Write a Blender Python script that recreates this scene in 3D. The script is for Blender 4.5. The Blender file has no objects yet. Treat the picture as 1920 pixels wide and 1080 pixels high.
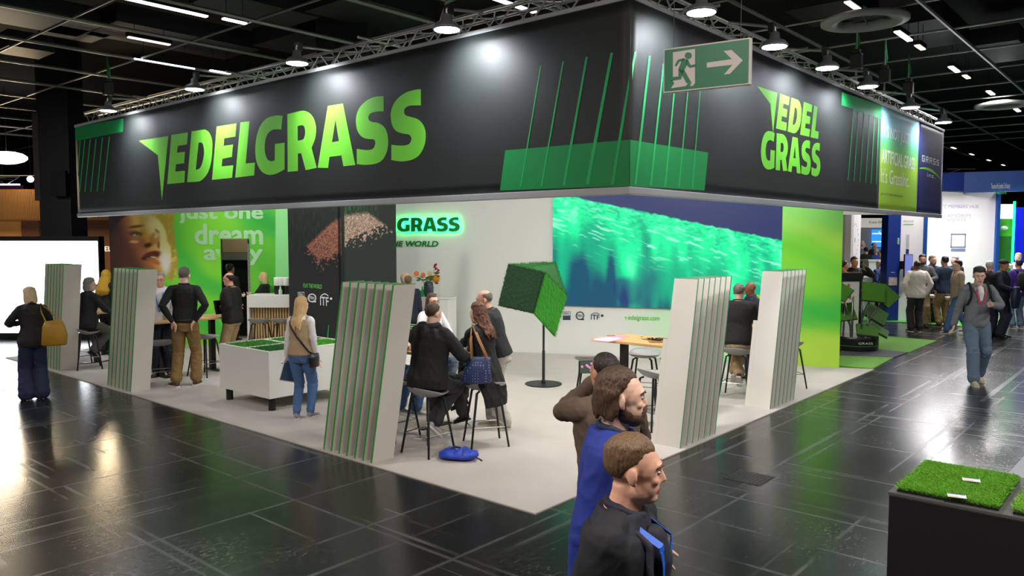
import bpy, bmesh, math, random
import numpy as np
from mathutils import Vector, Matrix

random.seed(7)
SC = bpy.context.scene
COL = SC.collection

# ------------------------------------------------------------------ camera
FPX, CAM_H, PITCH = 1475.0, 2.4, math.atan(95 / 1475.0)
cam_data = bpy.data.cameras.new('camera')
cam_data.sensor_width = 36.0
cam_data.lens = 36.0 * FPX / 1920.0
cam_data.clip_end = 200
cam = bpy.data.objects.new('camera', cam_data)
COL.objects.link(cam)
cam.location = (0, 0, CAM_H)
cam.rotation_euler = (math.pi / 2 - PITCH, 0, 0)
SC.camera = cam

# ------------------------------------------------------------------ world, exposure
world = bpy.data.worlds.new('hall_air')
SC.world = world
world.use_nodes = True
world.node_tree.nodes['Background'].inputs[0].default_value = (0.8, 0.85, 1.0, 1)
world.node_tree.nodes['Background'].inputs[1].default_value = 0.045
SC.view_settings.view_transform = 'Standard'
SC.view_settings.look = 'None'
SC.view_settings.exposure = 0.0
SC.view_settings.gamma = 1.0
SC.view_settings.use_curve_mapping = False
SC.cycles.use_denoising = True
SC.cycles.max_bounces = 6
SC.cycles.diffuse_bounces = 3
SC.cycles.glossy_bounces = 3
SC.cycles.sample_clamp_indirect = 6.0

# booth axes on the ground: DL runs along the aisle to the far left, DR to the far right
DL = np.array([-0.757, 0.653])
DR = np.array([0.653, 0.757])
ANG_L = math.atan2(-DL[1], -DL[0])     # left fascia read from its far end to the corner
ANG_R = math.atan2(DR[1], DR[0])


def area_light(name, loc, energy, size, color=(1, 1, 1), rot=(0, 0, 0), size_y=None, spread=None, shape=None):
    d = bpy.data.lights.new(name, 'AREA')
    d.energy = energy
    d.color = color
    d.size = size
    if size_y:
        d.shape = 'RECTANGLE'
        d.size_y = size_y
    elif shape:
        d.shape = shape
    if spread:
        d.spread = spread
    o = bpy.data.objects.new(name, d)
    COL.objects.link(o)
    o.location = loc
    o.rotation_euler = rot
    return o


# rows of hall luminaires overhead
for i, (hx, hy) in enumerate([(-9, 3), (-3, 1.5), (3, 1.5), (8, 4), (13, 10), (12, 20), (-13, 11), (17, 24)]):
    area_light('hall_light', (hx, hy, 5.95), 360 if hy < 5 else 300, 2.6, (1.0, 0.91, 0.84) if hy < 5 and hx < 4 else (1.0, 0.96, 0.93), (0, 0, ANG_R), 0.5)


# ------------------------------------------------------------------ pixel -> place helpers
def ray(px, py):
    x = (px - 960) / FPX
    u = -(py - 540) / FPX
    c, s = math.cos(PITCH), math.sin(PITCH)
    return np.array([x, c + u * s, -s + u * c])


def ground(px, py, z=0.0):
    d = ray(px, py)
    t = (z - CAM_H) / d[2]
    return np.array([0, 0, CAM_H]) + t * d


def at_depth(px, py, y):
    d = ray(px, py)
    return np.array([0, 0, CAM_H]) + d * (y / d[1])


def smooth_loop(lp, sub=4, corner=38):
    """Round the curved stretches of an outline and keep its sharp corners."""
    n = len(lp)
    P = [np.array(p, float) for p in lp]
    sharp = []
    for i in range(n):
        a, b = P[i] - P[i - 1], P[(i + 1) % n] - P[i]
        c = np.dot(a, b) / (np.linalg.norm(a) * np.linalg.norm(b) + 1e-9)
        sharp.append(c < math.cos(math.radians(corner)))
    out = []
    for i in range(n):
        p1, p2 = P[i], P[(i + 1) % n]
        if sharp[i] and sharp[(i + 1) % n]:
            out.append(tuple(p1))
            continue
        m1 = (p2 - P[i - 1]) / 2 if not sharp[i] else p2 - p1
        m2 = (P[(i + 2) % n] - p1) / 2 if not sharp[(i + 1) % n] else p2 - p1
        for k in range(sub):
            t = k / sub
            out.append(tuple((2 * t ** 3 - 3 * t ** 2 + 1) * p1 + (t ** 3 - 2 * t ** 2 + t) * m1 + (-2 * t ** 3 + 3 * t ** 2) * p2 + (t ** 3 - t ** 2) * m2))
    return out


class Face:
    """A vertical plane: u runs along it, z is up, local -Y looks out towards the aisle."""
    def __init__(self, p, ang):
        self.p = np.array([p[0], p[1]], float)
        self.ang = ang
        self.d = np.array([math.cos(ang), math.sin(ang)])

    def uz(self, px, py, off=0.0):
        n = np.array([-self.d[1], self.d[0]])
        r = ray(px, py)
        t = np.dot(self.p + off * n, n) / np.dot(r[:2], n)
        q = np.array([0, 0, CAM_H]) + t * r
        return float(np.dot(q[:2] - self.p, self.d)), float(q[2])

    def loop(self, pts, off=0.0):
        return [self.uz(x, y, off) for x, y in pts]

    def xy(self, u, n=0.0):
        return self.p + u * self.d + n * np.array([-self.d[1], self.d[0]])


# ------------------------------------------------------------------ materials
def lin(c):
    if isinstance(c, str):
        c = c.lstrip('#')
        c = [int(c[i:i + 2], 16) / 255 for i in (0, 2, 4)]
    return tuple((x / 12.92 if x <= 0.04045 else ((x + 0.055) / 1.055) ** 2.4) for x in c[:3])


MATS = {}


def mat(name, color, rough=0.6, metal=0.0, noise=0.0, nscale=8.0, bump=0.0, bscale=60.0, emit=None, estr=1.0,
        spec=0.5, coat=0.0, stretch=None, sheen=0.0):
    if name in MATS:
        return MATS[name]
    m = bpy.data.materials.new(name)
    m.use_nodes = True
    nt = m.node_tree
    b = nt.nodes['Principled BSDF']
    c = lin(color)
    b.inputs['Base Color'].default_value = (*c, 1)
    b.inputs['Roughness'].default_value = rough
    b.inputs['Metallic'].default_value = metal
    b.inputs['Specular IOR Level'].default_value = spec
    if coat:
        b.inputs['Coat Weight'].default_value = coat
    if sheen:
        b.inputs['Sheen Weight'].default_value = sheen
    if emit is not None:
        b.inputs['Emission Color'].default_value = (*lin(emit), 1)
        b.inputs['Emission Strength'].default_value = estr
    if noise or bump:
        tc = nt.nodes.new('ShaderNodeTexCoord')
        src = tc.outputs['Object']
        if stretch:
            mp = nt.nodes.new('ShaderNodeMapping')
            mp.inputs['Scale'].default_value = stretch
            nt.links.new(src, mp.inputs['Vector'])
            src = mp.outputs['Vector']
    if noise:
        n = nt.nodes.new('ShaderNodeTexNoise')
        n.inputs['Scale'].default_value = nscale
        n.inputs['Detail'].default_value = 5
        nt.links.new(src, n.inputs['Vector'])
        mx = nt.nodes.new('ShaderNodeMix')
        mx.data_type = 'RGBA'
        mx.inputs['A'].default_value = (*[max(0, v * (1 - noise)) for v in c], 1)
        mx.inputs['B'].default_value = (*[min(1, v * (1 + noise)) for v in c], 1)
        nt.links.new(n.outputs['Fac'], mx.inputs['Factor'])
        nt.links.new(mx.outputs['Result'], b.inputs['Base Color'])
    if bump:
        n2 = nt.nodes.new('ShaderNodeTexNoise')
        n2.inputs['Scale'].default_value = bscale
        n2.inputs['Detail'].default_value = 4
        nt.links.new(src, n2.inputs['Vector'])
        bp = nt.nodes.new('ShaderNodeBump')
        bp.inputs['Strength'].default_value = bump
        bp.inputs['Distance'].default_value = 0.02
        nt.links.new(n2.outputs['Fac'], bp.inputs['Height'])
        nt.links.new(bp.outputs['Normal'], b.inputs['Normal'])
    MATS[name] = m
    return m


def mat_paint(name, rough=0.55, estr=0.0, spec=0.4):
    """Printed or displayed picture: colour comes from the mesh's own colour attribute."""
    if name in MATS:
        return MATS[name]
    m = bpy.data.materials.new(name)
    m.use_nodes = True
    nt = m.node_tree
    b = nt.nodes['Principled BSDF']
    a = nt.nodes.new('ShaderNodeAttribute')
    a.attribute_name = 'print'
    b.inputs['Roughness'].default_value = rough
    b.inputs['Specular IOR Level'].default_value = spec
    if estr:
        b.inputs['Base Color'].default_value = (0.01, 0.01, 0.01, 1)
        nt.links.new(a.outputs['Color'], b.inputs['Emission Color'])
        b.inputs['Emission Strength'].default_value = estr
    else:
        nt.links.new(a.outputs['Color'], b.inputs['Base Color'])
    MATS[name] = m
    return m


WHITE = mat('white_laminate', '#e6e5df', 0.35)
WHITE_WALL = mat('white_wall_paint', '#e9eae2', 0.6, noise=0.02, nscale=2)
BLACK = mat('black_powder_coat', '#17181a', 0.5)
BLACKM = mat('black_plastic', '#121314', 0.4)
ALU = mat('aluminium_tube', '#b9bcb9', 0.35, 0.7)
ALU_PAINT = mat('silver_rail', '#b7b9bb', 0.4, 0.3)
CHROME = mat('chrome_rod', '#c9cccc', 0.2, 1.0)
OAK = mat('oak_laminate', '#c9a06a', 0.45, noise=0.18, nscale=3, stretch=(1, 14, 14))
GREY_SHELL = mat('grey_polypropylene', '#9c9d9c', 0.5)
EDGE_GREEN = mat('green_edge_band', '#2f9a3f', 0.5)
FABRIC_BLACK = mat('black_banner_fabric', '#1f2322', 0.55, noise=0.06, nscale=1.2, bump=0.05, bscale=3)
LOGO_GREEN = mat('bright_green_print', '#7ae03c', 0.55)
BAND_GREEN = mat('mid_green_print', '#078a43', 0.55)
STRIPE_GREEN = mat('stripe_green_print', '#1fae5b', 0.55)
NAVY_PRINT = mat('navy_print', '#232a63', 0.5)
LAMP_ON = mat('lit_led_lens', '#ffffff', 0.4, emit='#f2f6ff', estr=14)


# ------------------------------------------------------------------ mesh building
class MB:
    def __init__(self):
        self.v = []
        self.f = []
        self.mi = []
        self.cur = 0

    def add(self, verts, faces):
        o = len(self.v)
        self.v += [tuple(map(float, p)) for p in verts]
        self.f += [tuple(o + i for i in f) for f in faces]
        self.mi += [self.cur] * len(faces)
        return self

    def box(self, x0, x1, y0, y1, z0, z1):
        v = [(x, y, z) for z in (z0, z1) for y in (y0, y1) for x in (x0, x1)]
        return self.add(v, [(0, 2, 3, 1), (4, 5, 7, 6), (0, 1, 5, 4), (2, 6, 7, 3), (0, 4, 6, 2), (1, 3, 7, 5)])

    def hexa(self, b4, t4):
        """Bottom quad and top quad, both counter-clockwise from above."""
        v = list(b4) + list(t4)
        return self.add(v, [(3, 2, 1, 0), (4, 5, 6, 7), (0, 1, 5, 4), (1, 2, 6, 5), (2, 3, 7, 6), (3, 0, 4, 7)])

    def loft(self, rings, cap=True):
        """rings: list of (centre, xvec, yvec); closes with fans."""
        N = self.N if hasattr(self, 'N') else 12
        o = len(self.v)
        fs = []
        for c, xv, yv in rings:
            c, xv, yv = np.array(c, float), np.array(xv, float), np.array(yv, float)
            for k in range(N):
                a = 2 * math.pi * k / N
                self.v.append(tuple(c + math.cos(a) * xv + math.sin(a) * yv))
        for i in range(len(rings) - 1):
            for k in range(N):
                k2 = (k + 1) % N
                fs.append((o + i * N + k, o + i * N + k2, o + (i + 1) * N + k2, o + (i + 1) * N + k))
        if cap:
            fs.append(tuple(o + k for k in reversed(range(N))))
            fs.append(tuple(o + (len(rings) - 1) * N + k for k in range(N)))
        self.f += fs
        self.mi += [self.cur] * len(fs)
        return self

    def tube(self, pts, r, n=8):
        """Tube along a polyline, r a number or one radius per point."""
        pts = [np.array(p, float) for p in pts]
        rs = [r] * len(pts) if np.isscalar(r) else list(r)
        rings = []
        ref = None
        for i, p in enumerate(pts):
            t = pts[min(i + 1, len(pts) - 1)] - pts[max(i - 1, 0)]
            t = t / (np.linalg.norm(t) + 1e-12)
            if ref is None:
                ref = np.array([0, 0, 1.0]) if abs(t[2]) < 0.9 else np.array([1.0, 0, 0])
            x = np.cross(ref, t)
            x /= np.linalg.norm(x) + 1e-12
            y = np.cross(t, x)
            ref = y
            rings.append((p, x * rs[i], y * rs[i]))
        old = getattr(self, 'N', 12)
        self.N = n
        self.loft(rings)
        self.N = old
        return self

    def lathe(self, prof, c=(0, 0, 0), n=24, cap=True):
        rings = [((c[0], c[1], c[2] + z), (max(r, 1e-4), 0, 0), (0, max(r, 1e-4), 0)) for r, z in prof]
        old = getattr(self, 'N', 12)
        self.N = n
        self.loft(rings, cap)
        self.N = old
        return self

    def ball(self, c, rx, ry=None, rz=None, M=None, n=10):
        ry = rx if ry is None else ry
        rz = rx if rz is None else rz
        M = np.eye(3) if M is None else M
        c = np.array(c, float)
        o = len(self.v)
        fs = []
        m = max(4, n // 2)
        self.v.append(tuple(c + M @ np.array([0, 0, -rz])))
        for i in range(1, m):
            th = -math.pi / 2 + math.pi * i / m
            for k in range(n):
                a = 2 * math.pi * k / n
                self.v.append(tuple(c + M @ np.array([rx * math.cos(th) * math.cos(a), ry * math.cos(th) * math.sin(a), rz * math.sin(th)])))
        self.v.append(tuple(c + M @ np.array([0, 0, rz])))
        top = len(self.v) - 1
        for k in range(n):
            k2 = (k + 1) % n
            fs.append((o, o + 1 + k2, o + 1 + k))
            fs.append((top, o + 1 + (m - 2) * n + k, o + 1 + (m - 2) * n + k2))
        for i in range(m - 2):
            for k in range(n):
                k2 = (k + 1) % n
                fs.append((o + 1 + i * n + k, o + 1 + i * n + k2, o + 1 + (i + 1) * n + k2, o + 1 + (i + 1) * n + k))
        self.f += fs
        self.mi += [self.cur] * len(fs)
        return self

    def build(self, name, mats, parent=None, smooth=False, bevel=0.0, loc=None):
        me = bpy.data.meshes.new(name)
        me.from_pydata(self.v, [], self.f)
        ms = mats if isinstance(mats, (list, tuple)) else [mats]
        for m in ms:
            me.materials.append(m)
        if len(ms) > 1:
            me.polygons.foreach_set('material_index', self.mi)
        if smooth:
            me.polygons.foreach_set('use_smooth', [True] * len(me.polygons))
        me.update()
        o = bpy.data.objects.new(name, me)
        COL.objects.link(o)
        if parent is not None:
            o.parent = parent
        if loc is not None:
            o.location = loc
        if bevel:
            b = o.modifiers.new('bevel', 'BEVEL')
            b.width = bevel
            b.segments = 2
            b.limit_method = 'ANGLE'
        return o


def tag(o, label=None, cat=None, group=None, kind=None):
    if label:
        o['label'] = label
    if cat:
        o['category'] = cat
    if group:
        o['group'] = group
    if kind:
        o['kind'] = kind
    return o


def thing(name, label, cat, loc=(0, 0, 0), rz=0.0, group=None):
    o = bpy.data.objects.new(name, None)
    o.empty_display_size = 0.1
    COL.objects.link(o)
    o.location = tuple(map(float, loc))
    o.rotation_euler = (0, 0, rz)
    return tag(o, label, cat, group)


def dup(root, loc, rz=None, label=None, group=None):
    """Copy a thing with its parts and their sub-parts."""
    r = root.copy()
    COL.objects.link(r)
    r.location = tuple(map(float, loc))
    if rz is not None:
        r.rotation_euler = (0, 0, rz)
    if label:
        r['label'] = label
    if group:
        r['group'] = group
    for ch in list(root.children):
        c = ch.copy()
        COL.objects.link(c)
        c.parent = r
        for g in list(ch.children):
            d = g.copy()
            COL.objects.link(d)
            d.parent = c
    return r


def poly_mesh(name, loops, material, parent=None, y=0.0, depth=0.0, xform=None, wall=True):
    """Flat filled shape with holes. loops are (u, z); lies in the local XZ plane at local y, depth goes to -y."""
    cu = bpy.data.curves.new(name, 'CURVE')
    cu.dimensions = '2D'
    cu.fill_mode = 'BOTH'
    cu.extrude = max(depth / 2, 0.0)
    for lp in loops:
        sp = cu.splines.new('POLY')
        sp.points.add(len(lp) - 1)
        for i, (a, b) in enumerate(lp):
            sp.points[i].co = (a, b, 0, 1)
        sp.use_cyclic_u = True
    o = bpy.data.objects.new(name, cu)
    COL.objects.link(o)
    dg = bpy.context.evaluated_depsgraph_get()
    me = bpy.data.meshes.new_from_object(o.evaluated_get(dg))
    bpy.data.objects.remove(o)
    bpy.data.curves.remove(cu)
    n = len(me.vertices)
    co = np.empty(n * 3)
    me.vertices.foreach_get('co', co)
    co = co.reshape(-1, 3)
    out = np.stack([co[:, 0], y - depth / 2 - co[:, 2], co[:, 1]], 1) if wall else np.stack([co[:, 0], co[:, 1], y + depth / 2 + co[:, 2]], 1)
    me.vertices.foreach_set('co', out.ravel())
    me.materials.clear()
    me.materials.append(material)
    me.name = name
    me.update()
    r = bpy.data.objects.new(name, me)
    COL.objects.link(r)
    if parent is not None:
        r.parent = parent
    return r


def text_mesh(name, s, material, parent, x0, z0, height=None, width=None, y=0.0, depth=0.0, bold=0.0, shear=0.0, flip=False, spacing=1.0, wall=True):
    """Lettering on a wall: lower-left corner at (x0, z0), scaled to the cap height and/or the width."""
    cu = bpy.data.curves.new(name, 'FONT')
    cu.body = s
    cu.size = 1.0
    cu.offset = 0.0
    cu.shear = shear
    cu.space_character = spacing
    cu.extrude = 0.0
    cu.resolution_u = 3
    o = bpy.data.objects.new(name, cu)
    COL.objects.link(o)
    dg = bpy.context.evaluated_depsgraph_get()
    me = bpy.data.meshes.new_from_object(o.evaluated_get(dg))
    bpy.data.objects.remove(o)
    bpy.data.curves.remove(cu)
    n = len(me.vertices)
    co = np.empty(n * 3)
    me.vertices.foreach_get('co', co)
    co = co.reshape(-1, 3)
    lo, hi = co.min(0), co.max(0)
    sx = sz = None
    if height:
        sz = height / (hi[1] - lo[1])
    if width:
        sx = width / (hi[0] - lo[0])
    sx = sx or sz
    sz = sz or sx
    u = (co[:, 0] - lo[0]) * sx + x0
    v = (co[:, 1] - lo[1]) * sz + z0
    out = np.stack([u, np.full(n, y), v], 1) if wall else np.stack([u, v, np.full(n, y)], 1)
    if bold:      # heavier strokes: the outline repeated a little way around
        fs = [tuple(p.vertices) for p in me.polygons]
        vv, ff = [], []
        for k in range(9):
            a = k * math.pi / 4
            r_ = 0 if k == 8 else bold * 0.9
            vv += [(q[0] + r_ * sx * math.cos(a), q[1] - 0.0002 * k, q[2] + r_ * sz * math.sin(a)) for q in out]
            ff += [tuple(i + k * n for i in f_) for f_ in fs]
        me = bpy.data.meshes.new(name)
        me.from_pydata(vv, [], ff)
    else:
        me.vertices.foreach_set('co', out.ravel())
    me.materials.clear()
    me.materials.append(material)
    me.name = name
    me.update()
    r = bpy.data.objects.new(name, me)
    COL.objects.link(r)
    r.parent = parent
    if depth:
        md = r.modifiers.new('solid', 'SOLIDIFY')
        md.thickness = depth
        md.offset = 0
    return r


def text_px(name, s, face, material, parent, bl, tr, y=-0.006, **kw):
    """Lettering whose box runs from pixel bl (lower left) to pixel tr (upper right) of a wall face."""
    a, b = face.uz(*bl), face.uz(*tr)
    return text_mesh(name, s, material, parent, a[0], a[1], height=b[1] - a[1], width=b[0] - a[0], y=y, **kw)


_rng = np.random.RandomState(5)


def vnoise(u, v, su, sv, seed=0):
    """Smooth value noise on arrays u, v."""
    r = np.random.RandomState(seed).rand(64, 64)
    x, y = u * su, v * sv
    xi, yi = np.floor(x).astype(int), np.floor(y).astype(int)
    fx, fy = x - xi, y - yi
    fx, fy = fx * fx * (3 - 2 * fx), fy * fy * (3 - 2 * fy)
    g = lambda a, b: r[a % 64, b % 64]
    return (g(xi, yi) * (1 - fx) + g(xi + 1, yi) * fx) * (1 - fy) + (g(xi, yi + 1) * (1 - fx) + g(xi + 1, yi + 1) * fx) * fy


def picture(name, material, parent, u0, u1, z0, z1, nu, nz, painter, y=0.0, mask=None):
    """A printed or lit picture: a fine grid in the local XZ plane, colours (linear) from painter(u, z) given in metres."""
    uu, zz = np.meshgrid(np.linspace(u0, u1, nu), np.linspace(z0, z1, nz))
    c = np.clip(painter(uu, zz), 0, None)
    v = np.stack([uu.ravel(), np.full(uu.size, y), zz.ravel()], 1)
    idx = np.arange(nu * nz).reshape(nz, nu)
    q = np.stack([idx[:-1, :-1], idx[:-1, 1:], idx[1:, 1:], idx[1:, :-1]], -1).reshape(-1, 4)
    if mask is not None:
        mm = mask(uu, zz)
        keep = ~(mm.ravel()[q].all(1))
        q = q[keep]
    me = bpy.data.meshes.new(name)
    me.from_pydata(v.tolist(), [], q.tolist())
    a = me.color_attributes.new('print', 'FLOAT_COLOR', 'POINT')
    col = np.concatenate([c.reshape(-1, 3), np.ones((c.reshape(-1, 3).shape[0], 1))], 1).astype(np.float32)
    a.data.foreach_set('color', col.ravel())
    me.materials.append(material)
    me.update()
    o = bpy.data.objects.new(name, me)
    COL.objects.link(o)
    o.parent = parent
    return o


def blend(c, col, w):
    w = np.clip(w, 0, 1)[..., None]
    return c * (1 - w) + np.array(lin(col)) * w


def sstep(a, b, x):
    t = np.clip((x - a) / (b - a), 0, 1)
    return t * t * (3 - 2 * t)

# ================================================================== THE HALL
# floor: worn dark tiles, scuffed along both aisle directions
def floor_material():
    m = bpy.data.materials.new('worn_dark_tile_floor')
    m.use_nodes = True
    nt = m.node_tree
    N, L = nt.nodes, nt.links
    b = N['Principled BSDF']
    tc = N.new('ShaderNodeTexCoord')
    mp = N.new('ShaderNodeMapping')
    mp.inputs['Rotation'].default_value = (0, 0, -ANG_R)
    L.new(tc.outputs['Object'], mp.inputs['Vector'])

    def noise(scale, sx=1, sy=1, rot=0.0, detail=3.0, rough=0.5):
        q = N.new('ShaderNodeMapping')
        q.inputs['Scale'].default_value = (sx, sy, 1)
        q.inputs['Rotation'].default_value = (0, 0, rot)
        L.new(mp.outputs['Vector'], q.inputs['Vector'])
        n = N.new('ShaderNodeTexNoise')
        n.inputs['Scale'].default_value = scale
        n.inputs['Detail'].default_value = detail
        n.inputs['Roughness'].default_value = rough
        L.new(q.outputs['Vector'], n.inputs['Vector'])
        return n.outputs['Fac']

    def ramp(src, a, c):
        r = N.new('ShaderNodeMapRange')
        r.inputs['From Min'].default_value = a
        r.inputs['From Max'].default_value = c
        L.new(src, r.inputs['Value'])
        return r.outputs['Result']

    def op(kind, a, c):
        q = N.new('ShaderNodeMath')
        q.operation = kind
        for i, s in enumerate((a, c)):
            if isinstance(s, (int, float)):
                q.inputs[i].default_value = s
            else:
                L.new(s, q.inputs[i])
        return q.outputs[0]

    # tile joints
    br = N.new('ShaderNodeTexBrick')
    br.offset = 0.0
    br.inputs['Scale'].default_value = 1.0
    br.inputs['Brick Width'].default_value = 1.35
    br.inputs['Row Height'].default_value = 1.02
    br.inputs['Mortar Size'].default_value = 0.034
    br.inputs['Mortar Smooth'].default_value = 1.0
    L.new(mp.outputs['Vector'], br.inputs['Vector'])
    joint = op('MULTIPLY', br.outputs['Fac'], ramp(noise(1.3, detail=4), 0.28, 0.55))
    # long scrapes in three directions, each broken up
    s1 = op('MULTIPLY', ramp(noise(1.0, 0.05, 7.0, 0.06, 2), 0.60, 0.72), ramp(noise(0.6), 0.36, 0.6))
    s2 = op('MULTIPLY', ramp(noise(1.0, 7.0, 0.06, 0.08, 2), 0.60, 0.72), ramp(noise(0.5, 1, 1.2), 0.36, 0.6))
    s3 = op('MULTIPLY', ramp(noise(1.0, 11.0, 0.16, 0.85, 2), 0.63, 0.72), ramp(noise(0.8, 1.1, 1), 0.5, 0.62))
    cloud = op('MULTIPLY', ramp(noise(16.0, 1, 1.7, 0.3, 10, 0.78), 0.47, 0.74), ramp(noise(0.55, detail=2), 0.42, 0.70))
    fine = op('MULTIPLY', ramp(noise(26.0, 0.25, 2.0, 0.5, 6, 0.7), 0.62, 0.7), 0.5)
    scr = op('MAXIMUM', op('MAXIMUM', s1, s2), op('MAXIMUM', s3, op('MULTIPLY', joint, 0.52)))
    wear = op('MAXIMUM', op('MAXIMUM', op('MULTIPLY', scr, 0.62), op('MULTIPLY', cloud, 0.7)), op('MULTIPLY', fine, 0.5))
    mx = N.new('ShaderNodeMix')
    mx.data_type = 'RGBA'
    mx.inputs['A'].default_value = (0.012, 0.0125, 0.013, 1)
    mx.inputs['B'].default_value = (0.17, 0.18, 0.175, 1)
    L.new(wear, mx.inputs['Factor'])
    L.new(mx.outputs['Result'], b.inputs['Base Color'])
    rr = N.new('ShaderNodeMapRange')
    rr.inputs['To Min'].default_value = 0.20
    rr.inputs['To Max'].default_value = 0.5
    L.new(op('ADD', op('MULTIPLY', wear, 0.9), op('MULTIPLY', noise(2.2, detail=6), 0.16)), rr.inputs['Value'])
    L.new(rr.outputs['Result'], b.inputs['Roughness'])
    b.inputs['Specular IOR Level'].default_value = 0.62
    bp = N.new('ShaderNodeBump')
    bp.inputs['Strength'].default_value = 0.06
    bp.inputs['Distance'].default_value = 0.01
    L.new(noise(6.0, detail=5), bp.inputs['Height'])
    L.new(bp.outputs['Normal'], b.inputs['Normal'])
    return m


fl = MB().box(-45, 45, -8, 70, -0.1, 0).build('floor', floor_material())
tag(fl, kind='structure')

# ceiling: black void over a square grid of dark steel rails
cl = MB().box(-45, 45, -8, 70, 7.3, 7.4).build('ceiling', mat('black_ceiling', '#0b0b0d', 0.9))
tag(cl, kind='structure')
RAIL = mat('dark_ceiling_rail', '#8f8f8b', 0.4, 0.4)
for k in range(-4, 16):       # rails running along DL, spaced along DR
    t = 5.3 + 2.05 * (k - 1)
    c = DR * t
    a, b2 = c - DL * 30, c + DL * 40
    MB().tube([(a[0], a[1], 6.02), (b2[0], b2[1], 6.02)], 0.022, 6).build('rail', RAIL, cl)
for k in range(-7, 14):
    t = 3.3 + 2.17 * k
    c = DL * t
    a, b2 = c - DR * 6, c + DR * 42
    MB().tube([(a[0], a[1], 6.0), (b2[0], b2[1], 6.0)], 0.035, 6).build('rail', RAIL, cl)
DUCT = mat('dark_grey_duct', '#2c2d30', 0.55, 0.3, noise=0.2, nscale=1)
for (px, py, w, l) in ((330, 70, 1.5, 3.0), (560, 75, 1.6, 1.2), (60, 30, 1.2, 2.0), (140, 55, 1.0, 1.0), (45, 90, 1.0, 0.9), (1560, 15, 1.2, 1.4),
                       (1750, 55, 0.8, 2.4), (1880, 90, 0.9, 2.2), (700, 20, 1.4, 2.0), (480, 10, 1.0, 2.0)):
    p = ground(px, py, 6.55)
    o = MB().box(-l / 2, l / 2, -w / 2, w / 2, 6.45, 6.8).build('duct', DUCT, cl)
    o.location = (p[0], p[1], 0)
    o.rotation_euler = (0, 0, ANG_R)

# square columns, one behind the fascia and one beside the lit screen
def column(px0, px1, y, label, z1=7.3, split=0.35):
    p0, p1 = at_depth(px0, 440, y), at_depth(px1, 440, y)
    w = p1[0] - p0[0]
    t = thing('hall_column', label, 'column', ((p0[0] + p1[0]) / 2, y + w / 2, 0))
    MB().box(-w / 2, w / 2, -w / 2, w / 2, 0, z1).build('shaft', mat('dark_column_paint', '#2b2a2c', 0.45, noise=0.1, nscale=1), t, bevel=0.02)
    return t, w

c1, w1 = column(76, 134, 20.5, 'dark square hall column rising behind the glowing white screen')
o = MB().box(-w1 / 2 - 0.10, -w1 / 2 + 0.05, -w1 / 2 - 0.02, w1 / 2, 3.35, 5.6).build('side_cladding', mat('column_cladding', '#54504e', 0.4), c1)
o = MB().box(0.05, 0.42, -w1 / 2 - 0.22, -w1 / 2 - 0.0, 3.45, 4.05).box(0.0, 0.36, -w1 / 2 - 0.12, -w1 / 2, 4.05, 4.12).build('junction_box', BLACKM, c1)
column(598, 694, 15.2, 'dark square hall column standing inside the booth behind the long fascia', 7.3)

# long ceiling luminaires
def luminaire(label, length, loc, rz, bright):
    t = thing('ceiling_luminaire', label, 'ceiling light', loc, rz, 'linear ceiling luminaires')
    MB().box(-length / 2, length / 2, -0.06, 0.06, 0.02, 0.10).build('housing', BLACKM, t)
    MB().box(-length / 2 + 0.02, length / 2 - 0.02, -0.045, 0.045, 0.0, 0.02).build('diffuser', bright, t)
    MB().tube([(-length / 3, 0, 0.1), (-length / 3, 0, 0.5)], 0.006, 5).tube([(length / 3, 0, 0.1), (length / 3, 0, 0.5)], 0.006, 5).build('hanger', BLACK, t)
    return t

LUM = mat('luminaire_diffuser', '#ffffff', 0.4, emit='#eef2ff', estr=9)
LUMD = mat('dim_warm_strip', '#ffffff', 0.4, emit='#ffe9d2', estr=1.6)  # weak warm emission for the faint ceiling strips
lums = [((305, 14), 1.5, LUM, 'long white ceiling luminaire nearest the picture top above the green lettering'),
        ((309, 121), 1.3, LUM, 'long white ceiling luminaire one row behind, over the big blade logo'),
        ((966, 12), 1.0, LUM, 'short bright ceiling luminaire above the middle of the long fascia'),
        ((1694, 69), 0.9, LUM, 'first bright luminaire past the round air diffuser'),
        ((1789, 131), 0.75, LUM, 'second bright luminaire of the row past the round air diffuser'),
        ((1857, 175), 0.7, LUM, 'third bright luminaire of the row past the round air diffuser'),
        ((1907, 207), 0.7, LUM, 'fourth and last bright luminaire of the row near the picture edge'),
        ((440, 41), 0.45, LUM, 'small bright strip just past the end of the topmost long luminaire'),  # short emissive strips from here, bright ones first, then dim
        ((413, 136), 0.5, LUM, 'small bright strip just past the end of the second long luminaire'),
        ((280, 78), 0.8, LUMD, 'dim grey strip between the two long bright ones'),
        ((1599, 12), 0.6, LUMD, 'dim warm strip above the round air diffuser'),
        ((1725, 90), 0.5, LUMD, 'dim warm strip just past the first bright luminaire'),
        ((1812, 145), 0.5, LUMD, 'dim warm strip just past the second bright luminaire'),
        ((1788, 278), 0.7, LUMD, 'nearest of the far warm lamps above the blue fascia'),
        ((1822, 290), 0.7, LUMD, 'second of the far warm lamps above the blue fascia'),
        ((1854, 301), 0.7, LUMD, 'third of the far warm lamps above the blue fascia'),
        ((1881, 310), 0.7, LUMD, 'farthest of the warm lamps above the blue fascia')]
for (px, py), ln, mt, lab in lums:
    p = ground(px, py, 5.98)
    luminaire(lab, ln, (p[0], p[1], 5.98), ANG_R, mt)

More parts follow.
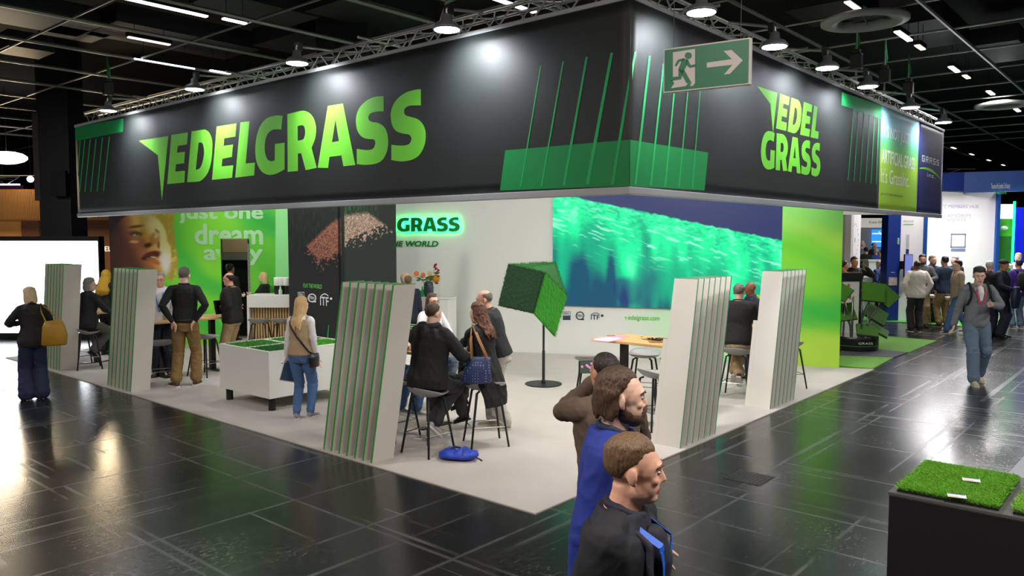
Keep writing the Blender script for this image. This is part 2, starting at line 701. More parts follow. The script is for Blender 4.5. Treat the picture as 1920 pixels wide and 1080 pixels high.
# round air diffusers
def diffuser(px, py, r, label):
    p = ground(px, py, 5.84)
    t = thing('air_diffuser', label, 'air vent', (p[0], p[1], 5.84), 0, 'round ceiling air diffusers')
    b = MB().lathe([(r * 0.62, 0.10), (r * 0.62, 0.0), (r * 0.8, -0.03), (r, 0.0), (r, 0.05), (r * 0.64, 0.10)], n=40, cap=False)
    b.build('outer_ring', mat('grey_vent_metal', '#9c9d9a', 0.5), t, smooth=True)
    b = MB().lathe([(r * 0.60, 0.10), (r * 0.60, 0.12), (0.02, 0.13)], n=32)
    b.build('core', BLACKM, t)
    b = MB()
    for k in range(6):
        a = k * math.pi / 3
        b.tube([(0, 0, 0.06), (r * 0.62 * math.cos(a), r * 0.62 * math.sin(a), 0.06)], 0.012, 5)
    b.build('spokes', mat('vent_spoke', '#55564f', 0.5), t)
diffuser(1621, 42, 0.66, 'large round ceiling air diffuser with pale ring over the short fascia')
diffuser(1880, 199, 0.66, 'smaller looking round ceiling air diffuser farther down the hall')

# ================================================================== BOOTH CARPET
CORNER = ground(1003, 965)[:2]
WALL_D = np.array([0.951, -0.309])
ANG_W = math.atan2(WALL_D[1], WALL_D[0])
WALL_P = np.array([0.134, 16.302])
RIGHT_END = np.array([6.58, 14.16])
def carpet_pts():
    a = CORNER
    b = RIGHT_END
    c = WALL_P + WALL_D * -6.0
    d = CORNER + DL * 13.6 + DR * 9.5
    e = CORNER + DL * 13.6
    return [a, b, c, d, e]
cp = carpet_pts()
CARPET = mat('pale_greige_carpet', '#b6aea6', 0.9, noise=0.10, nscale=2.5, bump=0.25, bscale=300, sheen=0.2)
me_b = MB()
me_b.add([(p[0], p[1], 0.0) for p in cp] + [(p[0], p[1], 0.012) for p in cp],
         [(4, 3, 2, 1, 0), (5, 6, 7, 8, 9)] + [(i, (i + 1) % 5, 5 + (i + 1) % 5, 5 + i) for i in range(5)])
o = me_b.build('booth_carpet', CARPET)
tag(o, 'pale greige carpet covering the whole booth floor up to the dark aisle', 'carpet')
CZ = 0.012

# ================================================================== FASCIA
BC = np.array([1.131, 7.64])          # fascia corner
Z0, Z1 = 2.89, 4.66
LEN_L, LEN_R = 13.37, 12.47
FL = Face(BC + DL * LEN_L, ANG_L)     # left face, u from far end to the corner
FR = Face(BC, ANG_R)

def banner(name, label, face, u0, u1, material, parts):
    p = face.xy(u0)
    t = thing(name, label, 'banner', (p[0], p[1], 0), face.ang)
    # gently waved cloth
    nu, nz = max(4, int((u1 - u0) / 0.12)), 16
    uu, zz = np.meshgrid(np.linspace(0, u1 - u0, nu), np.linspace(Z0, Z1, nz))
    yy = 0.0 + 0 * uu
    b = MB()
    v = np.stack([uu.ravel(), yy.ravel(), zz.ravel()], 1)
    idx = np.arange(nu * nz).reshape(nz, nu)
    q = np.stack([idx[:-1, :-1], idx[:-1, 1:], idx[1:, 1:], idx[1:, :-1]], -1).reshape(-1, 4)
    b.add(v.tolist(), q.tolist())
    o = b.build('cloth', material, t, smooth=True)
    s = o.modifiers.new('thickness', 'SOLIDIFY')
    s.thickness = 0.004
    s.offset = 1
    MB().box(-0.02, u1 - u0 + 0.02, -0.02, 0.05, Z0 - 0.075, Z0).build('bottom_rail', ALU_PAINT, t, bevel=0.008)
    MB().box(-0.02, u1 - u0 + 0.02, -0.015, 0.05, Z1, Z1 + 0.05).build('top_rail', ALU_PAINT, t, bevel=0.008)
    return t

tl = banner('fascia_banner', 'long black fascia banner with green one line lettering, over the aisle', FL, 0, LEN_L, FABRIC_BLACK, None)
UR_LIME = FR.uz(1649, 300)[0]
UR_NAVY = FR.uz(1721, 300)[0]
tr = banner('fascia_banner', 'black fascia banner with stacked two line green lettering, beside the exit sign', FR, 0, UR_LIME, FABRIC_BLACK, None)
tlime = banner('fascia_banner', 'narrow lime and sky blue fascia banner with white slogan', FR, UR_LIME, UR_NAVY, mat_paint('lime_banner_print'), None)
tnavy = banner('fascia_banner', 'narrow navy fascia banner with white pixel style lettering at the far end', FR, UR_NAVY, LEN_R, NAVY_PRINT, None)

ZA = lambda pts: [(240 + x / 4.1533, 140 + y / 4.1533) for x, y in pts]
ZB = lambda pts: [(520 + x / 5.4, 140 + y / 5.4) for x, y in pts]
G_BLADE = [ZA([(88, 515), (317, 478), (267, 980), (235, 628)])]
G_E1 = [ZA([(308, 853), (340, 470), (470, 450), (462, 543), (390, 555), (384, 608), (446, 600), (440, 690), (377, 698), (371, 755), (447, 748), (442, 840)])]
G_D = [ZA([(463, 838), (497, 442), (590, 428), (612, 433), (632, 448), (648, 478), (658, 515), (660, 560), (655, 640), (645, 705), (628, 755), (605, 793), (575, 822), (545, 833)]),
       ZA([(553, 530), (575, 530), (588, 550), (595, 600), (588, 660), (575, 705), (558, 732), (530, 742)])]
G_E2 = [ZA([(656, 820), (694, 405), (847, 380), (838, 482), (752, 496), (747, 555), (820, 545), (812, 640), (738, 655), (732, 715), (823, 705), (813, 803)])]
G_L = [ZA([(837, 802), (878, 373), (949, 362), (919, 692), (992, 685), (985, 785)])]
G_G = [ZA([(1207, 320), (1160, 318), (1105, 330), (1060, 360), (1025, 415), (1003, 490), (994, 570), (998, 650), (1015, 710), (1045, 755), (1085, 778), (1120, 780), (1165, 768), (1222, 738), (1222, 530), (1147, 540), (1145, 668), (1115, 674), (1090, 660), (1073, 620), (1067, 570), (1075, 500), (1095, 455), (1125, 432), (1160, 425), (1196, 428)])]
G_R = [ZB([(105, 400), (230, 370), (280, 368), (330, 390), (370, 440), (392, 510), (395, 570), (385, 650), (350, 740), (403, 943), (290, 968), (245, 795), (212, 800), (212, 975), (108, 985)]),
       ZB([(210, 520), (260, 512), (280, 535), (286, 580), (278, 630), (260, 658), (210, 668)])]
G_A = [ZB([(412, 942), (515, 318), (667, 292), (793, 915), (672, 928), (652, 818), (532, 832), (518, 945)]), ZB([(592, 452), (627, 672), (556, 686)])]
G_S1 = [ZB([(1080, 218), (1010, 222), (940, 245), (880, 285), (830, 345), (803, 420), (800, 490), (812, 560), (840, 610), (880, 640), (930, 652), (975, 655), (993, 670), (995, 700), (985, 735), (960, 757), (900, 763), (808, 752), (808, 905), (880, 913), (950, 910), (1020, 895), (1070, 860), (1105, 800), (1123, 730), (1125, 650), (1110, 575), (1075, 520), (1020, 488), (960, 478), (930, 460), (924, 430), (940, 400), (975, 382), (1030, 373), (1080, 372)])]
G_S2 = [ZB([(1457, 147), (1390, 155), (1310, 180), (1240, 225), (1185, 290), (1155, 370), (1153, 440), (1165, 510), (1195, 560), (1240, 588), (1300, 600), (1340, 610), (1360, 635), (1360, 665), (1340, 700), (1300, 716), (1240, 718), (1158, 710), (1158, 865), (1230, 877), (1300, 876), (1370, 860), (1430, 825), (1475, 760), (1500, 690), (1507, 610), (1495, 540), (1460, 480), (1410, 445), (1350, 427), (1305, 412), (1287, 385), (1290, 350), (1315, 325), (1360, 313), (1457, 312)])]
def plane_loops(groups):
    return [smooth_loop(FL.loop(lp)) for g in groups for lp in g]
EDEL = plane_loops([G_E1, G_D, G_E2, G_L])
GRASS = plane_loops([G_G, G_R, G_A, G_S1, G_S2])
BLADE = plane_loops([G_BLADE])
poly_mesh('lettering', EDEL + GRASS, LOGO_GREEN, tl, y=-0.006)
poly_mesh('blade_emblem', BLADE, LOGO_GREEN, tl, y=-0.006)
# green band and rising stripes around the corner
poly_mesh('green_band', [[FL.uz(948, 282), (LEN_L, FL.uz(1181, 262)[1]), (LEN_L, Z0 + 0.004), FL.uz(938, 357)]], BAND_GREEN, tl, y=-0.006)
for a, b, w in (((977, 350), (1015, 123), 1.2), ((1016, 350), (1057, 115), 1.6), ((1058, 348), (1101, 107), 2.4), ((1102, 346), (1148, 99), 3.2)):
    poly_mesh('stripe', [[FL.uz(a[0] - w, a[1]), FL.uz(a[0] + w, a[1]), FL.uz(b[0] + w * 0.8, b[1]), FL.uz(b[0] - w * 0.8, b[1])]], STRIPE_GREEN, tl, y=-0.008)
poly_mesh('stripe', [[FL.uz(1146, 346), FL.uz(1152, 346), FL.uz(1180.5, 165), FL.uz(1180.5, 140)]], STRIPE_GREEN, tl, y=-0.008)
poly_mesh('green_band', [[(0, FL.uz(1181, 262)[1]), FR.uz(1327, 286), FR.uz(1320, 357), (0, Z0 + 0.004)]], BAND_GREEN, tr, y=-0.006)
for a, b, w in (((1190, 346), (1217, 105), 2.3), ((1219, 347), (1243, 120), 1.8), ((1246, 350), (1267, 130), 1.5), ((1272, 351), (1291, 145), 1.2), ((1297, 353), (1312, 165), 1.0)):
    poly_mesh('stripe', [[FR.uz(a[0] - w, a[1]), FR.uz(a[0] + w, a[1]), FR.uz(b[0] + w * 0.8, b[1]), FR.uz(b[0] - w * 0.8, b[1])]], STRIPE_GREEN, tr, y=-0.008)
poly_mesh('stripe', [[FR.uz(1184, 150), FR.uz(1187, 130), FR.uz(1192, 97), FR.uz(1188.5, 97), FR.uz(1184, 120)]], STRIPE_GREEN, tr, y=-0.008)
poly_mesh('green_band', [[(0.0, Z1), FL.uz(232, 222), FL.uz(231, 247), (0.0, FL.uz(146, 264)[1])]], BAND_GREEN, tl, y=-0.006)
for a, b in (((150, 360), (160, 262)), ((160, 360), (170, 261)), ((171, 360), (181, 260)), ((183, 359), (193, 258)), ((195, 358), (206, 256)), ((147, 330), (151, 264))):
    poly_mesh('stripe', [[FL.uz(a[0] - .7, a[1]), FL.uz(a[0] + .7, a[1]), FL.uz(b[0] + .9, b[1]), FL.uz(b[0] - .9, b[1])]], STRIPE_GREEN, tl, y=-0.008)
poly_mesh('green_band', [[FR.uz(1578, 173), (UR_LIME, Z1), (UR_LIME, FR.uz(1648, 222)[1]), FR.uz(1577, 197)]], mat('light_green_print', '#18a85a', 0.55), tr, y=-0.006)
for a, b in (((1589, 338), (1600, 205)), ((1600, 340), (1609, 208)), ((1611, 341), (1620, 211)), ((1622, 343), (1630, 214)), ((1632, 344), (1639, 217)), ((1642, 346), (1647, 220))):
    poly_mesh('stripe', [[FR.uz(a[0] - .6, a[1]), FR.uz(a[0] + .6, a[1]), FR.uz(b[0] + .8, b[1]), FR.uz(b[0] - .8, b[1])]], STRIPE_GREEN, tr, y=-0.008)

def fit(loops, ref, u0, u1, z0, z1, shift=0.0):
    pts = np.array([p for l in ref for p in l])
    lo, hi = pts.min(0), pts.max(0)
    return [[(u0 + (a - lo[0]) / (hi[0] - lo[0]) * (u1 - u0), z0 + (b - lo[1]) / (hi[1] - lo[1]) * (z1 - z0)) for a, b in l] for l in loops]
e0, e1 = FR.uz(1454, 243), FR.uz(1534, 262)
g0, g1 = FR.uz(1426, 280), FR.uz(1537, 330)
et, gt = FR.uz(1458, 174)[1], FR.uz(1439, 244)[1]
eb, gb = FR.uz(1534, 262)[1], FR.uz(1440, 318)[1]
poly_mesh('lettering', fit(EDEL, EDEL, e0[0], e1[0], eb, et) + fit(GRASS, GRASS, g0[0], g1[0], gb, gt), LOGO_GREEN, tr, y=-0.006)
poly_mesh('blade_emblem', [FR.loop([(1419.2, 161.7), (1456.5, 174), (1448.5, 250), (1443.5, 195)])], LOGO_GREEN, tr, y=-0.006)

# lime banner: sky fading to lime, printed
def lime_paint(u, z):
    t = (z - Z0) / (Z1 - Z0)
    c = np.zeros(u.shape + (3,)) + np.array(lin('#a6d540'))
    c = blend(c, '#57c06e', sstep(0.45, 0.66, t))
    return blend(c, '#8cc7d6', sstep(0.62, 0.86, t))
wl = UR_NAVY - UR_LIME
for ch in list(tlime.children):
    if ch.name.startswith('cloth'):
        me = ch.data
        co = np.empty(len(me.vertices) * 3)
        me.vertices.foreach_get('co', co)
        co = co.reshape(-1, 3)
        a = me.color_attributes.new('print', 'FLOAT_COLOR', 'POINT')
        cc = lime_paint(co[:, 0], co[:, 2])
        a.data.foreach_set('color', np.concatenate([cc, np.ones((len(cc), 1))], 1).astype(np.float32).ravel())
PW = mat('white_print', '#f3f6ee', 0.6)
PG = mat('grey_print', '#5f7a3c', 0.6)
def zfr(py):
    return FR.uz(1685, py)[1]
text_mesh('slogan_lettering', "IT'S NOT JUST", PW, tlime, 0.10, zfr(271), height=zfr(250) - zfr(277), width=wl * 0.68, y=-0.006, bold=0.02)
text_mesh('slogan_lettering', 'ARTIFICIAL GRASS', PW, tlime, 0.10, zfr(312), height=zfr(290) - zfr(314), width=wl * 0.86, y=-0.006, bold=0.02)
text_mesh('slogan_lettering', "It's GrassInc.", PW, tlime, 0.10, zfr(348), height=zfr(319) - zfr(346), width=wl * 0.72, y=-0.006)
text_mesh('small_print', 'part of VICTORIA GRASS GROUP', PG, tlime, 0.12, zfr(371), height=0.055, width=wl * 0.55, y=-0.006)
wn = LEN_R - UR_NAVY
zn = lambda py: FR.uz(1741, py)[1]
# pixel style letters built from bars
def pixel_word(rows_by_letter, x0, z0, px_w, px_h, gap):
    loops = []
    x = x0
    for rows in rows_by_letter:
        for j, r in enumerate(reversed(rows)):
            k = 0
            while k < len(r):
                if r[k] == '#':
                    e = k
                    while e < len(r) and r[e] == '#':
                        e += 1
                    loops.append([(x + k * px_w, z0 + j * px_h * 1.001), (x + e * px_w, z0 + j * px_h * 1.001), (x + e * px_w, z0 + (j + .86) * px_h), (x + k * px_w, z0 + (j + .86) * px_h)])
                    k = e
                else:
                    k += 1
        x += len(rows[0]) * px_w + gap
    return loops
PX = {'G': ['####', '#...', '#.##', '#..#', '####'], 'R': ['####', '#..#', '####', '#.#.', '#..#'], 'A': ['####', '#..#', '####', '#..#', '#..#'],
      'S': ['####', '#...', '####', '...#', '####'], 'I': ['#', '.', '#', '#', '#'], 'N': ['....', '....', '####', '#..#', '#..#'], 'C': ['....', '....', '####', '#...', '####'], '.': ['.', '.', '.', '.', '#']}
uw = wn * 0.70
pw = uw / 26.5
b = MB()
def bars(word, x0, z0, pw, ph, gap):
    m = MB()
    for lp in pixel_word([PX[c] for c in word], x0, z0, pw, ph, gap):
        m.add([(a, -0.006, z) for a, z in lp], [(0, 1, 2, 3)])
    return m
bars('GRASS', wn * 0.14, zn(306), pw, (zn(294) - zn(306)) / 5, pw * 1.5).build('lettering', PW, tnavy)
bars('INC.', wn * 0.36, zn(332), pw * 0.75, (zn(324) - zn(333)) / 5, pw * 1.6).build('lettering', PW, tnavy)
arc = [(wn * (0.06 + 0.85 * t), zn(316 + 9 * (t - 0.35) ** 2 * 4 - 1)) for t in np.linspace(0, 1, 12)]
poly_mesh('green_swoosh', [arc + [(a, z - 0.05 * math.sin(math.pi * (i + 1) / 13) - 0.004) for i, (a, z) in reversed(list(enumerate(arc)))]], LOGO_GREEN, tnavy, y=-0.006)

# ------------------------------------------------------------------ trusses behind the fascia
def truss(label, face, u0, u1, off):
    p = face.xy(u0, off)
    L_ = u1 - u0
    t = thing('lighting_truss', label, 'truss', (p[0], p[1], 0), face.ang)
    za, zb, w = Z1 + 0.03, Z1 + 0.27, 0.13
    for yy in (-w, w):
        for z in (za, zb):
            MB().tube([(0, yy, z), (L_, yy, z)], 0.024, 8).build('chord', ALU, t, smooth=True)
    b = MB()
    n = int(L_ / 0.25)
    for i in range(n):
        x0, x1 = L_ * i / n, L_ * (i + 1) / n
        s = i % 2
        for yy in (-w, w):
            b.tube([(x0, yy, za if s else zb), (x1, yy, zb if s else za)], 0.010, 5)
        for z in (za, zb):
            b.tube([(x0, -w if s else w, z), (x1, w if s else -w, z)], 0.009, 5)
    b.build('lattice', ALU, t)
    return t
truss('aluminium box truss running above the long black fascia', FL, 0.2, LEN_L - 0.35, 0.26)
truss('aluminium box truss running above the short fascia under its row of lamps', FR, 0.35, LEN_R - 0.1, 0.26)

# ------------------------------------------------------------------ floodlights on arms in front of the fascia
LENS = mat('floodlight_lens', '#ffffff', 0.3, emit='#eaf2ff', estr=26)
HOUS = mat('grey_lamp_housing', '#8d9092', 0.4, 0.4)
def floodlight(face, px, py, label, inner_aim=False, off=-0.45, energy=130, group='floodlights in front of the fascia', inner=False, u=None, z=None):
    if u is None:
        u, z = face.uz(px, py, off)
    p = face.xy(u, off)
    t = thing('floodlight', label, 'floodlight', (p[0], p[1], z), face.ang, group)
    r = 0.15
    MB().lathe([(0.03, 0.17), (0.05, 0.16), (0.06, 0.09), (r * 0.8, 0.06), (r, 0.02), (r, 0.0), (r - 0.012, 0.0)], n=20).build('housing', HOUS, t, smooth=True)
    MB().lathe([(r - 0.014, -0.004), (0.001, -0.004)], n=20).build('lens', LENS, t)
    sgn = 1 if off < 0 else -1
    MB().tube([(0, 0, 0.17), (0, 0, 0.22)], 0.015, 6).tube([(0, 0, 0.22), (0, sgn * (abs(off) + 0.12), Z1 + 0.27 - z)], 0.018, 6).build('arm', ALU, t)
    MB().box(-0.05, 0.05, 0.03 * sgn - 0.03, 0.03 * sgn + 0.03, 0.16, 0.27).build('driver_box', BLACKM, t)
    d = bpy.data.lights.new('flood_beam', 'SPOT')
    d.energy = energy
    d.spot_size = math.radians(150 if inner_aim else 128)
    d.spot_blend = 1.0
    d.shadow_soft_size = 0.12
    d.color = (1.0, 0.97, 0.91) if inner_aim else (0.92, 0.97, 1.0)
    lo = bpy.data.objects.new('flood_beam', d)
    COL.objects.link(lo)
    q = face.xy(u, off)
    lo.location = (q[0], q[1], z - 0.03)
    # aim: straight down, tipped a little to the cloth
    n = np.array([-face.d[1], face.d[0]]) * (0.75 if inner_aim else sgn * 1.25)
    lo.rotation_euler = Vector((n[0], n[1], -1)).to_track_quat('-Z', 'Y').to_euler()
    return t
for px, py, lab in ((203, 208, 'floodlight at the far end of the long fascia under a green hoist'), (365, 168, 'floodlight above the blade emblem of the long fascia'),
                    (557, 119, 'floodlight above the middle letters of the long fascia'), (838, 56, 'brightest floodlight hanging above the last letters of the long fascia')):
    floodlight(FL, px, py, lab, energy=200)
for px, py, lab in ((1315, 24, 'floodlight nearest the fascia corner above the exit sign'), (1452, 88, 'floodlight on an arm just past the exit sign'),
                    (1551, 128, 'floodlight above the stacked green lettering'), (1627, 163, 'floodlight above the light green corner patch'),
                    (1707, 202, 'floodlight above the lime banner'), (1769, 230, 'last floodlight above the navy banner end')):
    floodlight(FR, px, py, lab, energy=130 if px < 1700 else 60)

# inner floodlights that light the booth
for i, u in enumerate((3.0, 6.2, 9.4, 12.0)):
    floodlight(FL, 0, 0, 'inner floodlight over the booth seating, number %s from the far end of the long truss' % ['one', 'two', 'three', 'four'][i], off=0.95, energy=400, inner_aim=True, group='floodlights inside the booth', u=u, z=4.72)
for i, u in enumerate((1.6, 4.2, 6.6, 8.4)):
    floodlight(FR, 0, 0, 'inner floodlight over the booth seating, number %s from the corner of the short truss' % ['one', 'two', 'three', 'four'][i], off=0.95, energy=400, inner_aim=True, group='floodlights inside the booth', u=u, z=4.72)

# hoists
HG = mat('green_hoist_strap', '#1f8a45', 0.5)
def hoist(face, px, py, label, off=0.26):
    u, z = face.uz(px, py, off)
    p = face.xy(u, off)
    t = thing('chain_hoist', label, 'chain hoist', (p[0], p[1], Z1 + 0.27), face.ang, 'chain hoists carrying the trusses')
    MB().box(-0.07, 0.07, -0.09, 0.09, 0.30, 0.55).box(-0.05, 0.05, -0.06, 0.06, 0.55, 0.62).build('motor', BLACKM, t, bevel=0.02)
    MB().tube([(0.0, 0, 0.30), (-0.14, -0.02, 0.0)], 0.012, 6).tube([(0.0, 0, 0.30), (0.14, 0.02, 0.0)], 0.012, 6).build('sling', mat('grey_sling', '#9a9a90', 0.7), t)
    MB().tube([(0, 0, 0.62), (0, 0, 6.0 - Z1 - 0.27)], 0.008, 5).build('chain', ALU, t)
    MB().tube([(0.03, 0.02, 0.62), (0.06, 0.0, 0.75), (0.0, 0, 0.95), (0.0, 0, 1.06)], [0.03, 0.035, 0.02, 0.012], 6).build('strap', HG, t)
hoist(FL, 203, 190, 'black chain hoist with green strap at the far end of the long truss')
hoist(FL, 838, 40, 'black chain hoist above the brightest floodlight of the long truss')
hoist(FR, 1605, 150, 'chain hoist with green strap above the light green corner patch')
hoist(FR, 1658, 170, 'chain hoist with green strap above the lime banner')
hoist(FR, 1702, 200, 'chain hoist with green strap above the navy banner')

# ================================================================== EXIT SIGN
def proj(p):
    z = p[2] - CAM_H
    c, s = math.cos(PITCH), math.sin(PITCH)
    dep = c * p[1] - s * z
    up = s * p[1] + c * z
    return 960 + FPX * p[0] / dep, 540 - FPX * up / dep

def to_px(face, u, z):
    x = face.p[0] + u * face.d[0]
    y = face.p[1] + u * face.d[1]
    zz = z - CAM_H
    c, s = math.cos(PITCH), math.sin(PITCH)
    dep = c * y - s * zz
    up = s * y + c * zz
    return 960 + FPX * x / dep, 540 - FPX * up / dep

SGP = at_depth(1243, 175, 6.35)
FS = Face(SGP, math.atan2(-0.537, 0.844))
sgn_t = thing('exit_sign', 'hanging green exit sign with running figure and white arrow', 'exit sign', (SGP[0], SGP[1], 0), FS.ang)
SB, ST = FS.uz(1243, 175)[1], FS.uz(1243, 92)[1]
SU = FS.uz(1406, 158)[0]
SIGN_W = mat('sign_white_face', '#d3c9c1', 0.45)
SIGN_G = mat('sign_green_face', '#04734a', 0.4)
MB().box(0, SU, 0, 0.05, SB, ST).build('sign_box', SIGN_W, sgn_t, bevel=0.004)
m_ = 0.012
poly_mesh('green_face', [[(m_, SB + m_), (SU - m_, SB + m_), (SU - m_, ST - m_), (m_, ST - m_)]], SIGN_G, sgn_t, y=-0.002)
ZS = lambda pts: FS.loop([(1220 + x / 3.856, 60 + y / 3.856) for x, y in pts])
poly_mesh('doorway_pictogram', [ZS([(162, 148), (322, 122), (322, 370), (305, 390), (284, 391), (298, 370), (272, 372), (255, 392), (147, 408), (172, 372), (162, 355)])], SIGN_W, sgn_t, y=-0.004)
hd = [(274 + 25 * math.cos(a), 172 + 25 * math.sin(a)) for a in np.linspace(0, 2 * math.pi, 20)[:-1]]
MAN = [hd, [(244, 190), (200, 200), (175, 242), (188, 250), (212, 214), (236, 212)], [(236, 190), (272, 202), (262, 242), (240, 288), (215, 288), (203, 268), (225, 212)],
       [(258, 200), (274, 205), (290, 240), (323, 235), (323, 253), (283, 259), (258, 235)], [(203, 265), (240, 280), (221, 342), (146, 354), (146, 328), (203, 322)],
       [(214, 285), (242, 272), (297, 367), (262, 371)]]
b = MB()
for lp in MAN:
    q = ZS(lp)
    b.add([(a, -0.006, c) for a, c in q], [tuple(range(len(q)))])
b.build('running_figure', SIGN_G, sgn_t)
poly_mesh('arrow', [ZS([(407, 222), (588, 197), (528, 138), (585, 130), (668, 205), (575, 303), (530, 309), (592, 238), (407, 259)])], SIGN_W, sgn_t, y=-0.004)
for fu in (0.11, 0.88):
    MB().tube([(SU * fu, 0.025, ST), (SU * fu, 0.025, 5.98)], 0.003, 5).build('wire', BLACK, sgn_t)

# ================================================================== BOOTH WALLS
WH = 3.25
FW = Face(WALL_P, ANG_W)
uA, uS0, uS1, uL = FW.uz(743, 500)[0] - 1.2, FW.uz(1037, 500)[0], FW.uz(1465, 500)[0], FW.uz(1578, 500)[0]
t = thing('wall_back', None, None, (WALL_P[0], WALL_P[1], 0), ANG_W)
tag(t, kind='structure')
MB().box(uA, uL, 0.004, 0.14, 0, WH).build('wall_body', WHITE_WALL, t)
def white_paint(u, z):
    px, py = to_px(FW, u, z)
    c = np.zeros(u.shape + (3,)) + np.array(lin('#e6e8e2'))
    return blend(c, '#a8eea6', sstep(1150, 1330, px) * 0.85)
picture('printed_face', mat_paint('wall_print', 0.5), t, uA, uS1, 0.0, WH, 60, 8, white_paint, y=0.0)
DGREEN = mat('dark_green_letter', '#0b7a22', 0.45)
# halo lit lettering: standing off the wall, lit strips on its back
g0_, g1_ = FW.uz(747, 435), FW.uz(864, 407)
gh = g1_[1] - g0_[1]
gw = g1_[0] - g0_[0]
gl = fit(GRASS, GRASS, g0_[0], g1_[0], g0_[1], g1_[1])
el = fit(EDEL, EDEL, g0_[0] - gw * 0.80, g0_[0] - gw * 0.03, g0_[1], g1_[1])
sg = thing('halo_lettering', 'dark green halo lit letters mounted on the white back wall', 'sign', (WALL_P[0], WALL_P[1], 0), ANG_W)
poly_mesh('letter_faces', gl + el, DGREEN, sg, y=-0.05, depth=0.02)
def inset(loops, ref):
    return loops
poly_mesh('halo_strip', gl + el, mat('green_halo_led', '#10ff70', 0.5, emit='#10ff7a', estr=13), sg, y=-0.046)
hw0, hw1 = FW.uz(744, 462), FW.uz(822, 452)
text_mesh('tagline', 'PLAY THE WORLD', DGREEN, sg, hw1[0] - (hw1[0] - hw0[0]) * 1.78, hw0[1], height=hw1[1] - hw0[1], width=(hw1[0] - hw0[0]) * 1.78, y=-0.02, bold=0.025, shear=0.2, depth=0.01)

# certification marks under the screen
INK = mat('navy_ink_print', '#2b4254', 0.6)
def marks(face, parent, ink, fifa, ring, itf, r_px, y=-0.006, words=True):
    """Small certification marks: a framed plate, a Q ring, and ITF with an arc. Centres given in pixels."""
    (fx, fy, fw, fh), (qx, qy), (ix0, iy0, ix1, iy1) = fifa, ring, itf
    R = lambda a, b2, c, d: face.loop([(a, d), (c, d), (c, b2), (a, b2)])
    poly_mesh('plate_mark', [R(fx - fw, fy - fh, fx + fw, fy + fh), R(fx - fw * .88, fy - fh * .9, fx + fw * .88, fy - 0.05 * fh)], ink, parent, y=y)
    text_px('mark_text', 'FIFA', face, ink, parent, (fx - fw * .6, fy - fh * .25), (fx + fw * .6, fy - fh * .72), y=y, bold=0.02)
    cir = lambda cx, cy, rr: face.loop([(cx + rr * math.cos(a), cy + rr * math.sin(a)) for a in np.linspace(0, 2 * math.pi, 28)[:-1]])
    poly_mesh('ring_mark', [cir(qx, qy, r_px), cir(qx, qy, r_px * .74)], ink, parent, y=y)
    poly_mesh('ring_tail', [face.loop([(qx + r_px * .2, qy + r_px * .62), (qx + r_px * .95, qy + r_px * .72), (qx + r_px * .95, qy + r_px * 1.02), (qx, qy + r_px * 1.02)])], ink, parent, y=y)
    text_px('mark_text', 'FIH', face, ink, parent, (qx - r_px * .55, qy + r_px * .28), (qx + r_px * .5, qy - r_px * .3), y=y, bold=0.02)
    text_px('mark_text', 'ITF', face, ink, parent, (ix0, iy1), (ix0 + (ix1 - ix0) * .7, iy0 + (iy1 - iy0) * .35), y=y, bold=0.02)
    ac = [(ix0 + (ix1 - ix0) * (.02 + .68 * k / 10), iy0 + (iy1 - iy0) * (.30 - .30 * math.sin(math.pi * (.08 + .80 * k / 10)))) for k in range(11)]
    th = (iy1 - iy0) * .10
    poly_mesh('arc_mark', [face.loop(ac + [(a, b2 + th) for a, b2 in reversed(ac)])], ink, parent, y=y)
    poly_mesh('ball_mark', [cir(ix1 - (ix1 - ix0) * .08, iy0 + (iy1 - iy0) * .45, (ix1 - ix0) * .11)], ink, parent, y=y)
marks(FW, t, INK, (1062.5, 592, 7.2, 8), (1087.6, 592), (1108, 586, 1131, 599), 8.2)
LG = mat('soft_green_ink', '#6fce5a', 0.6)
text_px('web_address', 'edelgrass.com', FW, LG, t, (1178, 602), (1237, 592.5), bold=0.03, shear=0.15)
poly_mesh('small_blade', [FW.loop([(1170, 594), (1175, 594.5), (1174, 602), (1173, 597)])], LG, t, y=-0.006)

# LED screen set into the wall
def screen_paint(u, z):
    px, py = to_px(FW, u, z)
    X = (px - 1037) / 428.0
    edge = 362 + 90 * X + 3.5 * (vnoise(px, py, 0.14, 0.02, 1) - 0.5)
    d = py - edge
    # clumpy bright blade tips near the ridge, soft vertical streaks lower down
    n1 = vnoise(px + 0.5 * d, d - 0.1 * px, 0.10, 0.22, 2) * 0.6 + vnoise(px, d, 0.23, 0.4, 3) * 0.4
    n2 = vnoise(px - 0.15 * d, d, 0.030, 0.007, 4) * 0.65 + vnoise(px, d, 0.075, 0.018, 5) * 0.35
    depth = np.clip(d / 190, 0, 1.3)
    near = np.exp(-np.clip(d, 0, None) / 34)
    val = (1 - near) * (0.95 - 0.85 * depth + 1.5 * (n2 - 0.5)) + near * (0.25 + 1.0 * n1)
    c = np.zeros(u.shape + (3,)) + np.array(lin('#0a4a66'))
    c = blend(c, '#04a67c', sstep(0.05, 0.45, val))
    c = blend(c, '#16e898', sstep(0.4, 0.9, val))
    c = blend(c, '#7dfcc4', sstep(0.86, 1.15, val) * 0.8)
    streak = sstep(0.74, 0.82, vnoise(px + 2 * d, d - 0.16 * px, 0.035, 0.30, 7)) * np.exp(-((d - 45) / 40) ** 2)
    c = blend(c, '#9dffd8', streak * 0.7)
    c = blend(c, '#1d2f6b', sstep(0.62, 0.78, vnoise(px - .1 * d, d, 0.02, 0.013, 9)) * sstep(70, 150, d) * 0.75 * sstep(1340, 1200, px))
    sky = np.zeros(u.shape + (3,)) + np.array(lin('#2a3260'))
    w = sstep(-2.0, 1.2, d)[..., None]
    return sky * (1 - w) + c * w
